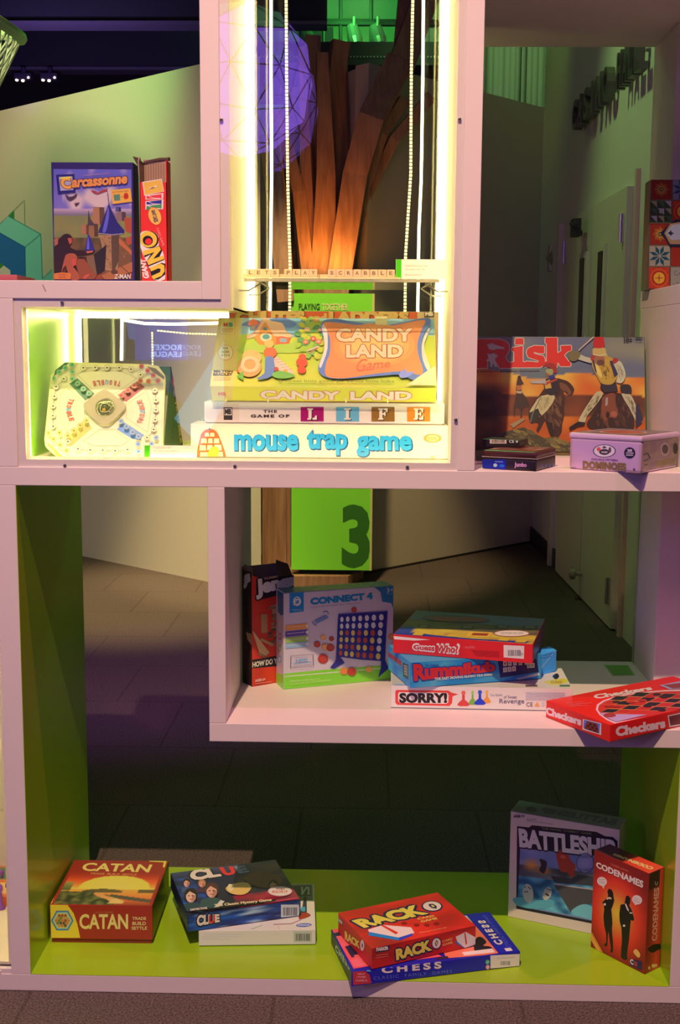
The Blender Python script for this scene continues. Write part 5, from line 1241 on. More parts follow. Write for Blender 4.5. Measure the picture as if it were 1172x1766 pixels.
# middle horse and rider
HB = (60, 36, 28)
F.poly([(880, 570), (960, 580), (1040, 610), (1100, 680), (1095, 730), (1060, 765), (1010, 735), (985, 720), (1000, 800), (990, 900), (990, 1000), (970, 1080), (960, 1180), (900, 1250), (870, 1230), (860, 1100), (780, 1050), (740, 1110), (700, 1180), (680, 1150), (700, 1080), (620, 1060), (590, 1000), (610, 900), (700, 780), (800, 640)], HB, smooth=3); F.tex([(700, 800), (960, 640), (985, 900), (960, 1100), (880, 1200), (780, 1040), (640, 1040)], (58, 36, 28), (112, 72, 50), 70, .10, ang=1.2)
F.poly([(940, 620), (1010, 640), (1060, 700), (1070, 740), (1040, 765), (1020, 720), (960, 700)], (110, 66, 44), smooth=3)
F.poly([(780, 1050), (860, 1070), (880, 1200), (850, 1240), (820, 1180)], (44, 28, 24)); F.poly([(600, 930), (700, 900), (720, 980), (640, 1080), (600, 1060)], (46, 48, 40))
F.poly([(730, 770), (880, 755), (860, 850), (740, 990), (700, 910), (640, 940), (600, 950), (660, 850)], (186, 164, 116), smooth=2); F.tex([(740, 780), (860, 775), (840, 850), (740, 960), (700, 890)], (178, 156, 108), (120, 104, 70), 22, .12, ang=1.9)
F.poly([(765, 600), (840, 560), (905, 590), (930, 680), (900, 750), (820, 760), (770, 690)], (40, 34, 40), smooth=3); F.poly([(765, 610), (830, 585), (850, 680), (780, 690)], (190, 140, 60)); F.poly([(770, 620), (920, 570), (915, 590), (780, 650)], (170, 60, 44))
F.poly([(605, 600), (700, 590), (780, 580), (790, 630), (700, 630), (620, 628)], (170, 150, 140)); F.ell(825, 520, 44, 60, (130, 90, 60)); F.poly([(780, 500), (790, 470), (870, 460), (880, 500), (840, 540)], (150, 140, 90)); F.poly([(750, 440), (790, 400), (870, 405), (905, 450), (905, 510), (870, 510), (860, 470), (790, 440)], (150, 40, 34), smooth=3); F.poly([(810, 545), (880, 530), (890, 570), (820, 580)], (40, 50, 110))
F.line([(730, 780), (640, 960), (610, 1070)], 10, (120, 104, 80))
F.poly([(380, 1090), (520, 1020), (560, 1030), (420, 1130)], (150, 120, 80)); F.tex([(200, 1330), (240, 1200), (400, 1150), (540, 1120), (640, 1180), (760, 1240), (900, 1230), (1060, 1300), (1200, 1250), (1200, 1400), (200, 1400)], (70, 60, 40), (150, 120, 60), 90, .06, ang=.5)
# near rider
F.k = kR
F.poly([(700, 780), (560, 790), (500, 900), (420, 1040), (350, 1150), (440, 1220), (700, 1230), (900, 1230), (900, 1000), (840, 820)], (52, 32, 28), smooth=3); F.tex([(700, 800), (820, 850), (880, 1000), (870, 1200), (460, 1200), (430, 1080), (520, 920)], (50, 32, 28), (104, 58, 42), 90, .08, ang=1.3)
F.poly([(540, 830), (640, 780), (690, 800), (690, 900), (720, 1000), (700, 1080), (620, 1070), (560, 1120), (520, 1000), (530, 900)], (120, 60, 40), smooth=3); F.ell(672, 1030, 40, 34, (150, 80, 60)); F.ell(600, 1040, 22, 40, (40, 26, 24)); F.poly([(575, 840), (600, 830), (600, 920), (570, 940)], (150, 130, 130))
F.poly([(470, 765), (545, 780), (500, 870), (430, 960), (350, 1060), (330, 1130), (250, 1130), (290, 1030), (380, 890)], (178, 158, 120), smooth=2); F.tex([(480, 790), (530, 800), (440, 930), (350, 1050), (300, 1100), (310, 1030), (400, 880)], (170, 150, 112), (80, 70, 50), 26, .09, ang=2.2); F.poly([(250, 1120), (330, 1130), (320, 1170), (250, 1180), (150, 1230), (140, 1190), (200, 1150)], (34, 26, 26))
F.poly([(760, 790), (870, 800), (920, 900), (1000, 1050), (1010, 1130), (950, 1140), (900, 1050), (850, 950)], (178, 158, 126), smooth=2); F.tex([(790, 800), (860, 820), (960, 1040), (980, 1110), (920, 1050), (850, 920)], (172, 150, 118), (96, 84, 66), 24, .09, ang=1.1); F.poly([(930, 930), (960, 900), (1020, 1080), (1000, 1140), (930, 1200)], (40, 40, 60))
F.poly([(750, 690), (840, 680), (880, 720), (870, 790), (770, 780)], (40, 36, 40), smooth=3); F.poly([(520, 650), (700, 660), (720, 760), (560, 780), (510, 720)], (44, 38, 48))
F.poly([(410, 360), (460, 350), (590, 340), (690, 400), (740, 520), (700, 620), (640, 680), (530, 670), (480, 600), (420, 480)], (176, 134, 54), smooth=3); F.tex([(450, 400), (640, 390), (700, 500), (650, 650), (540, 650), (470, 560)], (180, 136, 54), (104, 74, 34), 30, .12, ang=1.3); F.poly([(440, 430), (480, 450), (530, 560), (515, 600), (470, 540)], (210, 176, 92), smooth=3); F.poly([(620, 400), (660, 400), (720, 560), (680, 600)], (50, 44, 70)); F.poly([(405, 370), (430, 365), (470, 540), (450, 530)], (50, 44, 70))
F.poly([(250, 310), (330, 350), (410, 370), (405, 430), (330, 410), (240, 380)], (180, 165, 140)); F.poly([(130, 300), (200, 280), (270, 300), (270, 350), (220, 400), (150, 395)], (110, 96, 60), smooth=3)
F.poly([(660, 410), (740, 400), (790, 480), (810, 580), (770, 660), (700, 650), (720, 560)], (184, 170, 140), smooth=3); F.tex([(690, 430), (760, 460), (800, 580), (750, 650), (720, 560)], (176, 160, 130), (110, 98, 84), 20, .12, ang=1.4); F.poly([(655, 420), (660, 375), (700, 365), (730, 400), (680, 440)], (160, 40, 40)); F.poly([(395, 345), (430, 320), (450, 350), (420, 400), (395, 390)], (160, 50, 44))
F.ell(500, 385, 62, 70, (150, 90, 64)); F.ell(515, 420, 46, 34, (96, 60, 50)); F.poly([(430, 250), (560, 245), (580, 310), (590, 350), (430, 335), (420, 300)], (186, 150, 86), smooth=2); F.line([(430, 325), (500, 340), (580, 318)], 8, (200, 180, 150)); F.poly([(430, 160), (470, 110), (530, 105), (555, 160), (550, 240), (440, 245)], (180, 30, 30), smooth=3)
F.poly([(420, 65), (440, 62), (300, 240), (255, 285), (250, 270)], (200, 160, 130)); F.text('10+', (790, 122, 888, 175), (44, 44, 50), bold=.08); F.text('AGES', (806, 90, 876, 106), (60, 60, 64), bold=.04); F.line([(906, 86), (906, 170)], 3, (70, 70, 74)); F.poly([(920, 110), (945, 90), (960, 120), (1000, 100), (1012, 120), (990, 140), (930, 136)], (50, 50, 56)); F.text('PLAYERS', (922, 156, 1005, 170), (60, 60, 64), bold=.03)
finish1(B)
# flat green-edged board under the tins
B = single(.905, .200, ZR+.0002, -.03, .150, .14, .014, (.8, .5, .42), 'thin green-edged folded game board lying under the small tins', (66, 62, 44), cat='game board', name='folded_board', bev=.002)
F = B.face('front', K(1, 0, 0)); F.rect(.05, .1, .95, .8, (56, 60, 42), uv=True); finish1(B)

# ---------------------------------------------------------------- dominoes tin
kD = K(3.3295, 820, 720)
B = Box(1.0727, .0595, ZR, -.6377, .1497, .1761, .072, 0, (.66, .40, .42))
e = empty('dominoes_tin', B.base(), 'shiny mauve metal tin of dominoes overhanging the shelf edge', 'tin')
PNK = (176, 120, 150)
t = MB(); B.body(PNK, .006, 0, .86, mb=t); F = B.face('front', kD, mb=t); F.O = F.O-F.n*0
F.ell(738, 192, 66, 38, (70, 44, 66)); F.ell(738, 192, 60, 34, (200, 170, 186)); F.ell(738, 198, 30, 17, (60, 36, 44)); F.poly([(735, 160), (752, 176), (726, 178)], (70, 50, 60)); F.ell(706, 182, 12, 12, (190, 70, 60)); F.ell(770, 186, 8, 16, (90, 50, 60)); F.text('DOUBLE', (722, 194, 756, 204), (200, 180, 190), bold=.05); F.line([(728, 168), (750, 168)], 3, (120, 90, 100))
F.text('DOUBLE FIFTEEN', [(664, 244), (815, 252), (815, 240), (664, 234)], (120, 70, 100), bold=.04)
F.text('DOMINOES', [(616, 294), (862, 304), (862, 264), (616, 250)], (116, 76, 50), bold=.10, out=(150, 110, 110), ow=.05)
F.ell(884, 203, 32, 32, (34, 22, 34)); F.text('28', (870, 182, 898, 196), (190, 150, 170), bold=.05); F.text('WOODEN', (862, 200, 906, 208), (190, 150, 170), bold=.04); F.text('DOMINOES', (864, 212, 904, 220), (190, 150, 170), bold=.04)
F.line([(545, 288), (578, 290)], 3, (90, 50, 80)); F.poly([(902, 292), (918, 294), (910, 304)], (60, 36, 60)); F.line([(900, 308), (922, 310)], 2, (120, 80, 100))
Fr = B.face('right', kD, mb=t)
Fr.paint(lambda a, b: mixc((120, 84, 96), (150, 110, 90), max(0, nz(a, b, 5)+.3)), 12, 8, quad=[(.03, .06), (.97, .06), (.97, .84), (.03, .84)], uv=True)
Fr.ell(1086, 182, 26, 38, (150, 110, 120)); Fr.ell(1086, 182, 18, 27, (70, 50, 56)); Fr.ell(1145, 178, 14, 32, (40, 28, 34)); Fr.text('DOMINOES', [(1030, 285), (1140, 262), (1140, 232), (1030, 248)], (124, 90, 64), bold=.08)
Fr.line([(960, 215), (985, 205), (1000, 235)], 6, (60, 34, 54)); Fr.line([(965, 250), (990, 238)], 5, (60, 34, 54)); Fr.line([(968, 275), (985, 268)], 5, (60, 34, 54))
t.build('tin_body', TIN, B.base(), e)
m = MB(); c_ = tuple(min(.9, lin((196, 140, 170))[i]/B.L[i]) for i in range(3))
m.obox(B.P(-.008, -.008, .84), B.e*B.w*1.016, B.nn*B.d*1.016, B.u*B.h*.15, c_, bev=.004)
Ft = Face(m, B.P(0, 0, .992), B.e*B.w, B.nn*B.d, B.u, B.L, kD); Ft.paint(lambda a, b: mixc((84, 60, 70), (130, 90, 100), nz(a, b, 4)+.4), 16, 16, quad=[(.04, .04), (.96, .04), (.96, .96), (.04, .96)], uv=True)
Ft.ell(.5, .45, .3, .3, (180, 120, 110), uv=True); Ft.ell(.5, .45, .26, .26, (150, 50, 44), uv=True)
m.build('tin_lid', TIN, B.base(), e)
# ---------------------------------------------------------------- small dark tin with a blue end
B = Box(.9022, .0454, ZR+.0001, -.4591, .1096, .1239, .0379, 0, (.62, .40, .33))
e = empty('game_tin', B.base(), 'small black and blue game tin holding a small black carton', 'tin')
t = MB(); B.body((40, 26, 30), .005, 0, .60, mb=t); F = B.face('front', kD, mb=t)
F.poly([(38, 240), (172, 242), (172, 298), (38, 290)], (22, 30, 116)); F.line([(110, 253), (156, 255)], 5, (110, 110, 190)); F.ell(112, 274, 11, 10, (150, 160, 200)); F.ell(150, 277, 15, 8, (30, 80, 190)); F.text('Jumbo', [(222, 290), (292, 292), (292, 260), (222, 256)], (190, 120, 140), bold=.05)
Fr = B.face('right', kD, mb=t)
for x_ in (375, 398, 420, 440): Fr.poly([(x_, 288), (x_+12, 284), (x_+10, 262), (x_-4, 272)], (44, 44, 90))
t.build('tin_body', TIN, B.base(), e)
m = MB(); dk = (.05, .03, .035)
m.obox(B.P(-.008, -.008, .60), B.e*B.w*1.016, B.nn*B.d*1.016, B.u*B.h*.05, (.42, .36, .36), bev=.0008)
m.obox(B.P(0, 0, .64), B.e*B.w, B.nn*B.d, B.u*B.h*.33, (.09, .03, .035), bev=.005)
F = Face(m, B.P(0, 0, .985), B.e*B.w, B.nn*B.d, B.u, B.L, kD); F.z = -1
F.paint(lambda a, b: mixc((96, 30, 26), (150, 110, 90), max(0, nz(a, b, 5)*1.5)), 16, 16, quad=[(.06, .06), (.94, .06), (.94, .94), (.06, .94)], uv=True)
m.build('tin_lid', TIN, B.base(), e)
B = single(.9269-.018, .120, ZR+.0001+.0379, -.4188, .0769, .060, .0145, (.62, .40, .33), 'tiny black carton with a barcode lying on the small dark tin', (26, 20, 24))
F = B.face('front', K(6.511, 820, 565)); F.barcode(158, 1244, 345, 1302, (170, 140, 124), (50, 34, 38)); F.text('CE', (375, 1262, 430, 1294), (170, 160, 150), bold=.02); F.ell(462, 1280, 14, 13, (150, 140, 130)); F.ell(502, 1280, 14, 13, (130, 120, 110))
finish1(B)

# ---------------------------------------------------------------- castle game, top left
k = K(7.325, 80, 280)
B = single(-.0085, .352, ZT, -.01, .1775, .060, .2695, (.72, .48, .42), 'dark blue castle tile game box standing on the top left shelf', (44, 32, 84))
B.w = .1775
F = B.face('front', k)
def carc(a, b):
    n = nz(a, b, 4, 1)
    if b > .64: c = mixc(mixc((88, 80, 158), (120, 96, 150), (1-b)*2), (186, 150, 150), max(0, nz(a, b, 5, 3)*2.2+.5-abs(b-.74)*4) if a > .1 else 0)
    elif b > .58: c = mixc((170, 130, 150), (96, 84, 100), (.64-b)*16)
    elif b > .38: c = mixc((128, 110, 60), (110, 104, 66), nz(a, b, 9, 2)+.5)
    elif b > .2: c = mixc((70, 56, 36), (110, 70, 44), nz(a, b, 12, 4)+.5)
    else: c = mixc((44, 26, 26), (130, 60, 36), nz(a, b, 8, 5)+.4)
    return c
F.paint(carc, 60, 80, quad=[(98, 1478), (1082, 1478), (1072, 90), (90, 84)])
for x_, y_, w_, h_, c_ in ((590, 560, 140, 230, (150, 96, 70)), (450, 780, 90, 130, (150, 90, 66)), (540, 770, 110, 170, (130, 84, 60)), (890, 620, 110, 120, (120, 84, 90)), (880, 560, 60, 60, (70, 66, 110))):
    F.poly([(x_, y_), (x_+w_, y_+8), (x_+w_*1.05, y_+h_), (x_-10, y_+h_)], c_); F.poly([(x_+w_*.55, y_+6), (x_+w_, y_+8), (x_+w_*1.05, y_+h_), (x_+w_*.6, y_+h_)], tuple(int(q*.6) for q in c_))
F.poly([(530, 600), (560, 720), (620, 800), (520, 800)], (70, 50, 60))
F.poly([(980, 700), (1078, 700), (1078, 900), (1000, 870)], (150, 64, 44)); F.poly([(1000, 960), (1078, 930), (1078, 1030), (1010, 1060)], (150, 64, 44))
F.poly([(880, 900), (1000, 1000), (1078, 1110), (1078, 1260), (860, 1360), (700, 1420)], (110, 70, 46)); F.tex([(900, 930), (1000, 1010), (1070, 1120), (1070, 1250), (900, 1330), (880, 1100)], (104, 66, 44), (150, 92, 60), 40, .05, ang=1.4); F.poly([(820, 940), (900, 930), (1078, 1120), (1078, 1170)], (166, 84, 50))
F.poly([(668, 920), (920, 920), (900, 1380), (740, 1360), (700, 1050)], (150, 104, 74)); F.tex([(680, 935), (830, 935), (840, 1350), (745, 1340), (705, 1050)], (146, 100, 70), (96, 64, 46), 60, .04, ang=.1); F.poly([(820, 925), (920, 920), (910, 1250), (860, 1370), (830, 1370)], (80, 56, 44))
for i in range(26): x_, y_ = 700+(i*37) % 120, 960+(i*53) % 340; F.poly([(x_, y_), (x_+16, y_+2), (x_+15, y_+12), (x_, y_+10)], (120, 80, 56), keep=(i > 0))
F.poly([(505, 1190), (640, 1160), (650, 1420), (580, 1440), (520, 1290)], (110, 76, 56)); F.poly([(600, 1170), (760, 1040), (740, 1370), (640, 1420)], (40, 30, 34))
F.poly([(780, 545), (805, 560), (900, 760), (985, 860), (960, 905), (830, 915), (700, 905), (655, 890), (700, 770)], (40, 34, 92), smooth=2); F.poly([(780, 560), (795, 640), (780, 760), (750, 880), (710, 875), (745, 720)], (86, 76, 160), smooth=2); F.line([(660, 896), (830, 916), (965, 900)], 7, (160, 140, 160))
F.poly([(528, 900), (560, 960), (615, 1120), (490, 1110), (505, 1010)], (44, 38, 110)); F.poly([(528, 920), (540, 1000), (545, 1100), (510, 1100)], (90, 80, 170)); F.line([(775, 390), (785, 480), (795, 545)], 9, (60, 44, 70)); F.line([(765, 300), (775, 395)], 5, (100, 80, 110))
F.poly([(705, 350), (765, 335), (770, 360), (710, 380), (650, 405), (600, 390), (560, 350), (620, 365), (650, 385)], (150, 50, 60))
F.poly([(690, 1430), (1085, 1258), (1088, 1380), (980, 1420), (840, 1478), (740, 1478)], (150, 84, 52)); F.line([(945, 1315), (1040, 1395)], 8, (60, 34, 30)); F.ell(860, 1385, 44, 30, (80, 50, 44))
F.poly([(100, 1080), (180, 950), (240, 905), (300, 915), (330, 960), (320, 1030), (290, 1060), (380, 1110), (590, 1115), (590, 1145), (500, 1170), (400, 1180), (330, 1180), (250, 1300), (190, 1380), (100, 1400)], (46, 26, 30), smooth=2); F.poly([(270, 960), (320, 955), (328, 1010), (295, 1040)], (160, 70, 56)); F.poly([(500, 1125), (590, 1115), (590, 1135), (520, 1150)], (170, 80, 66)); F.poly([(100, 980), (150, 940), (150, 1030), (110, 1060)], (150, 80, 60))
F.poly([(230, 1220), (260, 1160), (340, 1150), (390, 1190), (380, 1290), (340, 1320), (400, 1390), (420, 1478), (300, 1478), (250, 1300), (200, 1380), (195, 1370)], (150, 70, 50), smooth=2); F.poly([(320, 1220), (375, 1215), (378, 1300), (330, 1310)], (180, 64, 56)); F.poly([(400, 1220), (480, 1220), (640, 1440), (600, 1478), (430, 1478), (380, 1300)], (130, 62, 42)); F.poly([(470, 1440), (540, 1405), (545, 1425), (480, 1478)], (180, 70, 60))
F.poly([(240, 400), (290, 440), (340, 430), (390, 390), (380, 440), (330, 475), (300, 488), (260, 460)], (70, 44, 60)); F.poly([(355, 520), (425, 505), (395, 540), (375, 555)], (70, 44, 60))
F.poly([(125, 160), (355, 148), (372, 382), (148, 400)], (38, 30, 96)); F.poly([(160, 185), (330, 178), (345, 350), (180, 362)], (150, 136, 160))
F.text('C', [(215, 345), (330, 330), (300, 190), (165, 205)], (216, 140, 60), bold=.06, out=(120, 50, 40), ow=.05); F.line([(180, 205), (310, 190)], 22, (220, 180, 60))
F.text('arcassonne', [(320, 325), (1020, 270), (1030, 175), (330, 225)], (206, 120, 60), bold=.05, out=(60, 34, 70), ow=.05)
F.text('KLAUS JURGEN WREDE', [(475, 178), (800, 150), (800, 134), (475, 160)], (180, 110, 90))
F.poly([(818, 352), (1062, 328), (1085, 498), (840, 530)], (206, 140, 56)); F.text('WITH THE RIVER & ABBOT', [(836, 392), (1045, 372), (1040, 350), (834, 374)], (110, 50, 40)); F.poly([(852, 412), (930, 404), (938, 482), (862, 490)], (80, 110, 90)); F.poly([(985, 400), (1025, 390), (1040, 455), (985, 465)], (170, 40, 30), smooth=2); F.text('+', (945, 425, 965, 450), (110, 60, 40))
F.poly([(100, 1405), (200, 1390), (310, 1400), (318, 1430), (305, 1478), (96, 1478)], (190, 96, 50)); F.text('AWARD', (150, 1412, 250, 1430), (110, 44, 30)); F.text('GAME', (160, 1444, 245, 1462), (110, 44, 30))
F.text('Z-MAN', [(860, 1472), (1065, 1472), (1068, 1410), (865, 1415)], (205, 180, 175), bold=.02)
finish1(B)

# ---------------------------------------------------------------- giant card game carton
k = K(7.51, 220, 255)
B = Box(.1835, .345, ZT, .0, .0585, .052, .282, 0, (.72, .48, .42))
e = empty('card_game_carton', B.base(), 'narrow red card game carton with a torn top, standing by the white post', 'board game')
m = B.mb; P = B.P; cr = tuple(lin((206, 40, 34))[i]/B.L[i] for i in range(3)); cb_ = tuple(lin((170, 120, 100))[i]/B.L[i] for i in range(3)); cd_ = tuple(lin((80, 50, 44))[i]/B.L[i] for i in range(3))
zt_ = .805
m.obox(P(0, 0, 0), B.e*B.w, B.nn*.0015, B.u*B.h*zt_, cr); m.obox(P(0, 0, 0), B.e*.0015, B.nn*B.d, B.u*B.h*.97, cd_); m.obox(P(1, 0, 0)-B.e*.0015, B.e*.0015, B.nn*B.d, B.u*B.h*.97, cr)
m.obox(P(0, 1, 0)-B.nn*.0015, B.e*B.w, B.nn*.0015, B.u*B.h, cb_); m.obox(P(0, 0, 0), B.e*B.w, B.nn*B.d, B.u*.001, cd_)
for i in range(9): m.obox(P(.08+i*.095, .9, .78), B.e*.0006, B.nn*.001, B.u*B.h*.2, tuple(q*.75 for q in cb_))
F = B.face('front', k); 
F.poly([(190, 440), (440, 400), (472, 565), (215, 622)], (220, 170, 150)); F.poly([(205, 452), (432, 415), (460, 562), (228, 608)], (220, 150, 56)); F.text('1', [(372, 485), (372, 510), (285, 515), (285, 535)][::-1], (206, 190, 190), bold=.1)
for y_, c_ in ((640, (206, 50, 50)), (715, (44, 40, 120)), (770, (60, 120, 70))):
    F.poly([(232, y_-25), (465, y_-55 if y_ < 700 else y_-45), (458, y_+25), (230, y_+30)], (214, 180, 180)); F.poly([(244, y_-14), (440, y_-40), (440, y_+16), (244, y_+20)], c_); F.line([(270, y_-16), (330, y_+10), (420, y_+14)], 7, (214, 180, 180))
F.poly([(250, 775), (410, 800), (415, 830), (240, 800)], (60, 120, 70))
F.ell(352, 885, 84, 122, (196, 60, 34), rot=-.35); F.ell(352, 885, 78, 114, (214, 150, 64), rot=-.35); F.text('GIANT CARDS', [(305, 810), (345, 970), (400, 950), (350, 800)][::1], (60, 44, 70), bold=.06)
F.text('CARD GAME', [(375, 1045), (455, 1275), (478, 1262), (400, 1030)], (214, 140, 130))
# U N O running up the front
F.poly([(160, 1260), (160, 1110), (240, 1075), (340, 1090), (400, 1150), (405, 1260), (450, 1330), (470, 1400), (485, 1480), (485, 1705), (330, 1705), (280, 1560), (200, 1380), (175, 1310)], (214, 180, 170), smooth=2)
F.ell(286, 1190, 118, 112, (30, 20, 20), rot=.3); F.ell(270, 1185, 112, 104, (222, 156, 50), rot=.3); F.ell(262, 1200, 66, 62, (30, 20, 20), rot=.3); F.ell(270, 1212, 44, 40, (206, 40, 34), rot=-.3)
F.poly([(200, 1345), (415, 1265), (450, 1330), (400, 1440), (465, 1405), (480, 1450), (265, 1540), (240, 1480), (300, 1380), (220, 1420)], (30, 20, 20))
F.poly([(200, 1335), (412, 1275), (432, 1320), (330, 1440), (460, 1395), (470, 1440), (270, 1520), (250, 1470), (350, 1350), (215, 1395)], (222, 156, 50))
F.poly([(280, 1560), (440, 1490), (490, 1500), (490, 1640), (400, 1705), (320, 1705)], (30, 20, 20)); F.poly([(285, 1555), (430, 1500), (475, 1520), (480, 1600), (440, 1660), (330, 1705), (310, 1660), (420, 1610), (430, 1570), (400, 1560), (305, 1600)], (222, 156, 50))
F.text('GIANT', [(200, 1690), (185, 1435), (225, 1440), (285, 1680)][::1] if False else [(285, 1690), (225, 1440), (165, 1440), (200, 1690)], (214, 190, 180), bold=.08)
m.build('carton', CARD, B.base(), e)
m = MB(); m.prism([P(0, 0, .86), P(0, .5, .97), P(0, .2, 1.0), P(0, -.1, .96)], -B.e*.002, cb_); m.prism([P(0, .1, .90), P(-.22, .1, .985), P(-.26, .1, 1.0), P(-.06, .1, .99), P(0, .1, .98)], B.nn*.0015, cd_); m.prism([P(1, .3, .97), P(1, .9, .99), P(1.0, .7, 1.01), P(.97, .4, 1.0)], B.e*.0015, cd_)
m.prism([P(.0, .95, .985), P(.3, .93, 1.0), P(.6, .93, 1.012), P(1, .95, 1.015), P(1, .93, 1.0), P(.5, .9, .99), P(.0, .9, .97)], B.nn*.002, cd_); m.build('torn_flap', MATTE, B.base(), e)

# ---------------------------------------------------------------- low stack at the far left of the top shelf
zs = ZT
for i, (h_, xr, col, lab) in enumerate(((.007, -.071, (190, 110, 96), 'thin pink cardboard folder, bottom of the stack at the left edge'), (.009, -.074, (150, 54, 60), 'dark red thin box, middle of the stack at the left edge'), (.012, -.0765, (160, 70, 74), 'dusky red box, topmost of the stack at the left edge'))):
    B = single(xr-.20, .30+i*.004, zs+.0001, 0, .20, .14, h_, (.60, .42, .36), lab, col, bev=.002, name='flat_box', cat='box'); finish1(B, group=None); zs += h_+.0002

# ---------------------------------------------------------------- patterned tile box, far right
k = K(8.8333, 1100, 300)
B = single(1.292, .42, ZT+.0092, 0, .14, .055, .2375, (1.15, .76, .62), 'box covered in colourful patterned ceramic tile print, at the right edge', (84, 70, 60), name='patterned_box', cat='box')
F = B.face('front', k)
def tile(x0, y0, x1, y1, kind):
    X = lambda a: x0+(x1-x0)*a; Y_ = lambda b: y0+(y1-y0)*b
    bgc = {'red': (130, 36, 24), 'geo': (56, 64, 44), 'star': (150, 130, 116), 'sun': (176, 50, 34), 'scroll': (140, 124, 116), 'plain': (140, 36, 26), 'blue': (120, 110, 130)}[kind]
    F.poly([(X(.02), Y_(.02)), (X(.98), Y_(.02)), (X(.98), Y_(.98)), (X(.02), Y_(.98))], bgc)
    pol = lambda r, n, off=0, sq=.5: [(X(.5+r*(1 if i % 2 == 0 else sq)*math.cos(PI*i/n+off)), Y_(.5+r*(1 if i % 2 == 0 else sq)*math.sin(PI*i/n+off))) for i in range(2*n)]
    if kind == 'red': F.poly(pol(.36, 8, 0, .72), (150, 74, 34)); F.poly(pol(.24, 8, .2, .6), (166, 112, 50)); F.poly(pol(.13, 6, 0, .6), (50, 60, 40)); F.ell(X(.5), Y_(.5), (x1-x0)*.04, (y1-y0)*.04, (190, 150, 80))
    if kind in ('star', 'blue'):
        cc = (22, 66, 84) if kind == 'star' else (40, 50, 104)
        for i in range(8):
            a = PI/4*i+PI/8; P_ = lambda r, t: (X(.5+r*math.cos(t)), Y_(.5+r*math.sin(t)))
            F.poly([P_(.04, a), P_(.30, a-.30), P_(.52 if i % 2 else .52, a), P_(.30, a+.30)], cc, keep=(i > 0))
    if kind == 'sun': F.poly(pol(.52, 12, 0, .8), (160, 34, 26)); F.ell(X(.5), Y_(.5), (x1-x0)*.44, (y1-y0)*.44, (190, 70, 34)); F.ell(X(.5), Y_(.5), (x1-x0)*.34, (y1-y0)*.34, (160, 30, 24)); F.ell(X(.5), Y_(.5), (x1-x0)*.26, (y1-y0)*.26, (206, 144, 44)); F.poly(pol(.26, 4, 0, .16), (170, 60, 26))
    if kind == 'geo':
        for i in range(3):
            for j in range(3):
                c1 = [(150, 140, 100), (64, 90, 60), (170, 150, 160)][(i+j) % 3]; F.poly([(X(i/3+.02), Y_(j/3+.02)), (X(i/3+.32), Y_(j/3+.02)), (X(i/3+.32), Y_(j/3+.31))], c1, keep=(i+j > 0))
        F.z += 1; F.ell(X(.5), Y_(.5), (x1-x0)*.09, (y1-y0)*.09, (150, 150, 140))
    if kind == 'scroll':
        for (cx_, cy_, s_) in ((.28, .25, 1), (.72, .3, -1), (.3, .75, -1), (.74, .74, 1)):
            F.line([(X(cx_+.17*math.cos(t_*.7)*(1-t_*.1)*s_), Y_(cy_+.17*math.sin(t_*.7)*(1-t_*.1))) for t_ in range(9)], 6, (44, 44, 80))
T = [(75, 397, ['red', 'blue', 'sun']), (405, 745, ['geo', 'sun', 'star']), (750, 1085, ['red', 'scroll', 'geo']), (1092, 1410, ['star', 'plain', 'sun']), (1415, 1755, ['sun', 'scroll', 'red'])]
for (y0, y1, ks) in T:
    s_ = (y0-75)/1680*-48
    for j, kd in enumerate(ks): x0 = 190+s_+j*332; tile(x0, y0, x0+325, y1, kd)
F.line([(186, 400), (1200, 400)], 5, (150, 120, 100)); F.line([(176, 748), (1200, 748)], 5, (150, 120, 100)); F.line([(164, 1088), (1200, 1088)], 5, (150, 120, 100)); F.line([(152, 1413), (1200, 1413)], 5, (150, 120, 100))
F.poly([(330, 900), (440, 790), (560, 700), (900, 690), (900, 1125), (470, 1110), (430, 1020)], (26, 28, 54)); F.poly([(390, 905), (480, 760), (620, 735), (900, 735), (900, 1075), (480, 1070)], (150, 110, 80)); F.poly([(415, 905), (500, 780), (640, 760), (900, 760), (900, 990), (500, 1010)], (150, 140, 158)); F.poly([(440, 905), (480, 880), (490, 850), (505, 890), (540, 905), (505, 925), (490, 950), (478, 925)], (40, 30, 50))
finish1(B)

# ================================================================== INSIDE THE LIT CASE
k5 = K(2.4417, 320, 440)
CR = (250, 238, 160)
zf = 1.0962
B = lidded(.3285, .075, zf, .0, .5085, .300, .0665, LC, 'large cream contraption game box with blue lettering at the bottom of the case', CR, (240, 225, 140), .02)
F = B.face('front', k5, .02)
F.paint(lambda a, b: (253, 240, 160), 2, 2)
F.text('mouse', [(206, 828), (478, 828), (478, 758), (206, 758)], (20, 90, 110), bold=.07)
F.text('mouse', [(203, 824), (474, 824), (474, 754), (203, 754)], (52, 176, 222), bold=.045)
F.text('trap', [(512, 848), (684, 848), (684, 738), (512, 738)], (20, 90, 110), bold=.07)
F.text('trap', [(509, 843), (680, 843), (680, 735), (509, 735)], (52, 176, 222), bold=.045)
F.text('game', [(721, 852), (956, 852), (956, 764), (721, 764)], (20, 90, 110), bold=.07)
F.text('game', [(718, 848), (952, 848), (952, 760), (718, 760)], (52, 176, 222), bold=.045)
ORG = (236, 120, 40)
F.poly([(48, 850), (60, 770), (75, 742), (100, 732), (128, 742), (148, 780), (170, 850), (140, 858), (80, 858)], ORG, smooth=3)
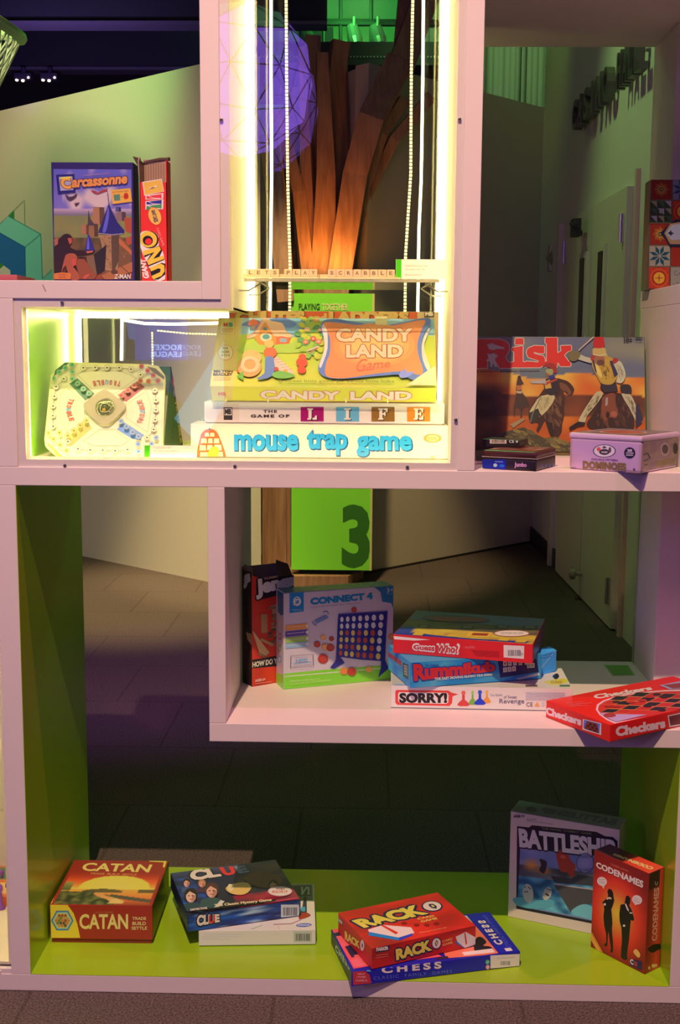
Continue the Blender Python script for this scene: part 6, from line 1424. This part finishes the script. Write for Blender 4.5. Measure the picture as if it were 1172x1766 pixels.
for x0, y0, x1, y1 in ((82, 748, 98, 764), (104, 748, 120, 764), (66, 772, 88, 792), (96, 772, 112, 792), (120, 772, 140, 792), (60, 800, 84, 822), (92, 800, 112, 820), (122, 798, 150, 822), (62, 830, 92, 848), (100, 832, 122, 850), (130, 828, 156, 848)):
    F.poly([(x0, y0), (x1, y0), (x1+2, y1), (x0-2, y1)], (252, 238, 150))
F.poly([(92, 850), (100, 820), (118, 805), (136, 812), (140, 830), (132, 850)], (246, 214, 40), smooth=3); F.line([(100, 735), (101, 728)], 5, (40, 90, 130))
F.ell(1039, 771, 38, 18, (226, 156, 60)); F.ell(1039, 771, 26, 14, (250, 226, 120)); F.text('IDEAL', (1018, 765, 1060, 778), (220, 160, 70), bold=.06); F.ell(1039, 852, 11, 8, (240, 226, 110))
F.line([(1010, 800), (1068, 800)], 2, (246, 220, 140)); F.line([(1015, 810), (1062, 810)], 2, (246, 220, 140))
finish(B)
B = lidded(.353, .098, zf+.0665, .0, .4775, .262, .0425, (1.05, .95, .45), 'cream life-journey game box with four coloured letter squares, in the middle of the stack', (250, 238, 170), (236, 220, 140), .05)
F = B.face('front', k5, .05)
F.paint(lambda a, b: (255, 242, 190), 2, 2)
F.poly([(130, 624), (225, 624), (225, 700), (130, 700)], (244, 226, 160)); F.poly([(160, 641), (197, 641), (197, 694), (160, 694)], (70, 60, 40)); F.poly([(163, 645), (194, 645), (194, 674), (163, 674)], (250, 240, 190)); F.text('MB', (165, 648, 192, 670), (60, 50, 40), bold=.1)
F.text('THE', (327, 652, 384, 664), (80, 64, 40), bold=.06, space=1.3); F.text('GAME OF', (274, 671, 436, 684), (80, 64, 40), bold=.06, space=1.3)
for x_, ch, c_ in ((484, 'L', (176, 20, 84)), (633, 'I', (110, 190, 206)), (782, 'F', (150, 110, 34)), (932, 'E', (232, 142, 34))):
    F.rect(x_, 640, x_+97, 700, c_)
    def serif(ch, x, y, col, sc=1.0):
        w_ = 13; L_ = []
        if ch in 'LFE': L_ += [[(x-20, y-24), (x+4, y-24), (x+4, y-18), (x-2, y-17), (x-2, y+17), (x+2, y+18), (x+2, y+24), (x-20, y+24), (x-20, y+18), (x-15, y+17), (x-15, y-17), (x-20, y-18)]]
        if ch == 'L': L_ += [[(x-4, y+24), (x-4, y+17), (x+10, y+15), (x+14, y+6), (x+20, y+6), (x+20, y+24)]]
        if ch in 'FE': L_ += [[(x, y-24), (x+20, y-24), (x+20, y-8), (x+15, y-8), (x+11, y-17), (x, y-17)], [(x-4, y-3), (x+4, y-4), (x+8, y-9), (x+11, y-9), (x+11, y+8), (x+8, y+8), (x+4, y+3), (x-4, y+2)]]
        if ch == 'E': L_ += [[(x-4, y+24), (x-4, y+17), (x+10, y+16), (x+15, y+6), (x+20, y+6), (x+20, y+24)]]
        if ch == 'I': L_ += [[(x-14, y-24), (x+14, y-24), (x+14, y-18), (x+7, y-17), (x+7, y+17), (x+14, y+18), (x+14, y+24), (x-14, y+24), (x-14, y+18), (x-7, y+17), (x-7, y-17), (x-14, y-18)]]
        F.z += 1
        for p_ in L_: F.poly(p_, col, keep=True)
    serif(ch, x_+52, 672, (60, 50, 40)); serif(ch, x_+48, 669, (255, 246, 200))
finish(B)
# climbing game standing behind
zl = zf+.0665+.0427
B = single(.3765, .325, zl, .0, .4525, .036, .186, LC, 'orange-red climbing game box standing behind the candy game', (200, 160, 90))
F = B.face('front', k5)
F.poly([(180, 235), (975, 235), (975, 700), (176, 700)], (240, 110, 50)); F.poly([(975, 235), (1072, 235), (1072, 700), (975, 700)], (236, 206, 110))
F.text('CHUTES', [(214, 288), (502, 288), (502, 240), (214, 240)], (120, 60, 30), bold=.15); F.text('CHUTES', [(211, 285), (499, 285), (499, 238), (211, 238)], (246, 206, 90), bold=.13)
F.text('and', (518, 246, 592, 286), (246, 206, 90), bold=.12)
F.text('LADDERS', [(608, 288), (940, 288), (940, 240), (608, 240)], (120, 60, 30), bold=.15); F.text('LADDERS', [(605, 285), (937, 285), (937, 238), (605, 238)], (246, 206, 90), bold=.13)
F.rect(1004, 239, 1045, 262, (80, 66, 40)); F.text('MB', (1008, 241, 1041, 256), (250, 230, 150), bold=.12)
finish1(B)
# candy game, tilted on two easels
B = lidded(.3690, .0925, zl+.003, -.006, .4440, .1950, .0400, LC, 'pastel candy game box tilted on two clear easels on top of the stack', (232, 214, 90), (226, 200, 90), .0, tilt=-.775)
kA, kB = K(5.327, 355, 530), K(5.096, 545, 530)
F = B.face('front', kA, .0)
F.paint(lambda a, b: mixc((240, 230, 60), (226, 226, 50), a), 6, 2)
F.poly([(45, 725), (246, 726), (244, 850), (45, 845)], (240, 214, 100)); F.text('MB', [(112, 808), (182, 808), (182, 780), (112, 780)], (236, 120, 70), bold=.1)
def candy(F, s_, q, fill=(244, 226, 170), line_=(226, 110, 70)):
    F.text(s_, q, line_, bold=.15); F.text(s_, q, fill, bold=.06)
candy(F, 'CANDY', [(500, 840), (1230, 850), (1230, 770), (500, 762)])
F.k = kB; candy(F, 'LAND', [(300, 812), (838, 812), (838, 738), (300, 738)])
F = B.face('top', kA)
def cl(a, b):
    if a < .115: return (240, 218, 96)
    if b > .72+.04*math.sin(a*9): return mixc((150, 214, 186), (206, 224, 140), max(0, nz(a, b, 4)+.2))
    return mixc((200, 222, 60), (232, 226, 66), max(0, nz(a, b, 4, 3)+.5-b*.6))
F.paint(cl, 60, 30)
F.poly([(135, 100), (268, 104), (262, 250), (128, 244)], (244, 226, 110)); F.line([(135, 100), (268, 104), (262, 250), (128, 244), (135, 100)], 3, (230, 150, 80)); F.text('M', (162, 143, 200, 178), (230, 90, 60), bold=.1); F.text('B', (210, 143, 246, 178), (80, 170, 110), bold=.1)
for y_ in (198, 212, 226): F.line([(150, y_), (250, y_+2)], 5, (236, 150, 70))
F.ell(180, 417, 72, 72, (236, 150, 80)); F.ell(180, 417, 66, 66, (246, 232, 130))
for i, t_ in enumerate(('FOR', 'AGES', '4 TO 8')): F.text(t_, (180-(26, 34, 38)[i], 368+i*33, 180+(26, 34, 38)[i], 388+i*33), (150, 120, 50), bold=.03)
F.text('MILTON', (72, 580, 246, 602), (110, 84, 40), bold=.05); F.text('BRADLEY', (66, 606, 244, 630), (110, 84, 40), bold=.05)
for y_ in (645, 658, 670): F.line([(66, y_), (232, y_)], 3, (200, 170, 80))
F.poly([(325, 165), (400, 125), (470, 120), (520, 150), (600, 110), (720, 100), (835, 155), (760, 190), (680, 170), (600, 200), (500, 215), (400, 180)], (110, 150, 160), smooth=3)
F.poly([(385, 150), (430, 108), (482, 140), (470, 170), (400, 172)], (240, 130, 70), smooth=2); F.poly([(405, 180), (460, 178), (435, 210)], (240, 200, 110))
F.poly([(285, 400), (400, 330), (520, 330), (640, 350), (830, 320), (860, 360), (900, 420), (420, 420)], (190, 220, 70), smooth=3)
F.poly([(440, 280), (540, 130), (640, 260), (650, 350), (490, 350)], (240, 160, 60)); F.poly([(640, 250), (780, 270), (760, 340), (645, 345)], (232, 120, 60)); F.rect(680, 290, 740, 325, (160, 190, 150))
F.poly([(370, 280), (440, 240), (520, 105), (545, 95), (600, 130), (700, 150), (740, 230), (800, 262), (770, 282), (690, 270), (620, 265), (545, 135), (480, 250), (400, 292)], (246, 204, 120), smooth=2)
F.line([(372, 282), (440, 246), (520, 118)], 10, (238, 150, 90)); F.ell(545, 203, 20, 16, (110, 170, 120)); F.ell(552, 280, 54, 40, (246, 226, 140)); F.ell(552, 276, 34, 24, (96, 170, 120))
F.poly([(600, 470), (650, 455), (800, 590), (815, 620), (690, 600), (620, 540)], (232, 206, 140)); 
for i in range(5): F.line([(625+i*22, 490+i*24), (680+i*28, 482+i*22)], 4, (190, 150, 90))
for i in range(46):
    a_ = i*2.4; r_ = 20+i*3.2; x_, y_ = 965+r_*.95*math.cos(a_)*.9, 270+r_*1.25*math.sin(a_)
    if y_ > 470 or x_ > 1085: continue
    F.ell(x_, y_, 34, 24, [(150, 200, 70), (214, 220, 60), (110, 180, 80), (180, 214, 60)][i % 4], rot=a_, n=9)
for x_, y_, c_ in ((915, 330, (240, 130, 70)), (1035, 325, (244, 150, 90)), (930, 215, (246, 210, 110)), (985, 300, (236, 110, 70)), (1010, 130, (244, 190, 90)), (1060, 220, (240, 150, 80))): F.ell(x_, y_, 28, 22, c_); F.ell(x_, y_, 11, 9, (246, 226, 130))
F.line([(930, 415), (1040, 370)], 12, (246, 210, 150)); F.line([(940, 440), (1030, 385)], 6, (236, 120, 80))
# a flower bush and a path stand where the printed figures are
for x_, y_, r_, c_ in ((300, 600, 16, (230, 80, 60)), (645, 580, 22, (236, 80, 60)), (730, 600, 20, (240, 170, 60)), (780, 630, 18, (244, 200, 60)), (420, 480, 90, (244, 190, 90)), (400, 560, 110, (240, 170, 80)), (590, 430, 60, (236, 120, 60)), (580, 350, 44, (240, 200, 90)), (880, 520, 52, (226, 90, 50)), (885, 470, 34, (230, 100, 54)), (880, 590, 40, (224, 84, 48))):
    F.ell(x_, y_, r_, r_*.85, c_)
for i in range(16): a_ = i*PI/8; F.ell(405+72*math.cos(a_), 540+60*math.sin(a_), 22, 16, (246, 206, 120), n=8)
F.poly([(545, 480), (620, 480), (622, 640), (500, 680), (470, 665), (540, 620)], (110, 140, 150), smooth=2); F.poly([(300, 640), (345, 600), (345, 690), (280, 650)], (120, 190, 60)); F.poly([(610, 630), (680, 600), (820, 640), (740, 670), (640, 665)], (130, 196, 70), smooth=3)
F.text('A sweet little game for sweet little folks', [(665, 712), (1730, 716), (1724, 686), (662, 682)], (120, 130, 50), bold=.0)
F.k = kB
fr = [(40, 180), (75, 130), (180, 120), (330, 145), (560, 175), (760, 150), (900, 118), (990, 112), (1005, 150), (960, 220), (925, 330), (925, 420), (950, 500), (992, 560), (930, 625), (860, 660), (740, 610), (560, 620), (330, 640), (170, 645), (70, 625), (20, 570), (30, 500), (75, 400), (75, 300), (45, 230)]
F.poly(fr, (112, 140, 156), smooth=3)
F.poly([(48, 190), (90, 150), (100, 250), (100, 380), (70, 480), (40, 550), (28, 520), (70, 400), (70, 300)], (240, 230, 170), smooth=2)
F.poly([(965, 230), (1000, 200), (950, 330), (955, 420), (1000, 540), (975, 570), (935, 480), (925, 400), (930, 320)], (240, 224, 150), smooth=2)
def pan(a, b): return mixc((250, 206, 90), (246, 150, 70), math.hypot((a-.5)*1.7, (b-.58)*1.5))
inn = [(72, 150), (240, 160), (520, 190), (700, 172), (945, 128), (930, 200), (895, 300), (888, 380), (905, 470), (935, 560), (910, 612), (760, 580), (560, 596), (250, 640), (110, 630), (78, 590), (90, 500), (120, 420), (122, 300), (95, 220)]
F.poly(inn, (246, 152, 74), smooth=3)
for j, (r_, c_) in enumerate(((1.0, (247, 164, 76)), (.85, (248, 178, 80)), (.7, (250, 192, 86)), (.55, (250, 204, 92)))): F.ell(510, 350, 360*r_, 190*r_, c_, n=32)
F.poly([(725, 610), (760, 570), (780, 560), (800, 590), (860, 580), (820, 625), (750, 640)], (150, 160, 180), smooth=2)
candy(F, 'CANDY', [(175, 322), (846, 320), (846, 205), (175, 205)], (248, 214, 130), (190, 84, 50)); candy(F, 'LAND', [(264, 462), (760, 460), (760, 345), (264, 350)], (248, 214, 130), (190, 84, 50))
for i in range(20):
    for (y0, y1, xs, xe) in ((212, 312, 190, 840), (355, 455, 275, 750)):
        pass
F.text('Game', [(335, 590), (650, 548), (655, 478), (380, 470)], (232, 120, 70), bold=.0)
F.poly([(790, 722), (1075, 530), (1070, 725)], (246, 228, 130)); F.rect(520, 92, 622, 178, (240, 222, 120))
for y_ in range(600, 700, 12): F.line([(1000-(y_-600)*1.2, y_), (1060, y_)], 2, (234, 204, 120))
finish(B)
# two clear easels
for cx_ in (424.5, 631):
    base = onY(cx_, 694, .095); base.z = zl+.0002
    xl_, xr_ = onY(cx_-35, 690, .085).x, onY(cx_+37, 690, .085).x
    e = empty('display_easel', (base.x, .10, zl), 'clear plastic easel holding the %s of the candy game' % ('left end' if cx_ < 500 else 'right half'), 'easel', 'clear easels under the candy game')
    m = MB(); zt_ = zl+.024
    for x_ in (xl_, xr_): m.tube([(x_, .30, zl+.002), (x_, .16, zl+.002), (x_, .0865, zl+.0025), (x_, .0835, zl+.008), (x_, .0835, zt_)], .0018, 8)
    m.build('foot', pmat('milky_plastic', (.88, .84, .62), .15, noise_amt=.02), (base.x, .10, zl), e)
    m = MB(); n = 16; m.tube([(xl_+(xr_-xl_)*i/n, .0835, zt_-(.0055*math.sin(PI*i/n) if 0 < i < n else 0)+.0012*math.cos(2*PI*i/n)) for i in range(n+1)], .0022, 8); m.build('lip_bar', MATS['milky_plastic'], (base.x, .10, zl), e)
# label cards
def lcard(x0, x1, y, z0, h, lab, lines):
    e = MB(); th = MB()
    O = Vector((x0, y, z0)); eu = Vector((x1-x0, 0, 0)); ev = Vector((0, h*.25, h)); 
    e.obox(O, eu, Vector((0, .0012, 0)), ev, (.85, .84, .80))
    n = eu.cross(ev); F = Face(e, O, eu, ev, n, (1, 1, 1), lambda x, y: (x, y))
    F.rect(.0, .0, .11, 1, (70, 200, 20), uv=True)
    for a, b, c, t_ in lines: 
        F.text(t_, [(a, c-.05), (b, c-.05), (b, c+.05), (a, c+.05)], (160, 150, 130), uv=True)
    tag(e.build('label_card', MATTE, O), lab, 'label card')
lcard(.244, .346, .028, zf, .0265, 'white label card with a green end, before the slanted board', [(.18, .5, .82, 'Trouble, about 1965'), (.18, .66, .6, 'Gift of the museum collection'), (.18, .6, .4, 'A game for two to four')])
lcard(.7305, .8315, .1, gz+.0005, .0385, 'white label card with a green end, on the glass shelf', [(.18, .62, .68, 'Scrabble Board Game Pieces'), (.18, .56, .48, 'Wood, plastic, about 1960'), (.18, .5, .22, 'Museum collection')])
# letter tiles on two wooden racks
TILEM = cmat('maple_tile', .5)
RACK = pmat('maple_rack', (.78, .62, .34), .5, noise_amt=.08, nscale=30)
def rack(px0, px1, lab):
    a = onY(px0, 470, .11).x; b = onY(px1, 470, .11).x; m = MB()
    pr_ = [(.096, 0), (.128, 0), (.128, .006), (.1125, .009), (.1115, .0035), (.097, .0028)]
    m.prism([(a, y_, gz+.0004+z_) for y_, z_ in pr_], (b-a, 0, 0)); tag(m.build('tile_rack', RACK, (a, .11, gz)), lab, 'tile rack', 'tile racks on the glass shelf')
rack(419, 549.5, 'maple tile rack holding the first two words, left on the glass shelf'); rack(551, 690, 'maple tile rack holding the long last word, beside the label card')
TL = [('L', 432), ('E', 446), ('T', 460), ('S', 474), ('P', 497), ('L', 511.5), ('A', 526), ('Y', 540), ('S', 572), ('C', 586.5), ('R', 601), ('A', 615.5), ('B', 630), ('B', 644.5), ('L', 659), ('E', 673.5)]
wn_ = ['first word']*4+['second word']*4+['long last word']*8
od = {0: 'first', 1: 'second', 2: 'third', 3: 'fourth', 4: 'fifth', 5: 'sixth', 6: 'seventh', 7: 'eighth'}
cnt = {}
for (ch, px), wd_ in zip(TL, wn_):
    i_ = cnt.get(wd_, 0); cnt[wd_] = i_+1
    x_ = onY(px, 470, .105).x; m = MB(); s_ = .0158; O = Vector((x_-s_/2, .099, gz+.0036)); eu = Vector((s_, 0, 0)); ev = Vector((0, .0040, .0152))
    bk = Vector((0, .0042, -.0011)); c0_ = tuple(lin((250, 204, 110))[i]/LC[i] for i in range(3))
    m.obox(O, eu, bk, ev, tuple(min(.85, q) for q in c0_), bev=.0006)
    F = Face(m, O, eu, ev, eu.cross(ev), LC, lambda x, y: (x, y)); F.text(ch, [(.28, .28), (.72, .28), (.72, .78), (.28, .78)], (150, 110, 40), bold=.04, uv=True)
    tag(m.build('letter_tile', TILEM, O), 'wooden letter tile %s, the %s tile of the %s' % (ch, od[i_], wd_), 'letter tile', 'wooden letter tiles')

# ---- slanted pop-dice board
k = K(4.3407, 70, 610)
Nn = Vector((0, -1, .56)).normalized(); P0 = Vector((.15, .052, zf+.0035))
def bp(x, y, lift=0.0): u, v = k(x, y); return onP(u, v, P0+Nn*lift, Nn)
e = empty('popper_board_game', (.16, .12, zf), 'cream vintage dice-dome race board propped up at a slant with its green box', 'board game')
outl = [(75, 165), (110, 125), (180, 65), (240, 64), (800, 78), (880, 92), (930, 160), (932, 200), (915, 690), (912, 782), (860, 796), (150, 790), (90, 742), (34, 690), (28, 640)]
m = MB(); pts = [bp(*p) for p in outl]; m.prism([p-Nn*.012 for p in pts], Nn*.012, tuple(lin((250, 232, 130))[i]/LC[i] for i in range(3)))
ctr = sum(pts, Vector())/len(pts)
O_ = bp(28, 796); EU = bp(932, 796)-O_; EV = bp(28, 64)-O_; EV = EV-EU*(EV.dot(EU)/EU.length_squared)
F = Face(m, O_, EU, EV, Nn, LC, k)
F.c = lambda col, F=F: tuple(min(.9, lin(col)[i]/LC[i]) for i in range(3))
F.poly([(90, 180), (190, 80), (790, 92), (915, 205), (902, 690), (850, 780), (160, 775), (48, 660)], (252, 236, 150))
F.poly([(72, 165), (110, 124), (182, 66), (215, 64), (100, 170), (75, 190)], (60, 120, 60)); F.poly([(795, 95), (860, 110), (925, 170), (925, 195), (830, 130)], (130, 110, 60)); F.poly([(38, 664), (60, 670), (165, 768), (130, 772)], (200, 160, 60)); F.line([(48, 676), (150, 768)], 8, (240, 220, 60))
for q in ([(215, 225), (275, 185), (405, 300), (335, 352)], ): F.poly(q, (84, 146, 84))
F.poly([(575, 310), (725, 205), (780, 252), (640, 362)], (190, 90, 70)); F.poly([(570, 568), (620, 510), (775, 610), (745, 645), (690, 640)], (110, 160, 190)); F.poly([(180, 650), (330, 490), (385, 560), (230, 690)], (240, 214, 90))
for q in ([(270, 150), (380, 128), (600, 130), (720, 185), (560, 300), (410, 290)], [(150, 300), (190, 248), (330, 370), (330, 500), (200, 590), (160, 520), (140, 400)], [(640, 380), (790, 280), (830, 400), (800, 590), (640, 480)], [(320, 655), (440, 570), (560, 570), (660, 655), (600, 690), (400, 690)]):
    F.line(q+[q[0]], 3, (206, 186, 96))
rc = [(226, 86, 64), (226, 86, 64), (226, 86, 64), (90, 170, 206), (226, 86, 64), (226, 86, 64), (226, 86, 64)]
def arcword(pts4, rotate):
    for (q, ch, c_) in zip(pts4, 'TROUBLE', rc): F.text(ch, q, c_, bold=.05)
def lq(cx, cy, ux, uy, h_=38, w_=20):
    ux, uy = ux/math.hypot(ux, uy), uy/math.hypot(ux, uy); vx, vy = uy, -ux
    return [(cx-ux*w_/2-vx*h_/2, cy-uy*w_/2-vy*h_/2), (cx+ux*w_/2-vx*h_/2, cy+uy*w_/2-vy*h_/2), (cx+ux*w_/2+vx*h_/2, cy+uy*w_/2+vy*h_/2), (cx-ux*w_/2+vx*h_/2, cy-uy*w_/2+vy*h_/2)]
arcword([lq(587-i*30.5, 226-10*math.sin(PI*i/6)*1, -1, (-.25+i*.085)*1.2) for i in range(7)], 0)
arcword([lq(232-22*math.sin(PI*i/6), 350+i*24, -.28+i*.09, 1) for i in range(7)], 0)
arcword([lq(742+22*math.sin(PI*i/6), 512-i*25, .2-i*.07, -1) for i in range(7)], 0)
def peg(cx, cy, c_, r=21): F.ell(cx, cy, r, r, (190, 170, 90)); F.ell(cx, cy, r-3, r-3, (250, 234, 150) if c_ is None else c_); F.ell(cx, cy, 8, 6, (84, 76, 44) if c_ is None else tuple(int(q*.6) for q in c_))
BKp = [(322, 112), (411, 110), (500, 112), (590, 112), (679, 124), (750, 165), (120, 255), (107, 327), (97, 400), (96, 472), (98, 552), (177, 196), (858, 283), (866, 356), (866, 430), (860, 503), (850, 576), (800, 637), (284, 722), (376, 730), (470, 732), (562, 736), (655, 728), (210, 668)]
for i in range(4): F.line([BKp[i], BKp[i+1]], 4, (120, 104, 50))
F.line([BKp[11], BKp[6], BKp[7], BKp[8], BKp[9], BKp[10]], 4, (120, 104, 50)); F.line(BKp[12:18], 4, (120, 104, 50)); F.line(BKp[18:23], 4, (120, 104, 50))
for p in BKp: peg(*p, None)
GRp = [(240, 95), (190, 118), (242, 147), (145, 150), (100, 196), (243, 200), (283, 236), (325, 276), (368, 310)]
for p in GRp: peg(*p, (110, 190, 110), 20)
for p in [(760, 108), (806, 140), (848, 176), (884, 216), (812, 220), (752, 218), (707, 254), (658, 288), (610, 328)]: peg(*p, (226, 90, 64), 20)
for p in [(608, 520), (648, 560), (694, 602), (738, 634), (870, 642), (735, 692), (836, 690), (738, 748)]: peg(*p, (130, 180, 200), 20)
for p in [(352, 516), (304, 552), (258, 592), (212, 630), (68, 610), (150, 608), (106, 656), (156, 700), (204, 742)]: peg(*p, (240, 220, 80), 20)
m.build('board', CARD, e.location, e)
m = MB(); q = smoothpts([(330, 400), (350, 372), (450, 300), (485, 285), (520, 300), (620, 375), (640, 400), (625, 440), (530, 530), (490, 545), (450, 535), (345, 445)], 4)
m.prism([bp(*p) for p in q], Nn*.010); dpl = m.build('dome_plate', pmat('dome_plate_grey', (.42, .42, .30), .25), e.location, e)
cc = bp(484, 402, .010); m = MB(); m.lathe([(.0155*math.cos(a)+.0, .0135*math.sin(a)) for a in [PI/2*i/8 for i in range(9)]], cc, Nn, 28); m.lathe([(.0155, 0), (.020, 0), (.020, .0015), (.0155, .003)], cc, Nn, 28); m.build('dome', CLEAR, e.location, dpl, smooth=True)
m = MB(); d0 = cc+Nn*.001; m.obox(d0+Vector((-.004, -.001, -.008)), Vector((.006, 0, .001)), Vector((0, -.006, 0)), Vector((-.001, 0, .006)), (.8, .5, .1), bev=.0008); m.build('die', CARD, e.location, dpl)
# green box behind, with its black lettered edge
G = lambda c_: tuple(min(.9, lin(c_)[i]/LC[i]) for i in range(3))
tl, tr_ = bp(150, 62)-Nn*.0125, bp(962, 74)-Nn*.0125
bl, br = bp(100, 780)-Nn*.0125, bp(925, 740)-Nn*.0125
m = MB(); back = Vector((0, .20, 0)); zlow = zf+.0005
tl.z = tr_.z; topz = tr_.z
bl2 = Vector((.05, bl.y, zlow)); br2 = Vector((tr_.x-.010, br.y, zlow))
A0, A1 = Vector((tl.x+.01, tl.y, topz)), Vector((tr_.x, tr_.y, topz))
bk1 = Vector((A1.x+.001, A1.y+.155, zlow)); bk0 = Vector((A0.x, A0.y+.155, zlow)); fl1 = Vector((A1.x, br.y+.004, zlow)); fl0 = Vector((A0.x, bl.y+.004, zlow))
m.prism([fl0, A0, A0+Vector((0, .012, 0)), bk0], (A1.x-A0.x, 0, 0), G((60, 110, 50)))
sf = Face(m, fl1, Vector((0, (bk1-fl1).y, 0)), Vector((0, 0, topz-zlow)), (1, 0, 0), LC, k)
u1 = A1.y-fl1.y; W_ = (bk1-fl1).y
e1 = (u1/W_, .99); e2 = ((u1+.012)/W_, .99)
sf.poly([(e1[0]-.0, .985), (e2[0], .985), (1.0, .03), (.84, .03)], (40, 34, 26), uv=True)
def along(t, s_): # t down the slope, s across
    L0 = (e1[0]+.0, .985); L1 = (.84, .03); R0_ = (e2[0], .985); R1_ = (1.0, .03)
    a = (L0[0]+(L1[0]-L0[0])*t, L0[1]+(L1[1]-L0[1])*t); b = (R0_[0]+(R1_[0]-R0_[0])*t, R0_[1]+(R1_[1]-R0_[1])*t); return (a[0]+(b[0]-a[0])*s_, a[1]+(b[1]-a[1])*s_)
sf.text('TROUBLE', [along(.40, .12), along(.97, .12), along(.97, .85), along(.40, .85)], (246, 206, 60), bold=.06, uv=True)
sf.ell(*along(.18, .5), .045, .07, (220, 60, 40), uv=True); sf.ell(*along(.31, .5), .045, .05, (200, 170, 70), uv=True)
sf.line([(.0, 0.01), (e1[0], .97)], .012, (236, 220, 90), uv=True)
for a_, b_ in ((.42, .24), (.5, .30), (.44, .17)): sf.ell(a_, b_, .03, .025, (30, 50, 40), uv=True)
tf = Face(m, A0, A1-A0, Vector((0, .012, 0)), (0, 0, 1), LC, k); tf.text('POP-O-MATIC RACE GAME PLAYED BY EVERYONE', [(.40, .2), (.92, .2), (.92, .8), (.40, .8)], (230, 220, 120), bold=.05, uv=True)
m.build('game_box', CARD, e.location, e)
